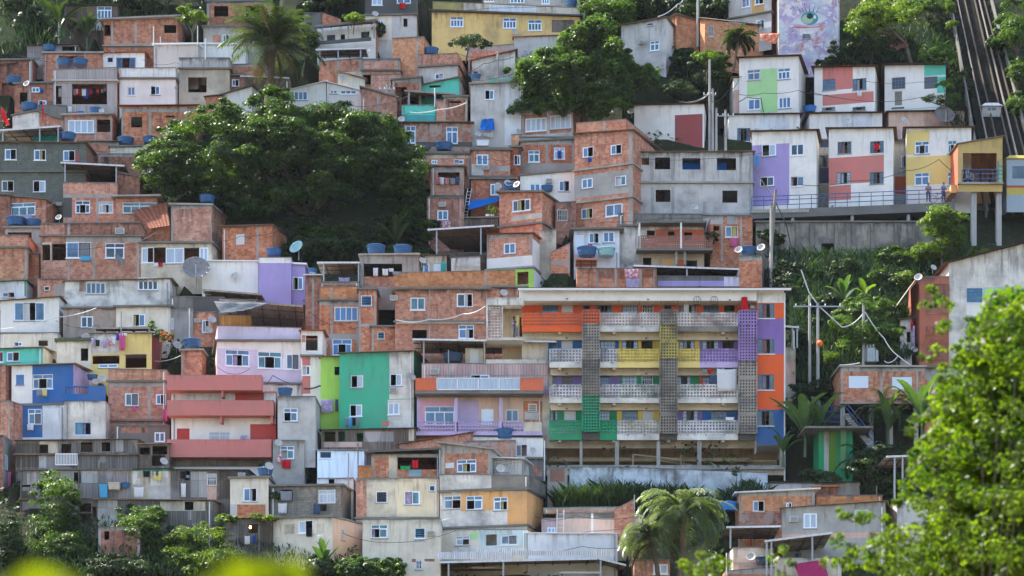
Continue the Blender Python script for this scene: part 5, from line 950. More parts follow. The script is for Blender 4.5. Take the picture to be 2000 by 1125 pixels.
# wooden shacks
def shack(*a, **k): k.setdefault('cat', 'shack'); k.setdefault('fm', 'wow'); return H('wooden_shack', *a, **k)
s1 = shack('long grey plank shack with four dark openings and a white railing', 'a4', (118, 100, 1042, 92, 312), 'wo', 'O 297 128 365 195; O 465 125 540 205; O 612 112 700 185; O 770 112 835 180', roof='c', rm='fibro', dep=5, paint='crd 297 105 440 195; wow 878 85 935 182; wob 118 120 295 300; wow 295 210 350 305', ledge='205', slab='wob', dd=-.2)
b2 = MB(); a_, b_ = s1.at(427, 287); c_, d_ = s1.at(590, 205)
for i in range(15): x = a_+(c_-a_)*i/14; s1.fF.box(b2, x-.03, b_, x+.03, d_, -.3, -.26)
for z in (b_, d_): s1.fF.box(b2, a_, z-.04, c_, z+.04, -.32, -.25)
b2.build('railing', 'white', s1.root)
s2 = shack('shack wall of big grey panels standing on thin posts', 'a4', (160, 328, 990, 322, 552), 'wop', 'O 165 435 230 450; O 560 340 612 425', roof='f', slab='wob', dep=4, paint='pk2 205 335 275 430; wob 160 480 270 550; bl 350 470 460 500; wow 625 330 738 420', cols='', thick=.08, ledge='545')
for x in (155, 590, 740):
    a_, b_ = s2.at(x, 545); mb = MB(); mb.tube([(a_, -.05, b_-(4.0)), (a_+.1, -.05, b_+3)], .06); mb.build('post', 'polew', s2.root)
s3 = shack('patchwork shack front of white and beige boards with hanging clothes', 'a4', (990, 318, 1292, 315, 540), 'crd', 'O 1050 330 1051 331', roof='c', rm='tind', dep=4, paint='wow 1140 330 1275 440; gl 1130 445 1290 535; wow 1005 330 1060 430; te3 1000 315 1290 330')
s4 = shack('grey vertical plank shack with a barred window and hanging clothes', 'a4', (1292, 322, 1870, 325, 548), 'wo', 'O 1400 330 1435 400; I 1570 350 1640 440', roof='c', rm='tind', dep=4, paint='wow 1445 335 1570 530; pkl 1570 440 1640 545; wob 1660 330 1780 545', fm='white')
s5 = shack('lowest grey plank shack with corrugated roof behind the bushes', 'a4', (738, 548, 1610, 552, 752), 'wo', 'O 1400 562 1465 625', roof='c', rm='fibro', dep=4.5, paint='crd 1215 560 1555 632; wow 740 555 890 750; wow 1425 625 1450 700', rz=-.4)
H('brick_house', 'brick basement under the lowest plank shack, half hidden by a bush', 'a4', (745, 758, 1060, 758, 985), 'bd', 'O 790 785 828 850', roof='n', dep=3)
shack('skeleton lean-to of bare boards beside the salmon pink house', 'a4', (1045, 128, 1282, 120, 320), 'wob', 'O 1055 150 1135 205; O 1150 210 1250 290; O 1155 140 1270 205', roof='f', slab='fibro', dep=3, thick=.05)
shack('broken timber undercroft with junk below the panel shack', 'a4', (595, 560, 742, 560, 790), 'wob', 'O 605 575 690 640; O 700 600 730 680; O 600 650 690 720', roof='n', dep=2.5, dd=.6)
shack('dark plank shack with veranda openings under the green block house', 'b4', (882, 22, 1600, 8, 165), 'wob', 'O 1010 30 1060 105; O 1150 40 1200 108; O 905 32 990 105', roof='c', rm='tind', dep=4, paint='pkl 900 108 1190 150; crd 1545 10 1585 100; wop 1210 30 1430 110', rz=-.3)
H('tin_shack', 'shiny bluish white sheet metal shack with a narrow louvre', 'b4', (852, 175, 1208, 178, 372), 'shy', 'J 870 180 960 235', roof='c', rm='tinb', cat='shack', dep=4, dd=.2)
H('plaster_house', 'pale blue low storey with a dark opening under the shiny metal shack', 'b4', (850, 388, 1125, 385, 500), 'pb', 'O 938 388 982 425', roof='n', dep=3)
m1 = H('plaster_house', 'small cream house over exposed brick with one white window', 'b4', (192, 388, 482, 382, 690), 'cr', 'L 290 457 395 562', paint='bk 245 583 460 700; gl 192 583 245 700', roof='f', dep=4, slab='cm', ledge='')
m2 = H('block_house', 'raw grey block house with wash at its window and a mossy roof', 'b4', (498, 448, 1042, 440, 668), 'bg2', '2T 860 470 990 575; O 572 470 665 560', roof='f', side='gd', dep=6, rz=-.8, paint='gd 498 440 580 660; bd 1030 440 1042 660')
m3 = H('plaster_house', 'low cream white house with two bricked window scars and an open window', 'b4', (515, 690, 968, 682, 955), 'cr', 'L 708 700 818 805', roof='f', side='tanl', slab='cm', dep=6.5, rz=-2.2, dd=.6, paint='crd 600 730 678 810; crd 845 725 905 805', rwin='I 1035 770 1060 850')
shack('vine covered plank shack with a glowing bulb in its window', 'b4', (150, 692, 505, 690, 945), 'wo', 'O 330 730 400 800', roof='c', dep=4, paint='wob 420 700 505 940')
cw = H('plaster_house', 'cream apartment house with brick left edge and a brick terrace on top', 'b4', (1145, 390, 1775, 385, 700), 'crd', 'J 1297 483 1382 570; R 1512 482 1629 585; J 1700 437 1745 483', paint='bk 1145 400 1225 700; gl 1450 580 1640 700; crd2 1455 390 1790 700', roof='n', dep=6, slab='cm', ledge='688', side='crd')
H('plaster_house', 'tall cream lower storeys with a window cooler and blue slatted window', 'b4', (1195, 700, 1785, 695, 1160), 'cr', 'RT 1260 735 1385 838; J 1590 760 1670 840; I 1598 1005 1645 1075', roof='n', dep=6, dd=-.2, paint='gl 1590 835 1670 870; bd 1568 995 1598 1020; bd 1665 995 1740 1015')
bq = H('brick_house', 'brick roof room and half wall with laundry on the cream apartment house', 'b4', (1262, 205, 1785, 205, 392), 'bk', 'O 1460 225 1785 318', roof='n', dep=4, paint='crd 1395 205 1458 385; cteal2 1545 318 1640 370', D=hill_d(835+700*K)+.7)
canopy(bq, 1205, 180, 1790, 155, 212, 212, depth=4, m='tind', posts='1780', yp=380, front=.5, g='tind')
H('brick_house', 'low brick block at the left of the laundry roof room', 'b4', (1158, 293, 1262, 293, 395), 'bo', roof='n', dep=3, D=hill_d(835+700*K)+.5)
H('plaster_house', 'brick gable house with red tile verge under the lilac balcony house', 'b4', (1475, 130, 2030, 38, 250), 'bp', roof='t', dep=5, D=hill_d(885), oh=.1)
H('brick_house', 'brick room with pale top strip and a dark tank, right of the brick gable', 'c4', (430, 105, 805, 100, 260), 'bp', 'B 0 0 1 1', paint='cc 430 118 660 135', roof='n', dep=4, D=hill_d(890), cols='775') if 0 else H('brick_house', 'brick room with pale top strip and a dark tank, right of the brick gable', 'c4', (430, 105, 805, 100, 260), 'bp', paint='cc 430 118 660 135', roof='n', dep=4, D=hill_d(890), cols='775')
og = H('plaster_house', 'white and apricot house with mossy ledges and sliding windows', 'c4', (230, 480, 888, 482, 750), 'wd', 'LT 260 515 390 620; RT 428 515 552 625; LT 635 525 742 630', paint='ogl 390 485 745 635; ogl 740 485 900 750; crd 235 480 390 515', roof='f', side='ogl', dep=6, rz=-1.8, ledge='752; 472', dd=.3, oh=.05)
H('roof_parapet', 'tall grey streaked parapet on the white and apricot house', 'c4', (228, 358, 905, 365, 470), 'wd', roof='n', cat='parapet', dep=6, rz=-1.8, dd=.2, D=hill_d(835+750*K), paint='ldk 620 350 910 475', side='ldk', ext=.1)
H('plaster_house', 'ground storey in cream and pale aqua with half open door', 'c4', (240, 775, 888, 775, 920), 'cr', 'LT 350 820 455 895; L 690 812 815 890; O 577 808 660 895', paint='aq 525 765 890 920; lig 460 790 520 850', roof='n', dep=5, rz=-1.8, D=hill_d(835+900*K)+1)
ob = H('brick_house', 'brick roof room with sliding window on the white and apricot house', 'c4', (238, 122, 612, 168, 358), 'bk', 'CT 357 240 505 342', paint='crd 238 110 265 360; crd 238 120 612 165', roof='f', side='gl', slab='tin', oh=.4, rz=-.7, dep=4, D=hill_d(835+750*K)+1.3, thick=.1)
extra(ob, 'vent_panel', 'pb', '272 265 338 310', -.05, 0)
lt = H('lattice_room', 'white lattice block porch beside the brick roof room', 'c4', (612, 235, 850, 240, 362), 'lw', 'B 720 300 742 340', roof='f', dep=3, D=hill_d(835+750*K)+1.6, slab='tinw', rz=-.5, oh=.4, thick=.08)
b2 = MB(); a_, b_ = lt.at(640, 360); c_, d_ = lt.at(840, 245); lattice(b2, lt.fF, a_, b_, c_, d_, -.05, -.003, .24, .06); b2.build('lattice_screen', 'lw', lt.root)
H('plaster_house', 'blackened plaster corner behind the lattice porch', 'c4', (800, 235, 1020, 240, 420), 'cm', 'O 925 400 980 450', paint='bk 930 285 1000 370', roof='f', dep=3, D=hill_d(905))
# hall with corrugated fascia at the bottom edge
hl = H('market_hall', 'low open hall with corrugated fascia at the bottom edge', 'c4', (250, 1150, 1560, 1150, 1200), 'crd', roof='n', cat='hall', dep=8, D=hill_d(1125)+.5, ext=1)
b2 = MB(); a_, b_ = hl.at(222, 1000); c_, d_ = hl.at(1420, 968)
for (xa, ya, xb, yb_, xc) in ((222, 968, 780, 1022, 0), (716, 955, 1415, 990, .15), (1400, 950, 1545, 1000, -.1), (328, 900, 815, 948, 3.0)):
    p, q = hl.at(xa, yb_), hl.at(xb, ya); mb = MB(); n = int((q[0]-p[0])/.16)
    for i in range(n): x = p[0]+(q[0]-p[0])*i/n; mb.hexa([(x, -2+xc, p[1]), (x+.12, -2.04+xc, p[1]), (x+.16, -1.96+xc, p[1]), (x, -1.94+xc, p[1]), (x, -2+xc, q[1]), (x+.12, -2.04+xc, q[1]), (x+.16, -1.96+xc, q[1]), (x, -1.94+xc, q[1])])
    mb.build('fascia', 'tinw', hl.root)
canopy(hl, 225, 1018, 1420, 990, 1085, 1085, depth=9, front=1.9, posts='295 710 1447', yp=1150, m='tin', ribs=9)
canopy(hl, 1420, 985, 1640, 1040, 1085, 1150, depth=9, front=1.9, m='tin', ribs=2)
extra(hl, 'girder', 'rust', '260 1050 1500 1062', 2, 2.2); extra(hl, 'lamp_tube', 'fwd', '1130 1098 1440 1112', -.6, -.5); extra(hl, 'lamp_tube', 'fwd', '470 1058 640 1066', 0, .1)
bw = H('plaster_house', 'pale bluish white wall with a cream recess and ladder above the hall', 'c4', (893, 802, 1575, 805, 960), 'pb', 'O 910 935 1320 955', roof='f', slab='white', thick=.05, dep=4, dd=-.2)
H('terrace_house', 'cream recess between white posts under a blackened beam with bricks on top', 'c4', (1110, 650, 1760, 648, 810), 'tanl', roof='n', paint='ldk 1000 648 1780 690; w 1375 640 1392 810; wd 1745 690 1760 810', dep=3, dd=.6, D=hill_d(835+800*K))
H('brick_wall', 'row of loose bricks along the blackened beam', 'c4', (1015, 610, 1640, 603, 652), 'bo', roof='n', cat='wall', dep=.5, dd=.8, D=hill_d(835+800*K), ext=0)
H('brick_wall', 'stepped brick wall end with a lamp post right of the grass', 'd4', (0, 625, 150, 545, 690), 'bk', roof='n', cat='wall', dep=1, D=hill_d(835+800*K)+.5)
H('brick_house', 'beige brick column room with a white hatch by the ladder', 'c4', (1000, 690, 1112, 690, 810), 'sal', 'B 1042 755 1106 800', roof='n', dep=3, D=hill_d(835+800*K), dd=.3)
H('brick_house', 'brick house with a blue window behind the lower palm trunks', 'd4', (150, 1005, 420, 1005, 1160), 'bk', 'B 295 1035 405 1110', roof='n', dep=3)
# ================================================================ SMALL THINGS
_proto = {}
def copy_tree(o, parent=None):
    c = o.copy(); COL.objects.link(c)
    if parent: c.parent = parent
    for ch in o.children: copy_tree(ch, c)
    return c
def inst(kind, make, loc, scale, rz, label, cat, group):
    """the first of a kind is built, later ones are copies of it and its parts"""
    if kind not in _proto: o = make(); _proto[kind] = o
    else: o = copy_tree(_proto[kind])
    o.location = loc; o.scale = (scale, scale, scale) if not isinstance(scale, tuple) else scale; o.rotation_euler = (0, 0, rz)
    for k in ('label', 'category', 'group'):
        if k in o: del o[k]
    return tag(o, label, cat, group)
def mk_tank(m):
    def f():
        r = empty('water_tank'); mb = MB()
        mb.lathe([(.40, 0), (.42, .05), (.455, .25), (.47, .26), (.47, .30), (.462, .31), (.49, .50), (.505, .51), (.505, .56), (.49, .57)], 20); mb.build('tank_body', m, r, smooth=False)
        mb = MB(); mb.lathe([(.52, .56), (.52, .60), (.42, .66), (.20, .71), (.18, .74), (.05, .745)], 20); mb.build('lid', m, r); return r
    return f
def tank(t, cx, yb, w, label, m='tank', D=None):
    D = D or roof_d(t, cx, yb); p = W3(t, cx, yb, D); q = w*K/F*D; inst('tank'+m, mk_tank(m), p+Vector((0, 0, .1)), (q, q, q*.72), random.random()*6, label, 'water tank', 'blue water tanks on the roofs')
for a in [('a1', 375, 398, 95, 'round blue water tank by the plank shed under the dark trees'), ('a1', 487, 512, 110, 'left of two blue water tanks above the beige loggia house'), ('a1', 611, 510, 112, 'right of two blue water tanks, beside the small white upper house'),
          ('a1', 105, 645, 110, 'blue water tank on the shadowed house at the far left edge'), ('a1', 222, 848, 120, 'blue water tank with plants above the white gabled shed'), ('a1', 725, 868, 90, 'low blue tank among pots on the glazed terrace roof'),
          ('a1', 515, 1072, 118, 'blue water tank beside the teal screen of the dark block house'), ('a1', 953, 1110, 125, 'left of two ribbed blue tanks next to the great tree'), ('a1', 1138, 1100, 112, 'right of two ribbed blue tanks, touching the great tree'),
          ('a2', 120, 675, 142, 'larger of two blue tanks on the concrete frame terrace'), ('a2', 255, 677, 112, 'smaller of two blue tanks on the concrete frame terrace'), ('a2', 1570, 500, 120, 'blue tank lid on top of the framed brick upper room'),
          ('b2', 525, 902, 118, 'blue water tank behind the lilac block house'), ('b2', 815, 1030, 70, 'blue drum tank beside the brown sheet canopy'), ('b2', 1298, 888, 142, 'larger blue tank on the concrete frame terrace with white wash'), ('b2', 1500, 892, 140, 'blue tank lid at the right of the terrace with white wash'),
          ('c1', 165, 425, 108, 'blue tank beside the bright brick house at the top'), ('c1', 1225, 60, 88, 'bright blue tank lid on the yellow ochre house'), ('c2', 260, 105, 130, 'dark blue tank lid over the brick strip house'), ('c2', 120, 105, 70, 'small dark tank lid left of the other over the brick strip house'),
          ('c2', 760, 405, 110, 'dark blue tank behind three satellite dishes'), ('c2', 1042, 410, 90, 'dark folded tank cover on the slab of the cube-like brick house'), ('c2', 1343, 905, 148, 'dark blue water tank beside the pale turquoise one'), ('c1', 500, 612, 80, 'small dark tank under the streaked white wall'),
          ('d2', 1015, 890, 120, 'blue tank lid between two dishes on the brick roof tower'), ('a3', 1455, 512, 140, 'blue water tank on the brick pillar tower'), ('a3', 700, 752, 80, 'dark blue tank beside two small dishes above the blue house'),
          ('b3', 608, 870, 115, 'bright blue tank lid on the grey rendered house'), ('b4', 458, 372, 118, 'blue tank behind a dish on the cream and brick house'), ('a4', 945, 470, 85, 'blue drum among the junk by the patchwork shack'), ('c4', 722, 98, 160, 'black blue tank lid on the brick room under the lilac balcony')]:
    tank(*a)
tank('c2', 1490, 905, 135, 'pale turquoise water tank beside the dark blue one', 'tankt'); tank('d4', 862, 640, 140, 'bright blue water tank left of the brick house with pinkish base', 'tankb', wall_d('d4', 1000, 700)+.5)
tank('d4', 1130, 1048, 125, 'dark blue water tank before the cream wall at lower right', 'tankd'); tank('d1', 1480, 862, 100, 'bright blue tank between two painted houses', 'tankb', hill_d(225)+1.5); tank('c3', 330, 625, 150, 'dark round tank on the roofed terrace of the pink tile house', 'tankd')
def mk_dish(m, mesh=False):
    def f():
        r = empty('satellite_dish'); rot = Matrix.Rotation(R(62), 3, 'X'); mb = MB(); n = 24
        prof = [(.02, .0), (.25, .03), (.5, .12), (.75, .26), (1.0, .46)]; inner = [(1.0, .48), (.75, .29), (.5, .15), (.25, .06), (.02, .03)]
        mb.lathe(prof+inner, n, (0, 0, 0), rot=rot); d = mb.build('reflector', m, r, smooth=True)
        mb = MB(); ax_ = rot @ Vector((0, 0, 1)); lo_ = rot @ Vector((0, -1, .4)); mb.tube([lo_*.98, ax_*1.05+Vector((0, 0, -.1))], .03, 5); mb.lathe([(.07, 0), (.09, .1), (.05, .2)], 8, ax_*1.0+Vector((0, 0, -.08)), rot=rot)
        if mesh:
            for k in range(12):
                a = 2*math.pi*k/12; mb.tube([rot @ Vector((.05*math.cos(a), .05*math.sin(a), .02)), rot @ Vector((.52*math.cos(a), .52*math.sin(a), .15)), rot @ Vector((1.*math.cos(a), 1.*math.sin(a), .5))], .014, 4)
        mb.build('feed_arm', 'met', r)
        mb = MB(); mb.tube([(0, .08, .05), (0, .22, -.15), (0, .22, -1.5)], .05, 6); mb.build('mast', 'met', r); return r
    return f
def dish(t, cx, cy, r, label, rz=0., m='dish', D=None, mesh=False):
    D = D or min(roof_d(t, cx, cy+r*1.2, .3), wall_d(t, cx, cy, .3)); p = W3(t, cx, cy, D)
    inst('dish'+m+str(mesh), mk_dish(m, mesh), p, r*K/F*D*1.05, R(rz), label, 'satellite dish', 'satellite dishes on the houses')
for a in [('a1', 205, 640, 25, 'pale dish on the porch wall by the far left blue tank', -20), ('b1', 1043, 595, 27, 'pale dish on the narrow cream house under the metal awning', 20), ('b1', 1290, 112, 24, 'pale dish at the foot of the blackened top house', 15), ('b1', 1258, 378, 14, 'tiny dish beside the dark balcony wall of the veranda house', -30), ('b1', 1490, 910, 25, 'pale dish at the corrugated eave beside the great tree', 0),
          ('c1', 792, 250, 24, 'pale dish below the yellow ochre house', 25), ('c1', 518, 1022, 25, 'left of two dishes beside the blue tarp', 10), ('c1', 577, 1020, 25, 'right of two dishes beside the blue tarp', 10), ('c1', 825, 1005, 26, 'grey dish edge at the corner of the glazed brick house', 40),
          ('c2', 670, 366, 27, 'left of three dishes on the cube-like brick house', 25), ('c2', 742, 347, 28, 'middle of three dishes on the cube-like brick house', 15), ('c2', 817, 357, 28, 'right of three dishes on the cube-like brick house', -35), ('c2', 95, 935, 28, 'brownish dish on the small cream house with shutter', 30),
          ('b2', 230, 1050, 30, 'small dish on the long white streaked wall', -25), ('a3', 652, 430, 33, 'dish at the corner of the yellow house with laundry', 20), ('a3', 722, 763, 25, 'smaller of two dishes above the blue balcony', 10), ('a3', 777, 740, 33, 'larger of two dishes above the blue balcony', 5), ('a3', 1340, 490, 33, 'dish beside the brick pillar tower with the tank', 30),
          ('a3', 1605, 295, 31, 'upper of two dishes at the eave of the lilac house', 25), ('a3', 1578, 373, 31, 'lower of two dishes at the eave of the lilac house', 30), ('a2', 448, 605, 24, 'pale dish at the eave of the brick canopy house', -15),
          ('d2', 608, 528, 26, 'pinkish dish in front of the raw cement house', 5), ('d2', 943, 852, 29, 'left of two dishes on the brick roof tower', -20), ('d2', 1115, 835, 31, 'right of two dishes on the brick roof tower', -25),
          ('d1', 130, 850, 26, 'pale dish left of the white house with the dark red panel', -20), ('d1', 1213, 107, 27, 'pale dish beside the eye mural', 20), ('e1', 718, 920, 28, 'grey dish on the peach coloured house strip', 25), ('e1', 293, 922, 27, 'pale dish before the white strip between the salmon houses', 0),
          ('b3', 1563, 728, 32, 'pinkish dish on the white third of the green house', 30), ('c3', 712, 92, 30, 'pale dish above the white stair frame', 15), ('c3', 820, 100, 24, 'grey dish at the left end of the apartment roof', 60), ('c4', 688, 320, 34, 'pale dish before the white lattice porch', 10), ('c4', 933, 178, 25, 'small grey dish on the white storey under the lilac balcony', 20),
          ('b4', 485, 300, 33, 'pale dish over the blue tank on the cream and brick house', 25), ('b4', 555, 122, 30, 'brownish dish on the grey rendered house', 20), ('a4', 1238, 262, 30, 'dark dish by the skeleton lean-to', 30), ('d4', 1038, 985, 34, 'tan dish beside the dark tank at lower right', -15), ('d4', 902, 590, 29, 'pale dish beside the bright blue tank', 20), ('e2', 940, 985, 24, 'pale dish at the roof of the gabled house', 20), ('e2', 830, 1060, 30, 'pinkish dish beside the red stair tower', -20), ('e3', 795, 520, 27, 'tan dish on the red stair tower wall', 10), ('a1', 770, 845, 20, 'small pale dish among pots on the glazed terrace', 0)]:
    dish(*a)
for a in [('a2', 1485, 1010, 98, 'very large grey mesh dish before the long white wall', 8, 'dishm', hill_d(560)-.8, True), ('a2', 890, 930, 46, 'folded mesh dish on a pole before the broad brick house', 62, 'dishm', None, True), ('b2', 705, 838, 54, 'large blue-grey mesh dish under the great tree', -30, 'tankt', None, True), ('e1', 1018, 893, 75, 'large mesh dish on the peach coloured house strip', 5, 'dishm', hill_d(255)-.2, True), ('d2', 1800, 1000, 20, 'small dish on the grassy slope', 0, 'dish', None, True)][:4]:
    dish(a[0], a[1], a[2], a[3], a[4], a[5], a[6], a[7], a[8])
def mk_ac():
    r = empty('air_conditioner'); mb = MB(); mb.box(-.5, -.35, -.32, .5, .35, .32); mb.build('casing', 'ac', r)
    mb = MB()
    for i in range(7): mb.box(-.44, -.37, -.26+i*.08, .44, -.352, -.22+i*.08)
    mb.build('grille', 'fg', r); mb = MB()
    for s in (-.4, .36): mb.hexa([(s, -.3, -.36), (s+.04, -.3, -.36), (s+.04, .4, -.36), (s, .4, -.36), (s, -.3, -.322), (s+.04, -.3, -.322), (s+.04, .4, -.322), (s, .4, -.322)])
    mb.build('bracket', 'rust', r); return r
for t, x, y, w, lb_ in [('a2', 450, 500, 38, 'white box cooler between the dark block house and the brick canopy house'), ('a2', 910, 707, 68, 'white outdoor cooling unit on the mossy brick parapet'), ('a3', 1495, 298, 46, 'wall cooler on the brick house behind two small dishes'), ('c2', 580, 226, 44, 'wall cooler under the white window of the brick house over the tarp'), ('c2', 247, 505, 52, 'window cooler on the shaded brick storey'), ('c2', 1057, 325, 50, 'wall cooler on the whitewashed storey'), ('b3', 1432, 125, 54, 'wall cooler on the big brick house, left of its windows'), ('b3', 1427, 825, 56, 'wall cooler on the white third of the green house'), ('b3', 910, 487, 40, 'dark cooler box beside the narrow brick tower house'), ('b3', 860, 1043, 32, 'small cooler at the right edge of the grey rendered house'), ('c3', 190, 685, 64, 'outdoor cooling unit on the pink tile wall'), ('c4', 162, 802, 56, 'wall cooler on the tall cream storeys'), ('d4', 1358, 695, 62, 'window cooler on the dull grey plaster house'), ('b4', 280, 362, 52, 'white cooler box left of the blue tank and dish'), ('a1', 1333, 662, 20, 'tiny cooler on the corner of the white tiled house'), ('d1', 203, 322, 36, 'small cooler box on the stained grey house'), ('d3', 1045, 195, 30, 'white cooler box on the gallery of the apartment block beside the red barrel'), ('e4', 688, 785, 40, 'wall cooler on the brick side of the dull grey house')]:
    D = wall_d(t, x, y, .1) if t != 'd3' else AD-.1; p = W3(t, x, y, D); inst('ac', mk_ac, p, w*K/F*D, 0, lb_, 'air conditioner', 'air conditioners on the walls')
# washing
def wash(t, x0, y0, x1, y1, m, label, cat='towel', D=None, name='hanging_cloth', group=None, out=.35):
    D = D or wall_d(t, (x0+x1)/2, y0+4, out); a, b = W3(t, x0, y0, D), W3(t, x1, y1, D); w, h = b.x-a.x, a.z-b.z; mb = MB(); nx, nz = 8, 5; P = []
    ph = random.random()*6; fl = random.uniform(.85, 1.0)
    for j in range(nz+1):
        for i in range(nx+1):
            s, q = i/nx, j/nz; k = 1-(1-fl)*q
            P.append((w*(.5+(s-.5)*k), .05*math.sin(ph+s*9)*(.3+q), -h*q-.05*h*math.sin(s*math.pi)*(1-q)+random.uniform(-.02, .02)*h*(q > .9)))
    n = nx+1; mb.v = P
    for j in range(nz):
        for i in range(nx): mb.f.append((j*n+i, j*n+i+1, (j+1)*n+i+1, (j+1)*n+i)); mb.m.append(0)
    o = mb.build(name, m, None, (a.x, D, a.z), smooth=True); sm_ = o.modifiers.new('thick', 'SOLIDIFY'); sm_.thickness = .015
    return tag(o, label, cat, group)
lg = 'washing in the beige loggia house'
Dl = bt.D0 + .5
for i, (x0, x1, y1, m, d) in enumerate([(555, 575, 722, 'csal', 'pink shirt, first from the left of the loggia washing line'), (577, 590, 715, 'cwht', 'white cloth beside the pink shirt in the beige loggia'), (591, 608, 728, 'cred', 'red shirt next to white cloth in the beige loggia'), (620, 652, 728, 'cwht', 'wide white shirt in the middle of the beige loggia'), (655, 672, 735, 'cblu', 'navy trousers right of the wide white shirt in the loggia'), (678, 695, 718, 'cred', 'bright red shorts right of the navy trousers'), (700, 722, 710, 'cblk', 'black shirt beside the red shorts in the loggia'), (728, 750, 706, 'cred', 'red top right of the black shirt in the loggia'), (765, 785, 700, 'cgry', 'grey top near the right end of the loggia line'), (790, 806, 695, 'csal', 'pink top at the right end of the loggia line')]): wash('a1', x0, 672, x1, y1, m, d, 'clothing', Dl, 'hanging_garment', lg)
wash('a1', 442, 660, 466, 735, 'cwht', 'white cloth hanging in the narrow left opening of the beige loggia', 'cloth', Dl)
wash('a1', 637, 730, 668, 747, 'cblu', 'small blue cloth low in the beige loggia', 'cloth', Dl)
lg = 'washing across the yellow house'
for x0, y0, x1, y1, m, d in [(690, 428, 720, 480, 'clil', 'lilac shirt, first on the line of the yellow house'), (724, 440, 756, 490, 'cblk', 'black shirt on the line of the yellow house'), (778, 440, 806, 503, 'clil', 'lilac trousers beside the gap on the yellow house line'), (810, 430, 845, 485, 'cflw', 'patterned top in the middle of the yellow house line'), (848, 415, 880, 475, 'cwht', 'pale pink towel on the yellow house line'), (881, 393, 902, 445, 'cblu', 'bright blue cloth on the yellow house line'), (904, 393, 948, 520, 'cpnk', 'long magenta towel hanging on the yellow house'), (925, 390, 962, 412, 'cwht', 'white cloth draped over the magenta towel')]: wash('a3', x0, y0, x1, y1, m, d, 'clothing', None, 'hanging_garment', lg)
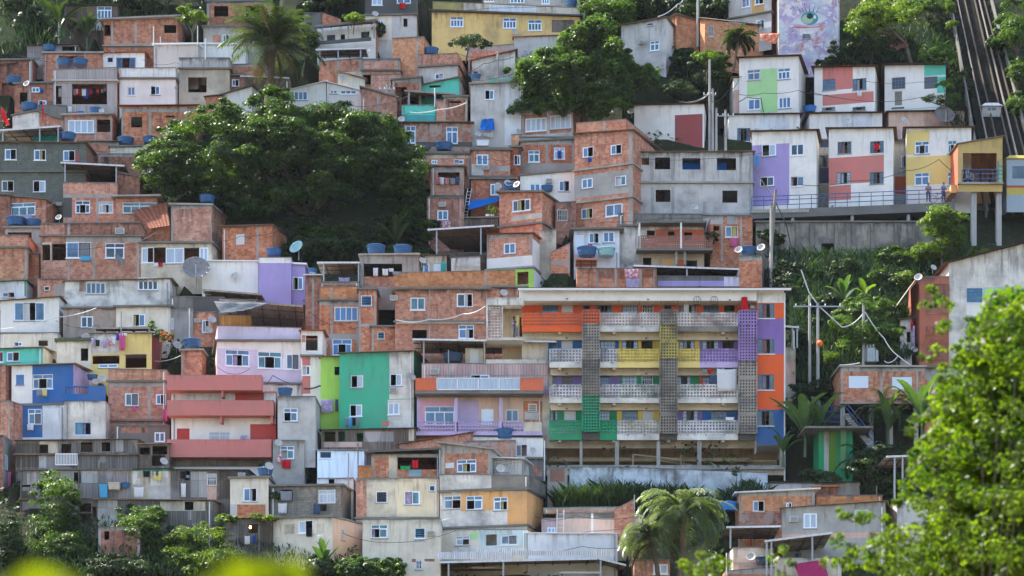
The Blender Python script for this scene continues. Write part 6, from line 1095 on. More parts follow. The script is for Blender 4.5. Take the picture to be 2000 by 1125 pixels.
for t, x0, y0, x1, y1, m, d, c in [('a3', 275, 815, 318, 868, 'cgry', 'grey cloth over the sill of the deep blue house', 'cloth'), ('a3', 318, 812, 358, 868, 'cyel', 'yellow cloth over the sill of the deep blue house', 'cloth'), ('a3', 1000, 940, 1030, 985, 'cpnk', 'pink cloth under the window of the brick house with uneven parapet', 'cloth'), ('a3', 1232, 965, 1272, 1060, 'cpnk', 'bright pink clothes bunch at the edge of the salmon house', 'clothing'), ('a3', 205, 1080, 255, 1125, 'cwht', 'white curtain cloth at the window of the white and blue storey', 'cloth'),
    ('a2', 80, 575, 112, 612, 'cpnk', 'pink cloth, left of the wash under the four-pane window', 'cloth'), ('a2', 125, 578, 165, 612, 'cyel', 'yellow and green cloth in the wash under the four-pane window', 'cloth'), ('a2', 170, 578, 240, 612, 'clil', 'lilac cloth right of the yellow one under the four-pane window', 'cloth'), ('a2', 1165, 942, 1200, 975, 'cwht', 'white cloth on the sill of the cream veranda', 'cloth'), ('a2', 1198, 942, 1232, 972, 'cred', 'red cloth on the sill of the cream veranda', 'cloth'),
    ('b2', 1275, 980, 1312, 1045, 'cwht', 'white towel, first on the concrete frame terrace line', 'towel'), ('b2', 1345, 988, 1390, 1040, 'cwht', 'white vest in the middle of the concrete frame terrace line', 'clothing'), ('b2', 1395, 985, 1430, 1012, 'cwht', 'small white cloth at the right of the terrace line', 'cloth'), ('b2', 1420, 1010, 1490, 1036, 'cgry', 'grey white sheet drooping low on the terrace', 'sheet'), ('b2', 1015, 1055, 1100, 1120, 'clil', 'lilac sheet draped below the brown canopy', 'sheet'),
    ('c2', 202, 292, 228, 350, 'csal', 'pink cloth, left in the brick balcony loggia', 'cloth'), ('c2', 230, 295, 262, 352, 'cwht', 'white cloth in the brick balcony loggia', 'cloth'), ('c2', 265, 298, 300, 352, 'csal', 'rose cloth in the brick balcony loggia', 'cloth'), ('c2', 305, 300, 345, 352, 'cgry', 'grey cloth in the brick balcony loggia', 'cloth'), ('c2', 347, 290, 376, 348, 'cden', 'denim cloth at the right of the brick balcony loggia', 'cloth'), ('c2', 182, 628, 235, 682, 'cblk', 'black and red jacket on the rack beside the plank terrace', 'clothing'), ('c2', 245, 625, 312, 680, 'cflw', 'flowered sheet on the rack beside the plank terrace', 'sheet'), ('c2', 1350, 145, 1380, 180, 'cblu', 'blue cloth under a window of the four-storey brick house', 'cloth'), ('c2', 1352, 800, 1386, 840, 'cred', 'red towel below the window of the blue-grey house', 'towel'), ('c2', 238, 940, 278, 1010, 'cteal', 'turquoise cloth on the small cream house', 'cloth'), ('c2', 1120, 92, 1150, 155, 'cblu', 'blue curtain blowing at the brick and render house window', 'curtain'),
    ('d2', 185, 755, 242, 835, 'cteal', 'turquoise patterned blanket over the brick lattice balcony', 'blanket'), ('d2', 247, 758, 320, 858, 'cflw', 'white flowered blanket over the brick lattice balcony', 'blanket'), ('d2', 884, 750, 936, 825, 'cpnk', 'pink towel below the window of the brick house with grey posts', 'towel'), ('d2', 78, 990, 182, 1065, 'cflw', 'rose patterned blanket over the small roof house wall', 'blanket'), ('d2', 85, 1060, 190, 1135, 'clil', 'pale striped sheet below the rose blanket', 'sheet'),
    ('d3', 775, 658, 930, 830, 'cwht', 'large white sheet hung on the third gallery of the apartment block', 'sheet'), ('d3', 668, 660, 704, 695, 'cgry', 'grey shirt hung under the purple gallery', 'clothing'), ('d3', 706, 662, 742, 697, 'cred', 'red shirt hung under the purple gallery', 'clothing'), ('d3', 725, 705, 776, 782, 'cden', 'denim jacket beside the white sheet', 'clothing'), ('d3', 668, 760, 686, 800, 'cpnk', 'small pink cloth over the white lattice', 'cloth'), ('d3', 525, 165, 565, 240, 'cwht', 'pale curtain at an open window of the orange gallery', 'curtain'),
    ('c3', 810, 255, 832, 345, 'cyel', 'yellow cloth in the wash beside the woman on the stair landing', 'clothing'), ('c3', 832, 265, 852, 415, 'cblk', 'dark clothes hanging at the end of the orange gallery', 'clothing'), ('c3', 803, 330, 822, 410, 'cgry', 'grey cloth left of the dark clothes on the landing', 'clothing'), ('c3', 1012, 495, 1026, 575, 'cwht', 'white shirt hanging under the metal terrace roof', 'clothing'), ('c3', 1035, 795, 1056, 868, 'clil', 'lilac cloth at the corner of the glass balcony', 'cloth'),
    ('b3', 880, 890, 970, 995, 'clil', 'large striped grey sheet on the lime green house', 'sheet'), ('b3', 988, 888, 1010, 985, 'cden', 'dark striped sheet beside the green house', 'sheet'), ('b3', 1065, 1025, 1085, 1100, 'cgry', 'grey towel below the green house window', 'clothing'), ('b3', 1087, 1028, 1115, 1108, 'csky', 'sky blue shirt below the green house window', 'clothing'), ('b3', 1117, 1030, 1142, 1090, 'cblk', 'black top below the green house window', 'clothing'), ('b3', 1144, 1030, 1166, 1110, 'cgry', 'grey trousers at the right below the green house window', 'clothing'), ('b3', 700, 240, 735, 350, 'cred', 'red and black striped towel at the edge of the lilac terrace', 'towel'),
    ('b4', 545, 200, 582, 268, 'cflw', 'white patterned cloth on the grey house wall', 'cloth'), ('b4', 582, 245, 652, 310, 'cred', 'red cloth below the lower grey house window', 'cloth'), ('b4', 270, 58, 322, 122, 'clil', 'lilac cloth on the salmon house terrace', 'cloth'), ('b4', 555, 572, 622, 650, 'cwht', 'white towel at the open window of the raw grey block house', 'towel'), ('b4', 822, 578, 872, 655, 'cden', 'dark floral cloth below the raw grey block house window', 'cloth'), ('b4', 874, 580, 924, 632, 'cblk', 'black cloth below the raw grey block house window', 'cloth'), ('b4', 572, 480, 662, 555, 'cgry', 'mixed clothes in the open window of the raw grey block house', 'clothing'), ('b4', 766, 765, 812, 828, 'cblk', 'black cloth hanging from the open window of the low cream house', 'cloth'), ('b4', 852, 815, 888, 872, 'cwht', 'white shirt hanging on the low cream house', 'clothing'), ('b4', 302, 820, 342, 885, 'cwht', 'white trousers under the window with the bulb', 'clothing'), ('b4', 360, 815, 385, 880, 'cblu', 'blue cloth under the window with the bulb', 'clothing'), ('b4', 1570, 245, 1618, 310, 'cred', 'salmon shirt under the dark canopy of the brick roof room', 'clothing'), ('b4', 1480, 290, 1560, 320, 'cgrn', 'green and pink cloth row in the brick roof room', 'clothing'),
    ('a4', 1085, 328, 1135, 375, 'cblk', 'black and white shirt on the patchwork shack', 'clothing'), ('a4', 1155, 325, 1205, 365, 'cden', 'dark shirt on the patchwork shack', 'clothing'), ('a4', 1158, 332, 1228, 400, 'cyel', 'yellow cloth under the dark shirt on the patchwork shack', 'cloth'), ('a4', 1372, 420, 1408, 528, 'cwht', 'long white cloth on the vertical plank shack', 'cloth'), ('a4', 1362, 330, 1410, 388, 'cblk', 'black top on the vertical plank shack', 'clothing'), ('a4', 1012, 450, 1090, 530, 'cwht', 'white sheet scrap on the patchwork shack', 'cloth'), ('a4', 62, 330, 80, 470, 'cpnk', 'narrow pink towel at the lower left concrete house', 'towel'), ('a4', 1440, 90, 1525, 112, 'clil', 'pale lilac cloth on the salmon balcony', 'cloth'),
    ('d4', 1030, 842, 1040, 898, 'cred', 'red string of cloths under the dark sheet canopy', 'cloth'), ('d4', 1370, 950, 1415, 1020, 'cden', 'dark jeans under the pale terrace roof', 'clothing'), ('e1', 365, 685, 400, 730, 'cwht', 'white cloth below the salmon house window', 'cloth'), ('e2', 490, 40, 535, 90, 'cred', 'red curtain at the red panelled house window', 'curtain'), ('c1', 575, 992, 635, 1040, 'cwht', 'white and blue cloths under the blue tarp', 'cloth'), ('e3', 770, 300, 792, 370, 'cred', 'red shirt hanging beside the red stair tower', 'clothing'), ('e3', 778, 330, 802, 490, 'clil', 'lilac cloth hanging beside the red stair tower', 'cloth'), ('b1', 1475, 20, 1520, 65, 'cred', 'red and black cloth at a top floor window of the blackened house', 'cloth'), ('a1', 515, 805, 545, 850, 'cwht', 'pale cloth on the pot-laden terrace', 'cloth')]:
    D = None
    if t == 'd3': D = AD + (.7 if y0 < 200 else .05)
    if t == 'd3' and x0 == 775: D = AD - .15
    if t == 'c3' and x0 < 860: D = AD + .1
    wash(t, x0, y0, x1, y1, m, d, c, D, group='washing hung out on the houses')
def tarp(t, pts, m, label, D, name='tarpaulin'):
    mb = MB(); P = [W3(t, x, y, D+dz) for x, y, dz in pts]; n = 8; o0 = P[0]
    G = []
    for j in range(n+1):
        for i in range(n+1):
            a = P[0].lerp(P[1], i/n); b = P[3].lerp(P[2], i/n); q = a.lerp(b, j/n); q.z -= .35*math.sin(math.pi*i/n)*math.sin(math.pi*j/n)*.5; q.y += .1*math.sin(i*2+j); G.append(tuple(q-o0))
    mb.v = G
    for j in range(n):
        for i in range(n): k = j*(n+1)+i; mb.f.append((k, k+1, k+n+2, k+n+1)); mb.m.append(0)
    o = mb.build(name, m, None, tuple(o0), smooth=True); s = o.modifiers.new('thick', 'SOLIDIFY'); s.thickness = .02; return tag(o, label, 'tarpaulin')
tarp('c2', [(435, 478, 0), (682, 442, 0), (685, 475, -.6), (448, 545, -1.2)], 'tarpb', 'bright blue tarp slung over the plank-floored terrace', wall_d('c2', 500, 460)-.1)
tarp('c1', [(548, 905, 0), (635, 898, 0), (645, 985, -.8), (528, 985, -.8)], 'tarpb', 'blue tarp hung on the tall pale grey house', wall_d('c1', 580, 900)-.1)
tarp('b3', [(70, 150, 0), (500, 165, 0), (330, 215, -.8), (120, 245, -1)], 'tarpg', 'grey shade cloth over the lilac house terrace', lvh.D0-.6)
tarp('d2', [(1062, 120, 0), (1098, 150, 0), (1085, 215, -.2), (1060, 200, -.2)], 'csky', 'blue tarp end at the corner of the raw cement house', gc_.D0-.3)
tarp('e1', [(612, 318, 0), (738, 270, 0), (752, 350, -.5), (625, 392, -.5)], 'csal', 'faded pink cloth sheet among junk under the upper right trees', hill_d(115))
tarp('d1', [(1102, 258, 0), (1252, 252, 0), (1222, 335, -.6), (1110, 305, -.6)], 'ccor', 'coral spotted cloth billowing beside the eye mural', hill_d(100)-.5)
tarp('d4', [(1360, 1035, 0), (1590, 1000, 0), (1620, 1130, -.8), (1400, 1140, -.8)], 'cmag', 'magenta cloth sheet at the lower right bottom edge', wall_d('d4', 1450, 1050)-.8)
tarp('a1', [(250, 1030, 0), (445, 1020, 0), (445, 1072, 0), (250, 1078, 0)], 'cteal', 'teal screen sheet on the roof of the dark block house', dg.D0+2.5)
# tilted tile roof fragment
tf = MB(); Df = wall_d('a2', 1180, 700) - .2; wavy(tf, W3('a2', 1130, 685, Df-.3), W3('a2', 1288, 660, Df-.3), W3('a2', 1262, 482, Df+2.0), W3('a2', 995, 548, Df+2.0), .25, .04); o = tf.build('tile_roof_fragment', 'tile2'); tag(o, 'tilted terracotta tile roof fragment leaning against the framed brick room', 'roof fragment')
H('painted_house', 'white windowless house with one dark red panel above the four-storey brick house', 'd1', (150, 800, 680, 790, 1130), 'w', paint='red 458 862 668 1130', roof='c', rm='eave', rz=-1.0, dep=5, oh=.3, D=hill_d(290)+2)
# poles with cross arms, wires
def pole(t, x, y0, y1, w, label, D=None, m='pole', arms=(), name='utility_pole', lean=0):
    D = D or hill_d(px(t, x, y1)[1]); a, b = W3(t, x, y1, D), W3(t, x+lean, y0, D); r = empty(name, tuple(a)); tag(r, label, 'pole'); mb = MB(); mb.tube([(0, 0, -.5), tuple(b-a)], w*K/F*D/2*1.15, 10, r2=w*K/F*D/2*.85); mb.build('shaft', m, r)
    for (yy, L) in arms:
        z = W3(t, x, yy, D).z - a.z; mb = MB(); mb.box(-L/2, -.12, z-.05, L/2, .0, z+.05)
        mb.build('cross_arm', 'met', r)
        mb = MB()
        for s in (-.45, -.15, .15, .45): mb.lathe([(.04, 0), (.06, .05), (.03, .1), (.06, .14), (.02, .18)], 8, (s*L, -.06, z+.05))
        mb.build('insulators', 'white', r)
    return r, D
for a in [('d1', 632, -40, 318, 20, 'tall concrete utility pole between the orange brick houses', hill_d(85)), ('d1', 722, 452, 1130, 20, 'tall pale pole beside the dark red panel house', hill_d(285)+.5, 'pole', ((720, 1.2),)), ('d1', 745, 672, 1130, 20, 'second pale pole right beside the tall pale pole', hill_d(285)+.3, 'pole'), ('d1', 772, 818, 1130, 18, 'greenish pole before the lower painted houses', hill_d(285)+.2, 'pole'), ('d1', 842, 832, 1130, 20, 'grey pole left of the teal sill panel', hill_d(285)+.4, 'pole', ((880, 1.6),)),
          ('d2', 1188, 495, 1105, 24, 'thick grey pole standing on the slope right of the raw cement house', hill_d(520)-1), ('c1', 668, 395, 612, 18, 'white wall-side pole before the streaked white wall', wall_d('c1', 668, 500)-.5), ('b1', 1380, 630, 865, 20, 'grey pole at the shaded corner above the great tree', None, 'pole', ((680, 1.5),)),
          ('e3', 5, 105, 740, 22, 'grey pole, left of a pair on the dark green slope', hill_d(740)-1.5), ('e3', 67, 160, 755, 24, 'grey pole with cross arm, right of a pair on the dark green slope', hill_d(745)-1.6, 'pole', ((190, 4.0),)), ('e3', 414, 165, 640, 24, 'grey pole carrying the transformer above the roller shutter house', hill_d(720)-1.8), ('d2', 18, 870, 985, 12, 'short pale post beside the small roof house', hill_d(520))]:
    pole(*a[:6], **dict(zip(('D', 'm', 'arms'), a[6:])))
pole('d2', 1182, 388, 890, 24, 'leaning weathered wooden pole beside the thick grey pole', hill_d(510)-1.4, 'polew', lean=40)
for t, x, y0, y1, lb_ in [('a1', 1163, 200, 340, 'thin white pipe standing at the left of the plain beige block'), ('a1', 1497, 195, 335, 'thin white pipe at the right of the plain beige block'), ('a1', 1557, 290, 430, 'thin white pipe before the long white wall near the palm'), ('a1', 1215, 278, 330, 'shortest white pipe on the plain beige block'), ('c1', 432, 285, 430, 'thin white pipe on the stepped brick wall'), ('a3', 918, 225, 395, 'grey iron pipe standing on the yellow house'), ('a3', 1435, 205, 420, 'white post on the dull grey cement house'), ('b3', 550, 800, 870, 'dark stub pipe on the grey rendered house'), ('b4', 1160, 115, 390, 'wooden post left of the brick roof room'), ('b4', 1088, 195, 430, 'dark iron pipe before the shiny metal shack'), ('c4', 1022, 100, 400, 'white drain pipe at the corner of the lilac balcony house'), ('d4', 850, 950, 1110, 'white lamp pipe before the lower palm'), ('d4', 152, 510, 760, 'grey lamp post at the stepped brick wall'), ('d3', 1360, 370, 500, 'white pipe at the awning behind the apartment block'), ('c3', 295, 520, 755, 'grey steel post on the pink tile house'), ('c1', 190, 668, 800, 'white post of the turquoise balcony'), ('e4', 512, 440, 515, 'wooden stake on the bright brick parapet'), ('b1', 5, 290, 440, 'white pipe between the beige block and the grey storey')]:
    D = wall_d(t, x, y1-3, .25); p = W3(t, x, y1, D); mb = MB(); mb.tube([(0, 0, -.1), (0, 0, (y1-y0)*K/F*D)], .05, 6)
    m = 'pipe' if 'white' in lb_ else 'polew' if 'wooden' in lb_ else 'met'; tag(mb.build('pipe_post', m, None, tuple(p)), lb_, 'post')
# transformer
tp = W3('e3', 465, 560, hill_d(720)-1.9); r = empty('transformer', tuple(tp)); tag(r, 'grey pole transformer beside the roller shutter house', 'transformer'); mb = MB(); mb.lathe([(.45, -.6), (.5, -.55), (.5, .55), (.42, .62)], 14); mb.build('tank', 'met', r); mb = MB()
for k in range(10): a = 2*math.pi*k/10; mb.box(.5*math.cos(a)-.04, .55*math.sin(a)-.04, -.5, .62*math.cos(a)+.04, .62*math.sin(a)+.04, .4)
mb.build('cooling_fins', 'met', r); mb = MB()
for s in (-.25, 0, .25): mb.lathe([(.05, .6), (.09, .68), (.05, .75), (.08, .83), (.03, .95)], 8, (s, 0, 0))
mb.build('bushings', 'white', r)
mb = MB(); mb.lathe([(.02, -.26), (.18, -.18), (.26, 0), (.18, .18), (.02, .26)], 14); tag(mb.build('marker_ball', 'orange', None, tuple(W3('e3', 83, 467, hill_d(745)-1.9)), True), 'orange ball hanging beside the pair of grey poles', 'ball')
def cable(t, pts, label, sag=.3, r=.022, m='wire', D=None):
    P = []
    for (x, y, *d) in pts: P.append(W3(t, x, y, d[0] if d else D))
    out = []
    for a, b in zip(P, P[1:]):
        for i in range(8): q = a.lerp(b, i/8); q.z -= sag*4*(i/8)*(1-i/8); out.append(q)
    out.append(P[-1]); o0 = out[0]; mb = MB(); mb.tube([q-o0 for q in out], r, 5); tag(mb.build('cable', m, None, tuple(o0)), label, 'cable', 'cables strung between the houses')
D1_ = hill_d(740)-1.8
cable('e3', [(-60, -90, D1_), (0, 80, D1_), (75, 185, D1_), (250, 345, D1_)], 'thick pale cable coming down to the pair of grey poles', .0, .05, 'wirew'); cable('e3', [(250, 345, D1_), (405, 250, D1_)], 'pale sagging cable from the ball pole to the transformer pole', .25, .05, 'wirew'); cable('e3', [(425, 230, D1_), (570, 430, D1_), (660, 550, D1_-.3), (1000, 775, D1_-2)], 'pale cable running down before the roller shutter house', .15, .045, 'wirew'); cable('e3', [(570, 600, D1_), (620, 610, D1_), (675, 560, D1_)], 'short looped pale cable near the transformer', .1, .04, 'wirew'); cable('e3', [(235, 632, D1_), (385, 615, D1_)], 'pale cable stub left of the transformer pole', .05, .04, 'wirew')
Dc = hill_d(520)-1.5
cable('d2', [(1062, 225, Dc+3), (1210, 450, Dc+1), (1300, 640, Dc), (1350, 860, Dc), (1440, 1115, Dc-1)], 'long black cable hanging down the slope beside the raw cement house', .15, .05)
cable('d1', [(740, 770, hill_d(285)), (870, 680, hill_d(230)), (945, 600, hill_d(225))], 'black cable from the pale poles to the green panel house', .3, .03); cable('d1', [(945, 770, hill_d(225)-.5), (1000, 735, hill_d(225)-.5), (1110, 745, hill_d(225)-.5), (1130, 850, hill_d(225)-.5)], 'thick black cable across the green panel', .05, .04); cable('d1', [(945, 715, hill_d(225)-1), (1130, 705, hill_d(225)-1), (1390, 685, hill_d(225)-1.5), (1620, 720, hill_d(225)-2)], 'black cable across the upper row of painted houses', .15, .025); cable('e1', [(0, 695, hill_d(225)-2), (480, 770, hill_d(225)-2), (860, 735, hill_d(225)-2)], 'black cable across the salmon panelled house', .15, .025); cable('e2', [(-80, 350, WD-.3), (320, 325, WD-.3), (740, 245, WD-.3), (985, 160, WD-.3)], 'black cable across the lower row of painted houses', .25, .03); cable('e2', [(985, 160, WD-.3), (1080, 245, WD-.8)], 'black cable from yellow panel to the station', .05, .03)
cable('d1', [(330, 125, hill_d(120)), (480, 30, hill_d(60)), (530, -20, hill_d(40))], 'twisted pale cable rising over the stained grey house', .2, .05, 'wirew'); cable('d1', [(490, 770, hill_d(220)), (715, 715, hill_d(285)+.2)], 'pale cable to the tall pale pole', .3, .03, 'wirew'); cable('d1', [(540, 780, hill_d(220)), (735, 700, hill_d(285)+.2)], 'second pale cable to the tall pale pole', .3, .03, 'wirew')
cable('c1', [(390, 580, hill_d(165)-1), (560, 480, hill_d(165)-1), (660, 455, hill_d(165)-1), (790, 430, hill_d(165)-1)], 'black cable before the streaked white wall', .1, .035); cable('c1', [(0, 850, hill_d(235)-1.5), (220, 830, hill_d(235)-1.5), (430, 778, hill_d(235)-1.5)], 'pale twisted cable before the turquoise balcony', .15, .045, 'wirew'); cable('c1', [(440, 790, hill_d(275)), (560, 825, hill_d(275)), (730, 830, hill_d(275))], 'black cable across the tall pale grey house', .1, .035)
cable('c3', [(-100, 290, hill_d(740)-1.5), (150, 285, hill_d(740)-1.5), (400, 245, hill_d(740)-1.5), (575, 185, hill_d(870)-.6)], 'pale cable across the big brick house', .2, .04, 'wirew'); cable('a3', [(0, 360, hill_d(650)-1), (430, 270, hill_d(650)-1), (730, 200, hill_d(650)-1)], 'pale cable across the wooden-eaved white house', .15, .035, 'wirew'); cable('a3', [(1150, 600, hill_d(705)-.5), (1370, 560, hill_d(705)-.5)], 'pale cable from the yellow house to the brick pillar', .2, .03, 'wirew')
cable('b3', [(750, 810, hill_d(790)-1), (870, 790, hill_d(790)-1), (1015, 815, hill_d(790)-1)], 'bundle of black cables before the lime house', .1, .07); cable('b4', [(1200, 850, hill_d(1090)-1.2), (1450, 960, hill_d(1090)-1.2), (1629, 1035, hill_d(1090)-1.2)], 'black cable sagging across the cream apartment house', .2, .025); cable('b4', [(1455, 720, hill_d(1090)-1.2), (1629, 715, hill_d(1090)-1.2), (1850, 690, hill_d(1090)-1.6)], 'pale cable under the ledge of the cream apartment house', .1, .03, 'wirew'); cable('b3', [(480, 760, lvh.D0-.5), (515, 710, lvh.D0-.5), (640, 770, lvh.D0-.5)], 'looped black cable on the lilac house', .05, .03); cable('b3', [(90, 640, lvh.D0-.4), (210, 700, lvh.D0-.5), (340, 660, lvh.D0-.4)], 'thin black cable drooping on the lilac house', .15, .02)
# potted plants, small junk
def box_item(name, t, x0, y0, x1, y1, m, label, cat, D=None, dep=.5):
    D = D or wall_d(t, (x0+x1)/2, y1-2, dep+.2); a, b = W3(t, x0, y1, D), W3(t, x1, y0, D); w, h = b.x-a.x, b.z-a.z; r = empty(name, tuple(a)); tag(r, label, cat)
    mb = MB(); mb.hexa([(w*.04, 0, 0), (w*.96, 0, 0), (w*.96, dep, 0), (w*.04, dep, 0), (0, -.02, h*.85), (w, -.02, h*.85), (w, dep+.02, h*.85), (0, dep+.02, h*.85)]); mb.build('body', m, r)
    mb = MB(); mb.box(-.03, -.05, h*.85+.002, w+.03, dep+.05, h); mb.build('lid', m, r)
box_item('water_cistern', 'a4', 820, 415, 905, 468, 'crd', 'cream box cistern among the junk by the blue drum', 'cistern'); box_item('wash_basin', 'a4', 752, 430, 812, 530, 'csky', 'pale blue sheet bin left of the cream cistern', 'bin'); box_item('crate', 'e1', 415, 385, 490, 435, 'tan', 'tan crate on the dark terrace under the upper right trees', 'crate', hill_d(112)); box_item('bucket', 'a1', 585, 842, 628, 870, 'tarpb', 'blue bucket on the pot-laden terrace', 'bucket', gt.D0+.2); box_item('bucket', 'a1', 548, 850, 582, 872, 'cred', 'red and white bucket on the pot-laden terrace', 'bucket', gt.D0+.2); box_item('bucket', 'a1', 300, 668, 318, 692, 'tarpb', 'small blue bucket on the dark porch ledge', 'bucket'); box_item('washing_machine', 'c1', 508, 1060, 600, 1102, 'white', 'white washing machine on the balcony beside two dishes', 'washing machine'); box_item('cooler_box', 'd3', 845, 1028, 905, 1062, 'white', 'white box standing on the lowest gallery parapet', 'box', AD, .4)
for t, x, y, w, lb_ in [('c2', 592, 603, 32, 'white pot with spiky plant on the plank-floored terrace'), ('c2', 627, 603, 30, 'white pot with bushy plant on the plank-floored terrace')]:
    D = pt_.D0+.4; p = W3(t, x, y, D); r = empty('potted_plant', tuple(p)); tag(r, lb_, 'potted plant'); mb = MB(); q = w*K/F*D/2; mb.lathe([(q*.75, 0), (q, q*1.5), (q*1.08, q*1.55), (q*.9, q*1.6)], 12); mb.build('pot', 'white', r); PLANTS_ON_POTS = globals().setdefault('PLANTS_ON_POTS', []); PLANTS_ON_POTS.append((r, q*1.5, .9 if 'bushy' in lb_ else .8, 'bushy' in lb_))
# red barrel on the gallery, bird cages, bulb, bicycle, ladders, flags
p = W3('d3', 985, 228, AD-.35); r = empty('red_barrel', tuple(p)); r.scale = (.8, .8, .86); tag(r, 'glossy red barrel standing on the purple lattice tower', 'barrel'); mb = MB(); mb.lathe([(.30, 0), (.34, .1), (.34, .55), (.36, .58), (.36, .64), (.34, .68), (.34, 1.0), (.28, 1.2)], 18); mb.build('body', 'cred', r); mb = MB(); mb.lathe([(.31, 1.2), (.31, 1.28), (.1, 1.36)], 18); mb.build('lid', 'cred', r)
for x, lb_ in ((627, 'left of two domed bird cages on the orange gallery'), (755, 'right of two domed bird cages on the orange gallery')):
    p = W3('d3', x, 180, AD-.25); r = empty('bird_cage', tuple(p)); tag(r, lb_, 'bird cage', 'bird cages'); mb = MB(); mb.lathe([(.32, 0), (.32, .04), (.05, .05)], 14); mb.build('tray', 'rust', r); mb = MB()
    for k in range(10):
        a = math.pi*2*k/10; mb.tube([(.3*math.cos(a), .3*math.sin(a), .04), (.3*math.cos(a), .3*math.sin(a), .45), (.2*math.cos(a), .2*math.sin(a), .65), (0, 0, .72)], .012, 4)
    mb.build('bars', 'rust', r)
mb = MB(); mb.lathe([(.01, -.1), (.07, -.06), (.09, 0), (.05, .08), (.03, .14)], 10); tag(mb.build('light_bulb', 'bulb', None, tuple(W3('b4', 345, 757, wall_d('b4', 345, 760)+.35))), 'glowing bulb in the window of the vine covered shack', 'light bulb')
def ladder(t, x0, y0, x1, y1, D, label, w=.4):
    a, b = W3(t, x0, y1, D), W3(t, x1, y0, D+.5); d = b-a; r = empty('ladder', tuple(a)); tag(r, label, 'ladder')
    for s in (0, w): mb = MB(); mb.tube([(s, 0, 0), tuple(d+Vector((s, 0, 0)))], .03, 5); mb.build('side_rail', 'fwd', r)
    mb = MB(); n = int(d.length/.32)
    for i in range(1, n): q = d*(i/n); mb.tube([tuple(q), tuple(q+Vector((w, 0, 0)))], .02, 5)
    mb.build('rungs', 'fwd', r)
ladder('c4', 1115, 620, 1118, 795, bw.D0+.3, 'metal ladder leaning on the blackened beam with bricks', 1.0*.5); ladder('c2', 405, 380, 440, 605, wall_d('c2', 440, 500)-.8, 'white ladder standing beside the blue tarp', .35)
for i, (x, y0, y1, fx, fy, lb_) in enumerate([(8, 805, 960, 75, 955, 'torn red flag at the far left edge'), (320, 765, 870, 342, 912, 'small dark red flag before the sloping brick wall')]):
    D = hill_d(960*K)-1.5; r = empty('flag', tuple(W3('a1', x, y1, D))); tag(r, lb_, 'flag'); h_ = (y1-y0)*K/F*D; mb = MB(); mb.tube([(0, 0, -.5), (0, 0, h_)], .03, 5); mb.build('staff', 'fd', r); mb = MB(); w = (fx-x)*K/F*D; hh = (fy-y0)*K/F*D*.95; n = 6
    for j in range(n):
        a, b = j/n, (j+1)/n; f = lambda q: (w*q**.7, .1*math.sin(q*7), h_-hh*q)
        g = lambda q: (max(0, w*(q*1.2-.55)), .05*math.sin(q*6), h_-hh*(.35+.65*q))
        mb.quad(f(a), f(b), g(b), g(a))
    mb.build('banner', 'cred', r)
D = hill_d(720)-1.2; r = empty('flag', tuple(W3('e3', 1402, 505, D))); tag(r, 'green and yellow flag on a dark staff before the aqua wall', 'flag'); mb = MB(); mb.tube([(0, 0, -.5), (.1, 0, 200*K/F*D)], .035, 5); mb.build('staff', 'fd', r)
P = [(1408, 300), (1440, 280), (1480, 325), (1515, 350), (1515, 385), (1470, 360), (1410, 350)]; o0 = W3('e3', 1402, 505, D); mb = MB(); mb.poly([W3('e3', x, y, D)-o0 for x, y in P]); mb.build('banner', 'cgrn', r); mb = MB(); mb.poly([W3('e3', x, y, D-.02)-o0 for x, y in [(1425, 315), (1440, 284), (1478, 326), (1500, 350), (1465, 345)]]); mb.build('banner_panel', 'cyel', r)
# stairs with blue handrails among the banana plants
sr = empty('staircase', tuple(W3('e4', 250, 330, hill_d(920)))); tag(sr, 'steep outdoor stair with blue handrails among the banana plants', 'staircase')
a, b = W3('e3', 275, 1000, hill_d(840)-.8), W3('e4', 480, 150, hill_d(900)-1.0)
for k in range(16):
    q = a.lerp(b, k/15); mb = MB(); mb.box(q.x-.25, q.y-.1, q.z-.16, q.x+.3, q.y+1.0, q.z); kid(mb, 'step', 'gy', sr)
for dz in (.5, .95): mb = MB(); mb.tube([a+Vector((0, -.12, dz)), b+Vector((0, -.12, dz))], .035, 6); kid(mb, 'handrail', 'railb', sr)
a, b = W3('e4', 270, 310, hill_d(925)-1), W3('e4', 520, 140, hill_d(915)-1)
for dz in (.0, .4): mb = MB(); mb.tube([a+Vector((0, 0, dz)), b+Vector((0, 0, dz))], .035, 6); kid(mb, 'handrail', 'railb', sr)
fr_ = empty('iron_fence', tuple(W3('e3', 0, 1050, hill_d(840)))); tag(fr_, 'blue iron fence with two red pots beside the roller shutter house', 'fence')
for y in (940, 980, 1060): mb = MB(); q0, q1 = W3('e3', 40, y, hill_d(850)), W3('e3', 240, y+6, hill_d(850)); mb.tube([q0, q1], .035, 6); kid(mb, 'rail', 'railb', fr_)
for i in range(12): q = W3('e3', 40+i*18, 1062, hill_d(850)); mb = MB(); mb.tube([q, q+Vector((0, 0, 1.25))], .022, 5); kid(mb, 'bar', 'railb', fr_)
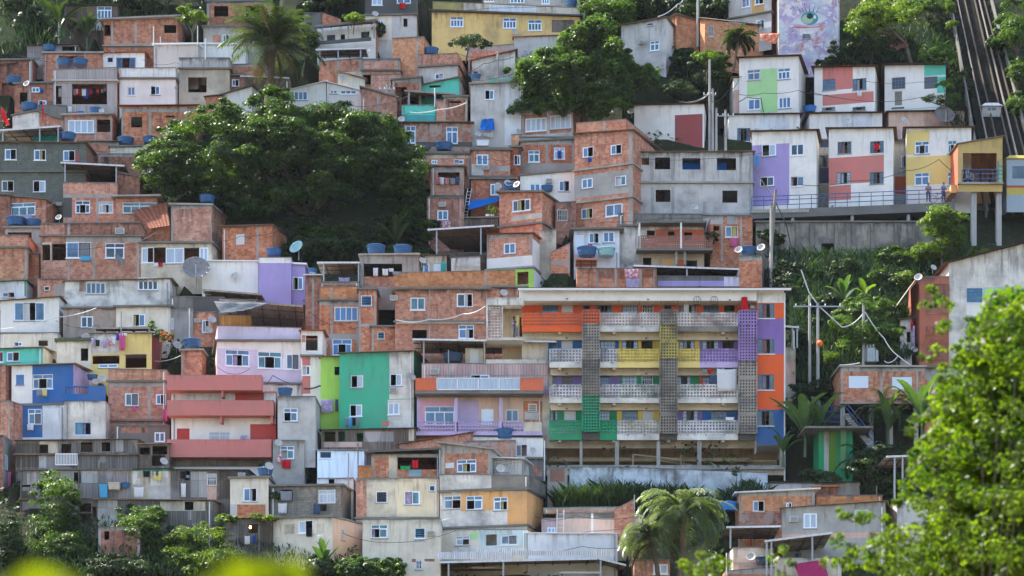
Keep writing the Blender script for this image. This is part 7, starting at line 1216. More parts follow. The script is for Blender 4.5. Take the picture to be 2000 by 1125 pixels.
# ================================================================ PEOPLE
def skin_obj(name, joints, edges, m, parent, root=0, lv=2):
    bm = bmesh.new(); L = bm.verts.layers.skin.verify(); vs = []
    for (x, y, z, r) in joints:
        v = bm.verts.new((x, y, z)); v[L].radius = (r, r); vs.append(v)
    for a, b in edges: bm.edges.new((vs[a], vs[b]))
    vs[root][L].use_root = True
    me = bpy.data.meshes.new(name); bm.to_mesh(me); bm.free(); me.materials.append(MAT(m)); o = bpy.data.objects.new(name, me); COL.objects.link(o); o.parent = parent
    o.modifiers.new('skin', 'SKIN'); s = o.modifiers.new('sub', 'SUBSURF'); s.levels = s.render_levels = lv
    return o
def person(loc, rz, label, shirt, trousers, arms='crossed', skin='skin', seated=False, hgt=1.74, head_turn=0):
    r = empty('person', tuple(loc), R(rz)); tag(r, label, 'person'); r.scale = (hgt/1.74,)*3
    hip = .92 if not seated else .45
    S_ = hip - .92
    def leg(s):
        if seated: return [(s*.10, -.05, hip-.02, .085), (s*.12, -.45, hip+.02, .06), (s*.12, -.48, hip-.40, .042), (s*.12, -.60, hip-.43, .035)]
        return [(s*.10, 0, .86, .088), (s*.115, -.01, .48, .06), (s*.12, .02, .09, .042), (s*.13, -.13, .04, .036)]
    if arms == 'crossed': arm = lambda s: [(s*.19, 0, 1.42+S_, .06), (s*.26, -.02, 1.16+S_, .045), (s*.06, -.20, 1.14+S_, .036), (-s*.08, -.21, 1.17+S_, .03)]
    elif arms == 'reach': arm = lambda s: [(s*.19, 0, 1.42+S_, .06), (s*.25, -.18, 1.30+S_, .045), (s*.16, -.42, 1.30+S_, .036), (s*.12, -.52, 1.32+S_, .03)]
    else: arm = lambda s: [(s*.19, 0, 1.42+S_, .06), (s*.25, .02, 1.14+S_, .045), (s*.24, -.10, .90+S_, .036), (s*.23, -.14, .80+S_, .03)]
    J = [(0, 0, hip, .13), (0, .0, 1.15+S_, .125), (0, .0, 1.36+S_, .13), (0, .0, 1.47+S_, .06), (0, -.01, 1.55+S_, .055), (0, -.025, 1.64+S_, .09), (0, -.01, 1.71+S_, .075)]; E = [(0, 1), (1, 2), (2, 3), (3, 4), (4, 5), (5, 6)]
    for s in (-1, 1):
        n = len(J); J += leg(s); E += [(0, n), (n, n+1), (n+1, n+2), (n+2, n+3)]
    for s in (-1, 1):
        n = len(J); J += arm(s); E += [(2, n), (n, n+1), (n+1, n+2), (n+2, n+3)]
        h = J[-1]; d = Vector(h[:3])-Vector(J[-2][:3]); d.normalize(); side = d.cross(Vector((0, 0, 1))); side = side.normalized() if side.length > .1 else Vector((1, 0, 0))
        for k in range(5):
            q = Vector(h[:3]) + side*(k-2)*.018; l = (.05, .075, .085, .078, .06)[k]; J.append((*(q+d*l*.6+(side*(-.03) if k == 0 else Vector())), .010)); J.append((*(q+d*l+Vector((0, 0, -.01))), .008)); m_ = len(J); E += [(n+3, m_-2), (m_-2, m_-1)]
    b = skin_obj('body', J, E, skin, r)
    hd = MB(); hd.lathe([(.005, -.115), (.05, -.11), (.075, -.06), (.088, .0), (.09, .05), (.075, .10), (.04, .125), (.005, .13)], 14, (0, -.02, 1.665+S_)); hd.build('head', skin, r, smooth=True)
    f = MB(); f.hexa([(-.015, -.125, 1.635+S_), (.015, -.125, 1.635+S_), (.01, -.10, 1.64+S_), (-.01, -.10, 1.64+S_), (-.008, -.108, 1.68+S_), (.008, -.108, 1.68+S_), (.008, -.09, 1.68+S_), (-.008, -.09, 1.68+S_)]); f.build('nose', skin, r)
    f = MB()
    for s in (-1, 1): f.lathe([(.004, -.01), (.012, 0), (.004, .01)], 8, (s*.033, -.103, 1.675+S_))
    f.build('eyes', 'hair', r); f = MB(); f.box(-.025, -.107, 1.605+S_, .025, -.09, 1.612+S_); f.build('mouth', 'cred', r)
    f = MB()
    for s in (-1, 1): f.lathe([(.006, -.03), (.018, 0), (.006, .03)], 8, (s*.09, -.01, 1.66+S_))
    f.build('ears', skin, r)
    hm = MB(); hm.lathe([(.09, -.03), (.10, .02), (.098, .06), (.08, .11), (.045, .14), (.005, .148)], 14, (0, -.005, 1.665+S_)); hm.build('hair', 'hair', r, smooth=True)
    tj = [(0, 0, hip+.02, .15), (0, 0, 1.15+S_, .145), (0, 0, 1.36+S_, .15), (0, 0, 1.44+S_, .075)]; te_ = [(0, 1), (1, 2), (2, 3)]
    for s in (-1, 1): n = len(tj); a = arm(s); tj += [(*a[0][:3], .08), tuple((Vector(a[0][:3])*.35+Vector(a[1][:3])*.65))+(.065,)]; te_ += [(2, n), (n, n+1)]
    skin_obj('shirt', tj, te_, shirt, r)
    lj = [(0, 0, hip+.06, .15)]; le = []
    for s in (-1, 1): n = len(lj); l = leg(s); lj += [(*l[0][:3], .105), (*l[1][:3], .078), (*(Vector(l[2][:3])*.9+Vector(l[1][:3])*.1), .06)]; le += [(0, n), (n, n+1), (n+1, n+2)]
    skin_obj('trousers', lj, le, trousers, r); return r
person(gpos(1813, 396, WD+.6)+Vector((0, 0, .02)), 0, 'man in a grey shirt with folded arms standing on the walkway', 'cgry', 'cden', hgt=1.72)
person(gpos(1843, 395, WD+.6)+Vector((0, 0, .02)), 25, 'man in a blue shirt standing on the walkway beside a bicycle', 'csky', 'cden', hgt=1.72)
person(W3('c3', 790, 425, AD+.6), 65, 'woman in a light top at the washing on the stair landing', 'clil', 'cgry', 'reach', 'skinb', hgt=1.62)
person(W3('c4', 118, 1195, hill_d(1090)-1.0), 60, 'bare-armed man at the foot of the cream apartment house', 'skin', 'cden', 'reach', hgt=1.72)
for x, rz, lb_, sh_ in ((1178, 80, 'seated person in dark clothes on the station platform', 'cblk'), (1222, -75, 'seated person in pale clothes on the station platform', 'cwht')):
    q = W3('e2', x, 352, SD+1.2); person(q, rz, lb_, sh_, 'cden', 'down', seated=True); mb = MB(); mb.box(-.22, -.2, .38, .22, .22, .43); mb.box(-.22, .2, .43, .22, .24, .85)
    for sx in (-.2, .17):
        for sy in (-.18, .18): mb.box(sx, sy, 0, sx+.03, sy+.03, .38)
    o = mb.build('chair', 'fwd', None, tuple(q)); o.rotation_euler = (0, 0, R(rz)); tag(o, 'plain chair under the ' + ('dark' if x == 1178 else 'pale') + ' clothed sitter on the platform', 'chair')
bk_ = empty('bicycle', tuple(gpos(1834, 396, WD+.5))); tag(bk_, 'dark bicycle leaning at the walkway rail between the two men', 'bicycle')
for s in (-.5, .5):
    mb = MB(); mb.tube([(s+.33*math.cos(2*math.pi*k/16), 0, .34+.33*math.sin(2*math.pi*k/16)) for k in range(17)], .02, 5)
    for k in range(6): mb.tube([(s, 0, .34), (s+.33*math.cos(math.pi*k/3), 0, .34+.33*math.sin(math.pi*k/3))], .004, 3)
    mb.build('wheel', 'fd', bk_)
mb = MB()
for p_, q_ in (((-.5, 0, .34), (0, 0, .3)), ((0, 0, .3), (-.18, 0, .8)), ((-.5, 0, .34), (-.15, 0, .72)), ((0, 0, .3), (.38, 0, .78)), ((-.16, 0, .75), (.36, 0, .82)), ((.5, 0, .34), (.35, 0, .9)), ((.35, -.25, .95), (.35, .25, .95))): mb.tube([p_, q_], .02, 5)
mb.build('frame', 'railb', bk_); mb = MB(); mb.box(-.3, -.07, .82, -.08, .07, .87); mb.build('saddle', 'fd', bk_)
# thin cables slung across fronts, named after the house they cross
random.seed(41); used_ = 0
for h in random.sample(HOUSES, len(HOUSES)):
    lb_ = h.root['label'].split(); lb_ = lb_[:10]
    while lb_[-1] in ('the', 'of', 'a', 'and', 'with', 'its', 'in', 'under', 'behind', 'two', 'at', 'to', 'on', 'above', 'right', 'left', 'one', 'between', 'below', 'wide', 'raw', 'dark', 'four'): lb_.pop()
    if h.W < 3.2 or used_ >= 26: continue
    used_ += 1; X0_, Y0_, X1_, Y1_, YB_ = h.g; q = random.uniform(.05, .75); y = Y0_+(YB_-Y0_)*q; d = min(h.D0, h.D1)-.7
    cable('g', [(X0_-random.uniform(5, 40), y+random.uniform(-14, 14), d-.3), (X0_+(X1_-X0_)*random.uniform(.3, .7), y+random.uniform(0, 8), d), (X1_+random.uniform(5, 40), y+random.uniform(-22, 10), d-.2)], 'thin black cable crossing the ' + ' '.join(lb_), random.uniform(.1, .4), .02)
# ================================================================ VEGETATION
def leaf_mesh(name, C, N, size, m, parent=None, loc=(0, 0, 0), asp=.5, jit=.35):
    """many leaf-sized blades, one folded diamond each: C centres (n,3), N facing directions (n,3)"""
    C = np.asarray(C, float); n = len(C); N = np.asarray(N, float) + RNG.normal(0, jit, (n, 3)); N /= np.linalg.norm(N, axis=1)[:, None]+1e-9
    T = RNG.normal(0, 1, (n, 3)); T -= N*(T*N).sum(1)[:, None]; T /= np.linalg.norm(T, axis=1)[:, None]+1e-9; B = np.cross(N, T)
    s = (size*RNG.uniform(.65, 1.35, n))[:, None]
    V = np.stack([C - T*s*.5, C + B*s*asp*.5 + N*s*.08, C + T*s*.5, C - B*s*asp*.5 + N*s*.08], 1).reshape(-1, 3)
    me = bpy.data.meshes.new(name); me.vertices.add(4*n); me.vertices.foreach_set('co', V.ravel()); me.loops.add(4*n); me.loops.foreach_set('vertex_index', np.arange(4*n, dtype=np.int32))
    me.polygons.add(n); me.polygons.foreach_set('loop_start', np.arange(0, 4*n, 4, dtype=np.int32)); me.polygons.foreach_set('loop_total', np.full(n, 4, dtype=np.int32)); me.update(calc_edges=True); me.validate(); me.materials.append(MAT(m))
    o = bpy.data.objects.new(name, me); COL.objects.link(o); o.parent = parent; o.location = loc; return o
def in_poly(P, X, Y):
    n = len(P); r = np.zeros(len(X), bool); j = n-1
    for i in range(n):
        xi, yi = P[i]; xj, yj = P[j]; c = ((yi > Y) != (yj > Y)) & (X < (xj-xi)*(Y-yi)/(yj-yi+1e-9)+xi); r ^= c; j = i
    return r
def edge_dist(P, X, Y):
    d = np.full(len(X), 1e9); n = len(P)
    for i in range(n):
        a = np.array(P[i]); b = np.array(P[(i+1) % n]); ab = b-a; t = np.clip(((X-a[0])*ab[0]+(Y-a[1])*ab[1])/(ab@ab), 0, 1); d = np.minimum(d, np.hypot(X-a[0]-t*ab[0], Y-a[1]-t*ab[1]))
    return d
def clump_leaves(cc, rad, per, flat, under=.25):
    """leaves on the upper skin of flattened clumps"""
    n = len(cc); k = RNG.poisson(per, n); idx = np.repeat(np.arange(n), k); U = RNG.normal(0, 1, (len(idx), 3)); U /= np.linalg.norm(U, axis=1)[:, None]
    lowz = U[:, 2] < -.1; flip = lowz & (RNG.uniform(0, 1, len(idx)) > under); U[flip, 2] *= -1
    r = rad[idx]*RNG.uniform(.55, 1.08, len(idx)); off = U*r[:, None]; off[:, 2] *= flat
    return cc[idx]+off, U*np.array([.7, .7, 1.])+np.array([0, 0, .35])
def tree(name, label, poly, D, half, clump, n, per, leaf, m, base=None, trunk=.3, flat=.6, t='g', limbs=6, cat='tree', under=.25, group=None, asp=.5):
    """crown traced as a silhouette and filled as a dome of leaf clumps around distance D; trunk and limbs reach into it"""
    P = [px(t, *p) for p in poly]; X0, X1 = min(p[0] for p in P), max(p[0] for p in P); Y0, Y1 = min(p[1] for p in P), max(p[1] for p in P)
    cpx = clump*F/D; kk = max(4, n//9)   # foliage pads, each a loose layer of clumps
    PX = RNG.uniform(X0, X1, kk*30); PY = RNG.uniform(Y0, Y1, kk*30); ok = in_poly(P, PX, PY); PX, PY = PX[ok], PY[ok]; ok = edge_dist(P, PX, PY) > cpx*.45; PX, PY = PX[ok][:kk], PY[ok][:kk]; kk = len(PX)
    pe = edge_dist(P, PX, PY); mx = max(pe.max(), 1); W = RNG.uniform(-1, 1, kk); W = np.sign(W)*np.abs(W)**.6; PD = W*half*np.sqrt(np.clip(1-(1-pe/mx)**2, .05, 1))
    idx = RNG.integers(0, kk, n); gx, gy = RNG.normal(0, 1, n), RNG.normal(0, 1, n); X = PX[idx]+gx*cpx*1.0; Y = PY[idx]+gy*cpx*.38+.16*gx*gx*cpx; Dd = D+PD[idx]+RNG.normal(0, clump*.8, n)
    ok = in_poly(P, X, Y); X, Y, Dd = X[ok], Y[ok], Dd[ok]; ed = edge_dist(P, X, Y)
    cc = np.stack([(X-1000)/F*Dd, Dd, (HY-Y)/F*Dd], 1); rad = clump*RNG.uniform(.55, 1.25, len(X))*np.clip(ed/cpx, .5, 1)
    bx0 = P3(*(px(t, *base) if base else ((X0+X1)/2, Y1)), D); C, N = clump_leaves(cc, rad, per, flat, under); o0 = np.array(bx0)
    r = empty(name, tuple(bx0)); tag(r, label, cat, group); leaf_mesh('crown', C-o0, N, leaf, m, r, asp=asp)
    if trunk:
        ctr = Vector(cc.mean(0)); top = ctr-bx0; mb = MB(); fork = top*.45; mb.tube([(0, 0, -1.2), tuple(fork*.5+Vector((.1, 0, 0))), tuple(fork)], trunk, 8, r2=trunk*.7)
        for i in RNG.choice(len(cc), min(limbs, len(cc)), replace=False):
            e = Vector(cc[i])-bx0; mid = fork.lerp(e, .5)+Vector((0, 0, -.06*(e-fork).length)); mb.tube([tuple(fork*.92), tuple(mid), tuple(e)], trunk*.5, 6, r2=trunk*.12)
        mb.build('trunk', 'bark', r)
    return r
# the great tree
tree('broad_tree', 'great dark umbrella-shaped tree in the middle of the left houses', [(255, 345), (268, 300), (300, 262), (330, 240), (350, 215), (420, 195), (500, 190), (520, 170), (570, 172), (630, 182), (690, 190), (720, 205), (770, 232), (800, 262), (830, 290), (855, 330), (852, 380), (840, 430), (800, 480), (700, 490), (560, 480), (480, 450), (430, 400), (380, 385), (330, 390), (290, 370)], 186, 5.0, 1.0, 1700, 100, .28, 'lf_big', base=(625, 495), trunk=.55, flat=.45, limbs=9, under=.2)
tree('broad_tree', 'dense glossy-leaved tree beside the yellow ochre house', [(978, 155), (975, 140), (1000, 120), (1010, 100), (1040, 92), (1075, 95), (1090, 70), (1110, 50), (1140, 30), (1170, 20), (1200, 40), (1225, 75), (1235, 125), (1280, 130), (1305, 155), (1300, 175), (1265, 180), (1235, 165), (1232, 225), (1180, 235), (1100, 225), (1040, 220), (1010, 248), (990, 225), (985, 190)], 191.5, 2.6, .75, 720, 120, .3, 'lf_md', base=(1140, 250), trunk=.35, limbs=5, flat=.8, under=.3)
tree('tree', 'leafy tree top behind the dense glossy-leaved tree at the top', [(1125, 10), (1150, -20), (1230, -20), (1240, 40), (1230, 75), (1190, 35), (1140, 30)], 201, 2, .9, 120, 110, .26, 'lf_md', trunk=.2)
for i, (poly, lb_, m) in enumerate([([(-10, -20), (60, -20), (75, 40), (60, 110), (-10, 115)], 'dark tree crown in the top left corner', 'lf_dk'), ([(60, -20), (130, -20), (140, 50), (110, 100), (60, 100)], 'dark tree crown second from the top left corner', 'lf_dk'), ([(120, -20), (215, -20), (190, 25), (150, 45), (125, 20)], 'dark tree crown above the plank shack', 'lf_dk'), ([(220, -25), (330, -25), (330, 20), (260, 35), (225, 15)], 'dim green tree band above the brick porch house', 'lf_dk'), ([(1180, -25), (1290, -25), (1290, 25), (1240, 40), (1190, 30)], 'dark tree crown over the stained grey house', 'lf_dk'), ([(1280, -25), (1370, -25), (1370, 40), (1310, 35), (1285, 20)], 'dark tree crown behind the orange brick houses', 'lf_dk'), ([(1360, -25), (1425, -25), (1425, 45), (1390, 45), (1365, 30)], 'dark tree crown left of the tan tower house', 'lf_dk'), ([(570, -25), (700, -25), (700, 10), (600, 12)], 'dark tree band above the high stilts', 'lf_dk')]):
    tree('tree', lb_, poly, 206+(i % 3), 3, 1.3, 120, 120, .36, m, trunk=.25)
tree('small_tree', 'pale sunlit little tree beside the brick porch house at the top left', 'x', 1, 1, 1, 1, 1, 1, 'lf_lt') if 0 else tree('small_tree', 'pale sunlit little tree beside the brick porch house at the top left', [(340, 15), (365, 5), (395, 15), (412, 40), (400, 55), (375, 58), (350, 40)], 198.5, 1.2, .55, 45, 70, .22, 'lf_lt', base=(375, 82), trunk=.1)
tree('bush', 'dark bush on the roof edge below the yellow ochre house', [(872, 90), (885, 66), (915, 58), (945, 65), (962, 85), (950, 98), (900, 100)], 192.5, 1.2, .6, 40, 80, .2, 'lf_dk', base=(910, 98), trunk=.08, cat='bush')
tree('bush', 'bright grassy bush on the terrace under the stilts at the top', [(660, 42), (690, 20), (712, 22), (710, 42), (680, 44)], 199, .8, .5, 25, 80, .25, 'lf_lt', base=(690, 43), trunk=.05, cat='bush')
# right hand trees
tree('tree', 'sunlit feathery tree right of the eye mural', [(1645, 60), (1660, 20), (1690, -15), (1760, -20), (1800, 0), (1810, 50), (1790, 60), (1750, 45), (1710, 60), (1680, 85), (1650, 70)], 196.5, 2.2, .75, 200, 90, .22, 'lf_lt', base=(1780, 100), trunk=.18, flat=.5, limbs=6)
tree('tree', 'dim green tree hanging below the sunlit feathery tree', [(1640, 70), (1700, 70), (1780, 55), (1800, 70), (1760, 100), (1690, 110), (1640, 115), (1615, 95)], 198.5, 1.5, .8, 60, 100, .24, 'lf_dk', base=(1700, 115), trunk=.15)
tree('bush', 'round green bush above the turquoise cornered house', [(1775, 118), (1790, 90), (1830, 70), (1850, 85), (1870, 110), (1850, 122), (1800, 124)], 194.5, 1.2, .65, 60, 100, .2, 'lf_md', base=(1820, 124), trunk=.08, cat='bush')
tree('climbing_plant', 'pale creeper covering the left wall of the funicular track', [(1842, -20), (1860, -20), (1872, 60), (1882, 118), (1866, 110), (1850, 60)], 199.5, .5, .5, 50, 80, .2, 'lf_lt', trunk=0, cat='creeper')
tree('tree', 'tall leafy tree column left of the funicular track', [(1790, -20), (1845, -20), (1850, 40), (1825, 70), (1795, 30)], 203, 1.6, .8, 50, 100, .24, 'lf_md', trunk=.15)
tree('tree', 'leafy tree at the top right corner beyond the track', [(1940, 25), (1960, 0), (2010, -10), (2010, 130), (1970, 110), (1945, 60)], 197, 2.2, .8, 90, 110, .24, 'lf_md', base=(1990, 140), trunk=.15)
tree('tree', 'leafy tree at the right edge beyond the track, below the corner tree', [(1960, 120), (2010, 120), (2010, 200), (1985, 180)], 194, 1.5, .7, 40, 100, .24, 'lf_md', trunk=.12)
tree('small_tree', 'feathery young tree before the turquoise cornered house', [(1800, 195), (1830, 165), (1860, 148), (1872, 165), (1880, 190), (1860, 212), (1815, 212)], 192.0, 1.0, .5, 55, 80, .17, 'lf_md', base=(1850, 225), trunk=.08)
tree('small_tree', 'sunlit tree growing before the retaining wall under the station', [(1780, 500), (1778, 480), (1800, 462), (1795, 420), (1815, 395), (1840, 392), (1860, 410), (1885, 415), (1895, 430), (1880, 450), (1890, 470), (1870, 500), (1840, 515), (1800, 515)], 177.6, 1.8, .6, 300, 90, .2, 'lf_lt', base=(1835, 530), trunk=.14, limbs=6)
tree('tree', 'round glossy tree behind the transformer pole', [(1622, 660), (1625, 610), (1650, 580), (1690, 565), (1730, 575), (1750, 600), (1765, 640), (1765, 690), (1740, 710), (1650, 712)], 169.8, 2.0, .7, 260, 110, .22, 'lf_md', base=(1690, 720), trunk=.18, under=.3)
tree('small_tree', 'slim yellow-green sapling right of the pair of grey poles', [(1604, 660), (1608, 645), (1622, 645), (1634, 680), (1638, 715), (1622, 725), (1610, 715)], 168.5, .6, .4, 40, 60, .18, 'lf_lt', base=(1630, 750), trunk=.06)
tree('bush', 'dark bush at the foot of the pair of grey poles', [(1540, 750), (1570, 735), (1620, 745), (1640, 790), (1630, 830), (1560, 800)], 167.5, 1.4, .6, 70, 100, .2, 'lf_dk', trunk=.06, cat='bush')
tree('bush', 'dark shrub growing against the raw cement house corner and retaining wall', [(1475, 440), (1500, 425), (1530, 445), (1530, 480), (1490, 490)], 180, .8, .55, 40, 90, .2, 'lf_dk', trunk=.06, cat='bush')
tree('bush', 'light bush on the slope below the station stilts', [(1745, 545), (1765, 520), (1790, 535), (1785, 560), (1755, 565)], 176.5, .9, .5, 35, 80, .2, 'lf_lt', trunk=.05, cat='bush')
tree('bush', 'pale weed clump on the slope right of the sunlit tree', [(1895, 490), (1910, 475), (1935, 490), (1930, 500), (1900, 502)], 178, .6, .45, 24, 70, .2, 'lf_lt', trunk=.04, cat='bush')
for lb_, x, y, w, h, m in [('leafy dark shrub in the dip left of the sunlit tree', 1740, 500, 40, 22, 'lf_md'), ('creeper mass over the slope right of the leaning pole', 1540, 555, 30, 40, 'lf_dk'), ('mid green shrub above the pair of grey poles', 1590, 610, 34, 38, 'lf_md'), ('shrub between apartment block and grey poles', 1560, 680, 22, 45, 'lf_dk'), ('leafy shrub above the round glossy tree', 1700, 545, 46, 24, 'lf_md'), ('dark creeper under the walkway wall', 1610, 535, 44, 22, 'lf_dk'), ('overgrown shrub along the right side of the track', 1985, 225, 22, 60, 'lf_md'), ('shrub crowding the left side of the track', 1888, 175, 14, 60, 'lf_dk'), ('shrub at the upper right side of the track', 1945, 110, 18, 60, 'lf_md'), ('bush between the long white wall house and broad tree', 1330, 175, 40, 30, 'lf_dk'), ('bush below the orange brick box', 1400, 130, 26, 34, 'lf_md'), ('low scrub above the upper row of painted houses', 1640, 122, 60, 14, 'lf_dk'), ('dark leafy mass under the right half of the great tree', 720, 468, 70, 34, 'lf_dk'), ('dark leafy mass under the middle of the great tree', 640, 482, 60, 26, 'lf_dk'), ('dark leafy mass at the right rim of the great tree', 812, 440, 46, 46, 'lf_big'), ('scrub behind the stained grey house', 1345, 120, 36, 34, 'lf_dk'), ('scrub at the foot of the orange brick box', 1375, 150, 30, 24, 'lf_dk'), ('scrub patch right of the high stilts', 735, 60, 18, 22, 'lf_dk'), ('scrub left of the long veranda house', 600, 75, 26, 28, 'lf_dk'), ('dark undergrowth at the right foot of the great tree', 800, 500, 60, 22, 'lf_dk'), ('dark undergrowth at the left foot of the great tree', 585, 480, 60, 26, 'lf_dk')]:
    tree('shrub', lb_, [(x+w*math.cos(2*math.pi*q/9)*random.uniform(.75, 1.1), y+h*math.sin(2*math.pi*q/9)*random.uniform(.75, 1.1)) for q in range(9)], hill_d(y)-.6, 1.0, .6, 90, 90, .24, m, trunk=.05, cat='shrub')
for i, (poly, lb_, m) in enumerate([([(1515, 500), (1580, 495), (1600, 540), (1560, 580), (1515, 560)], 'dark green thicket at the foot of the leaning pole', 'lf_dk'), ([(1580, 520), (1660, 500), (1700, 540), (1640, 570), (1590, 560)], 'dark green thicket in the middle of the grassy slope', 'lf_dk'), ([(1690, 515), (1770, 520), (1780, 570), (1720, 580), (1690, 560)], 'dark green thicket left of the gabled house', 'lf_dk'), ([(1560, 580), (1640, 565), (1640, 640), (1580, 650)], 'dark green thicket behind the pair of grey poles', 'lf_dk')]):
    tree('thicket', lb_, poly, hill_d((poly[0][1]+poly[2][1])/2)-.3, .8, .8, 45, 90, .3, m, trunk=.05, cat='thicket')
for poly, lb_, D, m, cl, le in [([(40, 1020), (60, 960), (90, 915), (120, 905), (140, 925), (155, 960), (150, 1010), (170, 1060), (200, 1130), (40, 1130)], 'tall dark bush with reddish tips before the panel shack', 153.5, 'lf_md', .8, .22), ([(215, 1000), (235, 978), (270, 980), (310, 985), (335, 1030), (345, 1075), (300, 1090), (230, 1080), (200, 1050)], 'sunlit bush before the lowest plank shack', 153.8, 'lf_md', .75, .2), ([(-10, 1010), (20, 1000), (45, 1045), (55, 1130), (-10, 1130)], 'dark round bush at the lower left corner', 151, 'lf_dk', .75, .2), ([(320, 1050), (360, 1015), (420, 1010), (440, 1030), (470, 1055), (480, 1090), (480, 1130), (300, 1130), (310, 1080)], 'sunlit creeper mound beside the vine covered shack', 151.5, 'lf_lt', .7, .18), ([(180, 1080), (300, 1090), (320, 1130), (170, 1130)], 'dark low shrub between the two lower left bushes', 150.5, 'lf_dk', .75, .2), ([(660, 1105), (690, 1085), (730, 1085), (780, 1095), (800, 1130), (650, 1130)], 'big-leaved bush at the foot of the cream apartment house', 149.5, 'lf_md', .6, .3), ([(600, 1090), (640, 1080), (655, 1110), (640, 1130), (600, 1130)], 'big-leaved dark plant below the low cream house', 150.5, 'lf_dk', .5, .34)]:
    tree('bush', lb_, poly, D, 2.0, cl, 190, 110, le, m, trunk=.1, cat='bush')
tree('climbing_plant', 'bright green vine draped over the vine covered plank shack', [(395, 1015), (430, 1005), (470, 1008), (510, 1003), (550, 1002), (555, 1010), (530, 1025), (510, 1020), (480, 1018), (430, 1022), (400, 1030)], hill_d(1078)-.4, .5, .42, 70, 60, .16, 'lf_lt', trunk=0, cat='creeper')
tree('climbing_plant', 'dark leafy vine on the raw grey block house', [(525, 962), (548, 955), (552, 970), (540, 978), (528, 975)], hill_d(1005)-.4, .3, .3, 14, 50, .16, 'lf_dk', trunk=0, cat='creeper')
tree('shrub', 'flowering shrub with red blossoms beside the yellow house with laundry', [(285, 640), (295, 620), (312, 620), (312, 640), (335, 650), (340, 668), (318, 680), (300, 665)], 168.6, .7, .4, 45, 60, .17, 'lf_md', trunk=.06, cat='shrub')
tree('shrub', 'small leafy plant growing out of the ledge by the balcony lattice', [(1372, 425), (1388, 418), (1392, 440), (1405, 460), (1400, 480), (1380, 470)], hill_d(488)-.3, .5, .4, 30, 60, .17, 'lf_dk', trunk=.05, cat='shrub')
tree('shrub', 'round weed growing from the pale retaining wall', [(1426, 925), (1430, 912), (1445, 912), (1448, 925), (1438, 935)], hill_d(925)-2, .3, .3, 14, 60, .14, 'lf_dk', trunk=.03, cat='shrub')
tree('shrub', 'dark moss and fern cushion on the cream wall left of the yellow house', [(112, 668), (130, 658), (158, 658), (160, 668), (135, 672)], hill_d(672)-.9, .4, .35, 25, 70, .14, 'lf_dk', trunk=0, cat='shrub')
tree('shrub', 'bushy weeds between the stripe wall and the brick parapet', [(1560, 925), (1590, 905), (1640, 925), (1650, 945), (1570, 945)], 157.6, .8, .45, 45, 70, .18, 'lf_dk', trunk=.04, cat='shrub')
tree('shrub', 'dark fern thicket below the stair with blue handrails', [(1650, 900), (1700, 870), (1750, 890), (1760, 945), (1740, 975), (1680, 965)], 157.0, 1.0, .6, 60, 80, .24, 'lf_dk', trunk=.05, cat='shrub')
tree('bush', 'dark bush in the shade right of the tall pale pole', [(1310, 160), (1340, 145), (1360, 165), (1365, 190), (1320, 195), (1300, 185)], 194, 1.0, .6, 50, 90, .2, 'lf_dk', trunk=.05, cat='bush')
tree('small_tree', 'bright yellow-green little tree by the tall utility pole', [(1350, 105), (1370, 95), (1395, 98), (1402, 118), (1380, 125), (1360, 120)], 195, .8, .5, 35, 70, .24, 'lf_lt', base=(1380, 140), trunk=.06)
# flowers
mb = MB()
for i in range(26): x, y = RNG.uniform(312, 340), RNG.uniform(645, 668); q = W3('g', x, y, 168-RNG.uniform(0, .5))-Vector((0, 168, 0)); mb.lathe([(.01, -.05), (.07, 0), (.01, .05)], 6, q)
tag(mb.build('blossoms', 'flower', None, (0, 168, 0)), 'scattered red blossoms on the shrub beside the yellow house', 'flowers', kind='stuff')
# strip-leaved plants: palms, bananas
def ribbon(mb, pts, widths, up=Vector((0, 0, 1)), fold=0., mi=0):
    L = len(pts); base = len(mb.v)
    for i, p in enumerate(pts):
        d = (pts[min(i+1, L-1)]-pts[max(i-1, 0)]).normalized(); s = d.cross(up); s = s.normalized() if s.length > 1e-3 else Vector((1, 0, 0)); n = s.cross(d)
        mb.v += [tuple(p-s*widths[i]+n*fold*widths[i]), tuple(p), tuple(p+s*widths[i]+n*fold*widths[i])]
    for i in range(L-1):
        a = base+3*i; mb.f += [(a, a+1, a+4, a+3), (a+1, a+2, a+5, a+4)]; mb.m += [mi, mi]
def frond(mb, o, az_, el, L, droop, leaflets=34, ll=.75, w=.035, mi=0):
    pts = []; p = Vector(o); e = el; N = 14
    for i in range(N+1):
        pts.append(p.copy()); d = Vector((math.cos(az_)*math.cos(e), math.sin(az_)*math.cos(e), math.sin(e))); p = p+d*(L/N); e -= droop/N*(1+i/N)
    mb.tube(pts, .035, 4, mi, r2=.008)
    for k in range(leaflets):
        t = (k+1.5)/(leaflets+1.5)*N; i = min(int(t), N-1); q = pts[i].lerp(pts[i+1], t-i); d = (pts[i+1]-pts[i]).normalized(); s = d.cross(Vector((0, 0, 1))); s = s.normalized() if s.length > .01 else Vector((1, 0, 0)); prof = math.sin(math.pi*min(1, (k+3)/(leaflets+4)))**.6
        for sg in (-1, 1):
            l = ll*prof*random.uniform(.8, 1.15); dr = (s*sg*.8+d*.55+Vector((0, 0, random.uniform(-.1, .25)))).normalized(); e1 = q+dr*l*.5; e2 = q+dr*l*.95+Vector((0, 0, -.28*l)); ribbon(mb, [q, e1, e2], [w*.5, w, w*.15], mi=mi)
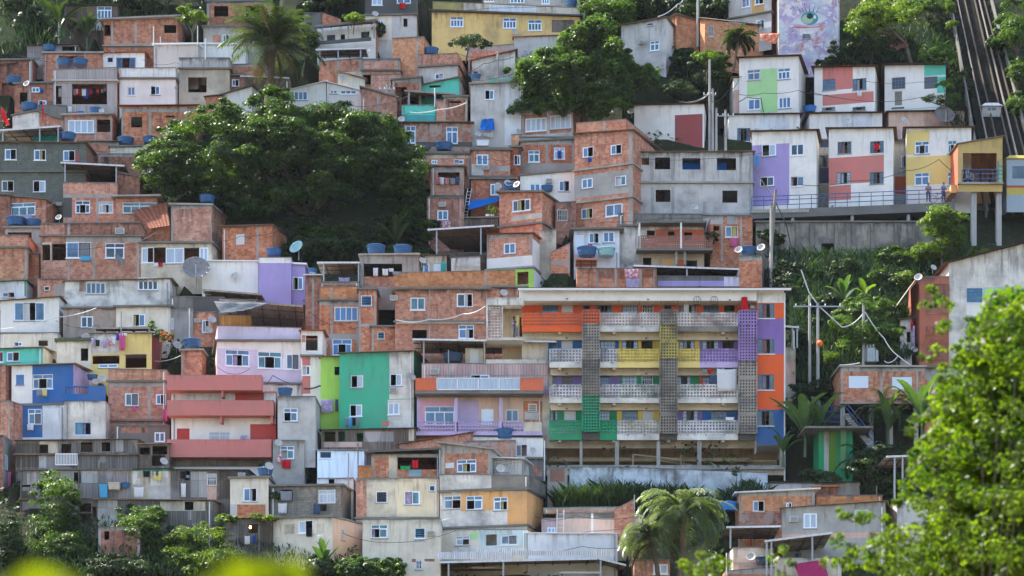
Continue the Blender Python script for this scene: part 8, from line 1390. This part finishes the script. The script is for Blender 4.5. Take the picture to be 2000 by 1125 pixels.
def palm(name, label, t, cx, cy, bx_0, by, D, n, L, trunk, seed, ll=.75, dry=3, lean=0., m='lf_palm', w=.04, st=1.):
    random.seed(seed); c = W3(t, cx, cy, D); b = W3(t, bx_0, by, D); r = empty(name, tuple(b)); tag(r, label, 'palm'); o = c-b; mb = MB()
    mb.tube([(0, 0, -1), tuple(o*.5+Vector((.1, 0, 0))), tuple(o)], trunk, 10, r2=trunk*.8); mb.build('trunk', 'bark', r); mb = MB()
    for i in range(n):
        a = 2*math.pi*i*.618+random.uniform(-.2, .2); el = R(random.uniform(5, 80)); frond(mb, o, a+lean*math.cos(a), el, L*random.uniform(.8, 1.1), random.uniform(1.1, 2.0)*st, ll=ll*random.uniform(.8, 1.1), w=w)
    mb.build('crown', m, r)
    if dry:
        mb = MB()
        for i in range(dry): frond(mb, o-Vector((0, 0, .2)), random.uniform(0, 6.28), R(random.uniform(-60, -20)), L*.75, .8, 26, ll*.7, .035)
        mb.build('dry_fronds', 'lf_dry', r)
    return r
palm('palm_tree', 'tall feathery palm rising above the great tree', 'g', 533, 88, 523, 180, 191.5, 46, 5.3, .36, 3, 1.15, 9, w=.06, st=.7)
palm('palm_tree', 'drooping silver-green palm, right and taller of two at the bottom', 'g', 1335, 1010, 1325, 1140, 146, 64, 4.1, .22, 5, .85, 3, w=.045, m='lf_palm2'); palm('palm_tree', 'drooping silver-green palm, left and lower of two at the bottom', 'g', 1268, 1055, 1290, 1140, 145.5, 38, 3.0, .18, 8, .7, 4, w=.04, m='lf_palm2')
palm('fan_palm', 'bushy fan palm beside the tan tower house', 'g', 1442, 78, 1432, 118, 196.6, 30, 2.0, .14, 12, .55, 0, w=.05)
palm('fern_palm', 'dark feathery palm below the roller shutter house', 'g', 1725, 800, 1735, 850, 161.5, 18, 3.2, .14, 21, .6, 0, m='lf_dk'); palm('fern_palm', 'dark feathery palm beside the stair with blue handrails', 'g', 1690, 905, 1695, 930, 157.5, 16, 2.8, .12, 25, .6, 0, m='lf_dk')
def banana(name, label, t, x, y, D, leaves, seed, m='lf_ban', L=2.4, w=.34, h=.6):
    random.seed(seed); b = W3(t, x, y, D); r = empty(name, tuple(b)); tag(r, label, 'banana plant'); mb = MB(); mb.tube([(0, 0, -.5), (.03, 0, h)], .13, 8, r2=.08); mb.build('stem', 'lf_ban', r); mb = MB()
    for i in range(leaves):
        a = 2*math.pi*i*.618+random.uniform(-.3, .3); e = R(random.uniform(45, 88)); l = L*random.uniform(.7, 1.1); p = Vector((0, 0, h)); pts = []; dr = random.uniform(.5, 1.7)
        for k in range(11): pts.append(p.copy()); p = p+Vector((math.cos(a)*math.cos(e), math.sin(a)*math.cos(e), math.sin(e)))*l/10; e -= dr/10*(k/5)
        ribbon(mb, pts, [.03, .03] + [w*math.sin(math.pi*(k+.8)/9.6)**.7*random.uniform(.85, 1.05) for k in range(8)] + [.02], fold=.25)
    mb.build('leaves', m, r)
for a in [('banana_plant', 'tall banana plant beside the blue bay of the apartment block', 'g', 1572, 880, 160.0, 10, 2, 'lf_ban', 4.2, .42, 1.0), ('banana_plant', 'banana plant at the right of the tall banana plant', 'g', 1600, 860, 161, 8, 4, 'lf_ban', 3.6, .4, .8), ('banana_plant', 'sunlit banana plant on the dark slope above the round glossy tree', 'g', 1650, 600, 172.5, 7, 6, 'lf_ban', 2.1, .3, .6), ('banana_plant', 'second sunlit banana plant right on the dark slope', 'g', 1690, 590, 172.8, 5, 9, 'lf_lt', 1.6, .28, .6), ('banana_plant', 'dark banana plant below the roller shutter house', 'g', 1735, 860, 161, 9, 11, 'lf_ban', 3.6, .38, .6), ('banana_plant', 'pale-leaved banana plant beside the near tree', 'g', 1800, 850, 160, 9, 13, 'lf_ban', 4.2, .42, 1.0), ('banana_plant', 'banana plant in the dark of the top left trees', 'g', 118, 70, 201, 10, 17, 'lf_dk', 3.4, .35, 1.0), ('banana_plant', 'second banana plant beside the plank shack at the top left', 'g', 170, 90, 200.3, 9, 19, 'lf_dk', 3.0, .32, .8), ('banana_plant', 'banana plant at the right foot of the great tree', 'g', 775, 482, 180.5, 9, 23, 'lf_dk', 3.0, .32, .3), ('banana_plant', 'small banana plant below the low cream house', 'g', 632, 1120, 149.8, 8, 29, 'lf_ban', 2.2, .3, .4), ('banana_plant', 'banana plant left of the apartment blue bay foot', 'g', 1530, 900, 160, 6, 31, 'lf_ban', 2.4, .3, .5)]: banana(*a)
for r, z, hh, bushy in PLANTS_ON_POTS:
    if bushy: c = RNG.normal(0, .25, (90, 3))*np.array([1, .8, 1.1])+np.array([0, 0, z+.4]); leaf_mesh('foliage', c, RNG.normal(0, 1, (90, 3))+[0, 0, .5], .2, 'lf_md', r)
    else:
        mb = MB()
        for i in range(14): a = random.uniform(0, 6.28); e = Vector((math.cos(a)*.18, math.sin(a)*.18, hh)); ribbon(mb, [Vector((0, 0, z)), Vector((0, 0, z))+e*.6, Vector((0, 0, z))+e], [.03, .03, .005])
        mb.build('foliage', 'lf_ban', r)
# grass, tall cane
def grass(name, label, poly, D0f, n, h, m, t='g'):
    P = [px(t, *p) for p in poly]; X0, X1 = min(p[0] for p in P), max(p[0] for p in P); Y0, Y1 = min(p[1] for p in P), max(p[1] for p in P); X = RNG.uniform(X0, X1, n*3); Y = RNG.uniform(Y0, Y1, n*3); ok = in_poly(P, X, Y); X, Y = X[ok][:n], Y[ok][:n]; Dd = D0f(Y)+RNG.uniform(-.8, .3, len(X)); k = len(X)
    B = np.stack([(X-1000)/F*Dd, Dd, (HY-Y)/F*Dd], 1); hh = h*RNG.uniform(.5, 1.2, k)[:, None]; ln = RNG.normal(0, .35, (k, 3)); ln[:, 2] = 0; w = RNG.normal(0, 1, (k, 3)); w[:, 2] = 0; w /= np.linalg.norm(w, axis=1)[:, None]; w *= .035
    up = np.array([0, 0, 1.]); M = B+up*hh*.55+ln*hh*.35; T = B+up*hh*.85+ln*hh*1.1; V = np.stack([B-w, B+w, M+w*1.2, T, M-w*1.2], 1); o0 = V[0, 0].copy(); V = (V-o0).reshape(-1, 3)
    me = bpy.data.meshes.new(name); me.vertices.add(5*k); me.vertices.foreach_set('co', V.ravel()); me.loops.add(5*k); me.loops.foreach_set('vertex_index', np.arange(5*k, dtype=np.int32)); me.polygons.add(k); me.polygons.foreach_set('loop_start', np.arange(0, 5*k, 5, dtype=np.int32)); me.polygons.foreach_set('loop_total', np.full(k, 5, dtype=np.int32)); me.update(calc_edges=True); me.materials.append(MAT(m)); o = bpy.data.objects.new(name, me); COL.objects.link(o); o.location = tuple(o0); tag(o, label, 'grass', kind='stuff')
grass('slope_grass', 'dark tall grass covering the slope right of the apartment block', [(1500, 495), (1900, 500), (1900, 560), (1780, 700), (1640, 760), (1545, 740), (1540, 560)], lambda y: hill_d(y)-.4, 11000, 1.0, 'grs'); grass('cane_grass', 'tall cane grass before the pale retaining wall', [(1085, 990), (1120, 985), (1200, 975), (1260, 980), (1350, 985), (1370, 1000), (1380, 1020), (1090, 1010)], lambda y: 157.2+0*y, 5200, 1.9, 'grs'); grass('weeds', 'weeds along the foot of the pale retaining wall at the right', [(1370, 990), (1460, 950), (1500, 960), (1490, 985), (1400, 1000)], lambda y: 157.0+0*y, 900, 1.0, 'grs'); grass('bank_grass', 'dark ground plants on the bank beneath the lower left shacks', [(0, 1010), (200, 1010), (680, 1090), (700, 1125), (0, 1125)], lambda y: hill_d(y)-.3, 3000, .5, 'grs'); grass('hill_grass', 'dark undergrowth at the top of the slope', [(0, -10), (330, -10), (330, 40), (220, 60), (0, 110)], lambda y: hill_d(y)-.3, 1200, .8, 'grs'); grass('track_weeds', 'dark undergrowth beside the funicular track', [(1640, 60), (1850, 60), (1880, 120), (1900, 250), (1860, 250), (1780, 120), (1640, 125)], lambda y: hill_d(y)-.2, 3000, 1.0, 'grs')
# the near tree, out of focus
def near_tree():
    D = 25.0; spots = [(1945, 590, 22), (1960, 640, 50), (1900, 640, 30), (1840, 600, 26), (1805, 600, 16), (1860, 650, 30), (1925, 700, 45), (1985, 720, 55), (1850, 690, 28), (1830, 730, 26), (1880, 750, 40), (1950, 790, 60), (1830, 780, 24), (1890, 820, 40), (1800, 830, 34), (1850, 870, 45), (1770, 855, 22), (1920, 880, 60), (1990, 860, 55), (1990, 960, 70), (1800, 920, 40), (1770, 960, 32), (1850, 950, 55), (1920, 980, 65), (1820, 1010, 50), (1880, 1060, 70), (1960, 1070, 80), (1780, 1060, 45), (1720, 1050, 40), (1690, 1030, 34), (1660, 1015, 22), (1640, 1000, 14), (1740, 1100, 55), (1660, 1070, 34), (1640, 1110, 32), (1690, 1100, 40), (1820, 1110, 60), (1730, 1015, 22), (1790, 880, 26), (1930, 620, 24), (1980, 600, 24), (2010, 640, 50), (1380, 1085, 24), (1370, 1105, 34), (1400, 1110, 28), (1350, 1110, 22), (1530, 1075, 14), (1525, 1100, 22), (1530, 1125, 26), (1755, 985, 14), (1815, 570, 8), (1800, 700, 10)]
    C = []; Rr = []; nd = 0
    deep = [(1960, 700, 60), (1900, 800, 60), (1985, 820, 70), (1870, 900, 60), (1950, 930, 80), (1920, 1030, 80), (1990, 1040, 80), (1880, 1110, 80), (1970, 620, 40), (2010, 760, 60), (2000, 920, 60)]
    for (x, y, r) in deep:
        for k in range(int((r/11)**2*3.2)): a = RNG.uniform(0, 6.28); q = r*1.1*math.sqrt(RNG.uniform(0, 1)); C.append(P3(x+q*math.cos(a), y+q*math.sin(a), D+.3+RNG.uniform(0, 3.4))); Rr.append(RNG.uniform(.14, .3)); nd += 1
    for (x, y, r) in spots:
        for k in range(max(2, int((r/11)**2*(.75 if x > 1860 else .62)))):
            a = RNG.uniform(0, 6.28); q = r*math.sqrt(RNG.uniform(0, 1))*.95; d = D+RNG.uniform(-1, 1)*(.35+r*.018); sh = q*math.cos(a); C.append(P3(x+6+sh*1.15, y+q*math.sin(a)*.62+sh*.45, d)); Rr.append(r*.0030*RNG.uniform(.4, .8)+.035)
    isd = np.arange(len(C)) < nd; C = np.array(C); Rr = np.array(Rr); base = Vector((5.6, 25.3, -1.7)); r = empty('near_tree', tuple(base)); tag(r, 'blurred bright green tree close to the viewer at the right', 'tree')
    far = C[:, 0] < 3.6*1.0
    def crown(sel, root, name): L, N = clump_leaves(C[sel], Rr[sel], 30, .8, .4); leaf_mesh(name, L-np.array(root.location), N, .074, 'lf_fg', root, asp=.5, jit=.6)
    tw = np.array([(c[0]/c[1]*F+1000) < 1600 for c in C]); crown(~tw & ~isd, r, 'crown'); L, N = clump_leaves(C[isd & ~tw], Rr[isd & ~tw], 26, .8, .5); leaf_mesh('inner_crown', L-np.array(r.location), N, .125, 'lf_fg', r, asp=.55, jit=.6)
    mb = MB(); f = Vector((.2, 0, 2.6)); mb.tube([(0, 0, 0), (.1, 0, 1.4), tuple(f)], .2, 10, r2=.13)
    for (x, y, q) in spots:
        if x < 1600 or q < 54: continue
        e = P3(x, y, D)-base; mid = f.lerp(e, .5)+Vector((0, 0, -.15)); mb.tube([tuple(f), tuple(mid), tuple(e)], .02, 6, r2=.007)
    mb.build('trunk', 'bark', r)
    for nm, x0, x1, bx_1, lb_ in (('near_shoot', 1330, 1440, 1375, 'blurred bright shoot at the bottom edge before the lower palms'), ('near_shoot', 1500, 1580, 1528, 'blurred pale shoot at the bottom edge left of the near tree')):
        b = Vector(((bx_1-1000)/F*D, D, -1.7)); r2 = empty(nm, tuple(b)); tag(r2, lb_, 'shoot'); xx = C[:, 0]/C[:, 1]*F+1000; sel = (xx > x0) & (xx < x1); crown(sel, r2, 'leaves'); mb = MB(); mb.tube([(0, 0, 0), (.02, 0, 2.4), (.03, 0, 4.5)], .04, 6, r2=.01); mb.build('stem', 'bark', r2)
near_tree()
# yellow leaves right before the lens
def near_leaf(label, pts, D, seed):
    b = P3(pts[0][0], 1300, D); r = empty('yellow_leaf_plant', (b.x, b.y, -1.7)); tag(r, label, 'plant'); o = Vector(r.location); mb = MB(); mb.tube([(0, 0, 0), tuple(P3(pts[0][0], 1135, D)-o)], .006, 6); mb.build('stem', 'lf_yel', r)
    for (x, y, w, h) in pts:
        mb = MB(); c = P3(x, y, D)-o; W_, H_ = w*D/F/2, h*D/F/2; n = 10; P = []
        top = [c+Vector((W_*(2*i/n-1), .03*math.sin(i), H_*math.sin(math.pi*i/n)**.8)) for i in range(n+1)]; bot = [c+Vector((W_*(2*i/n-1), -.04-.03*math.sin(i), -H_*math.sin(math.pi*i/n)**.8)) for i in range(n+1)]; mid = [c+Vector((W_*(2*i/n-1), .02, 0)) for i in range(n+1)]
        for i in range(n): mb.quad(top[i], top[i+1], mid[i+1], mid[i]); mb.quad(mid[i], mid[i+1], bot[i+1], bot[i])
        mb.build('leaf', 'lf_yel', r)
near_leaf('blurred yellow-green leaf at the bottom left corner', [(75, 1150, 220, 90)], 3.4, 1); near_leaf('blurred yellow-green leaves at the bottom edge below the sunlit creeper', [(475, 1146, 220, 96), (572, 1130, 80, 80), (525, 1122, 80, 50)], 3.4, 2)
# ================================================================ GROUND
def terrain():
    ds = list(np.linspace(-40, 100, 8)) + list(np.linspace(104, 132, 8)) + list(np.linspace(134, 262, 150)) + list(np.linspace(275, 700, 8)); xs = np.linspace(-90, 90, 130); xs = np.concatenate([[-700, -300, -150], xs, [150, 300, 700]]); V = []
    def z(d):
        y = (205-d)/.04889
        hz = (HY-y)/F*d
        if d <= 100: return -1.7
        if d < 134: q = (d-100)/34; q = q*q*(3-2*q); h134 = (HY-(205-134)/.04889)/F*134-.6; return -1.7+q*(h134+1.7)
        if d > 262: y = (205-262)/.04889; return (HY-y)/F*262-.6
        return hz-.6
    for d in ds:
        for x in xs:
            lo = [h.floor for h in HOUSES if h.A.x-.4 < x < h.A.x+h.u.x*h.W+.4 and h.D0-.3 < d < max(h.D0, h.D1)+h.cut+.2]
            if lo and not (1.6 < x < 22 and 158 < d < 171): V.append((x, d, min(z(d), min(lo)))); continue
            if 1.6 < x < 22 and 158 < d < 171: V.append((x, d, min(z(d), (HY-918)/F*161.6-1.0))); continue
            V.append((x, d, z(d)+(.35*math.sin(x*.7+d*.9)*math.sin(d*.55-x*.3)-.3 if d > 136 else 0)))
    nx = len(xs); f = [(j*nx+i, j*nx+i+1, (j+1)*nx+i+1, (j+1)*nx+i) for j in range(len(ds)-1) for i in range(nx-1)]; me = bpy.data.meshes.new('hillside'); me.from_pydata(V, [], f); me.materials.append(MAT('soil')); me.materials.append(MAT('valley'))
    for p in me.polygons: p.material_index = 1 if p.center.y < 128 else 0
    o = bpy.data.objects.new('hillside', me); COL.objects.link(o); tag(o, kind='structure')
terrain()
X = RNG.uniform(-52, 52, 60000); Dd = RNG.uniform(148, 212, 60000); sel = np.sin(X*.9+1.3*np.sin(Dd*.7))+np.sin(Dd*1.1+X*.35) > .1; X, Dd = X[sel], Dd[sel]
for h in HOUSES: sel = ~((X > h.A.x-.6) & (X < h.A.x+h.u.x*h.W+.6) & (Dd > h.D0-.1) & (Dd < max(h.D0, h.D1)+h.cut+.6)); X, Dd = X[sel], Dd[sel]
Y = (205-Dd)/.04889
C = np.stack([X, Dd, (HY-Y)/F*Dd-.35+RNG.uniform(0, .4, len(X))], 1); o0 = np.array([0, 180, 40.]); o = leaf_mesh('undergrowth', C-o0, RNG.normal(0, .5, (len(X), 3))+[0, -.6, .8], .42, 'lf_dk', None, tuple(o0)); tag(o, 'dark undergrowth on the bare ground between the houses', 'undergrowth', kind='stuff')
# ================================================================ LIGHT, AIR, CAMERA
SUN_EL, SUN_AZ = R(52), R(-62)    # height of the sun; bearing measured from +Y towards -X: behind the slope at the left
sd = Vector((math.sin(SUN_AZ)*math.cos(SUN_EL), math.cos(SUN_AZ)*math.cos(SUN_EL), math.sin(SUN_EL)))
li = bpy.data.lights.new('sun', 'SUN'); li.energy = 4.0; li.angle = R(.6); li.color = (1, .93, .82); so = bpy.data.objects.new('sun', li); COL.objects.link(so); so.rotation_euler = (-sd).to_track_quat('-Z', 'Y').to_euler(); so.location = (0, 0, 200)
wd = bpy.data.worlds.new('World'); S.world = wd; wd.use_nodes = True; nt_ = wd.node_tree; bgn = nt_.nodes['Background']; sk = nt_.nodes.new('ShaderNodeTexSky'); sk.sky_type = 'NISHITA'; sk.sun_disc = False; sk.sun_elevation = SUN_EL; sk.sun_rotation = SUN_AZ; sk.air_density = 1.0; sk.dust_density = 2.0
nt_.links.new(sk.outputs[0], bgn.inputs[0]); bgn.inputs[1].default_value = .15
HAZE = 0.00005
if HAZE:
    mb = MB(); mb.box(-800, -60, -3, 800, 720, 330); hz_ = mb.build('haze', 'dk'); hm_ = bpy.data.materials.new('haze'); hm_.use_nodes = True; t_ = hm_.node_tree; t_.nodes.remove(t_.nodes['Principled BSDF']); v_ = t_.nodes.new('ShaderNodeVolumePrincipled'); v_.inputs['Color'].default_value = (.8, .88, 1, 1); v_.inputs['Density'].default_value = HAZE; t_.links.new(v_.outputs[0], t_.nodes['Material Output'].inputs['Volume']); hz_.data.materials[0] = hm_; tag(hz_, kind='stuff')
cd = bpy.data.cameras.new('camera'); cam = bpy.data.objects.new('camera', cd); COL.objects.link(cam); S.camera = cam
cam.rotation_euler = (R(90), 0, 0); cd.sensor_width = 36; cd.lens = F/2000*36; cd.shift_y = (HY-562.5)/2000; cd.clip_start = .1; cd.clip_end = 2000
cd.dof.use_dof = True; cd.dof.focus_distance = 172; cd.dof.aperture_fstop = 1.8
S.view_settings.view_transform = 'Standard'; S.view_settings.look = 'None'; S.view_settings.exposure = 1.72; S.view_settings.gamma = 1
S.cycles.max_bounces = 6; S.cycles.diffuse_bounces = 3; S.cycles.glossy_bounces = 2; S.cycles.transmission_bounces = 3; S.cycles.transparent_max_bounces = 4; S.cycles.use_denoising = True; S.cycles.caustics_reflective = False; S.cycles.caustics_refractive = False
S.cycles.use_adaptive_sampling = True; S.cycles.adaptive_threshold = .02
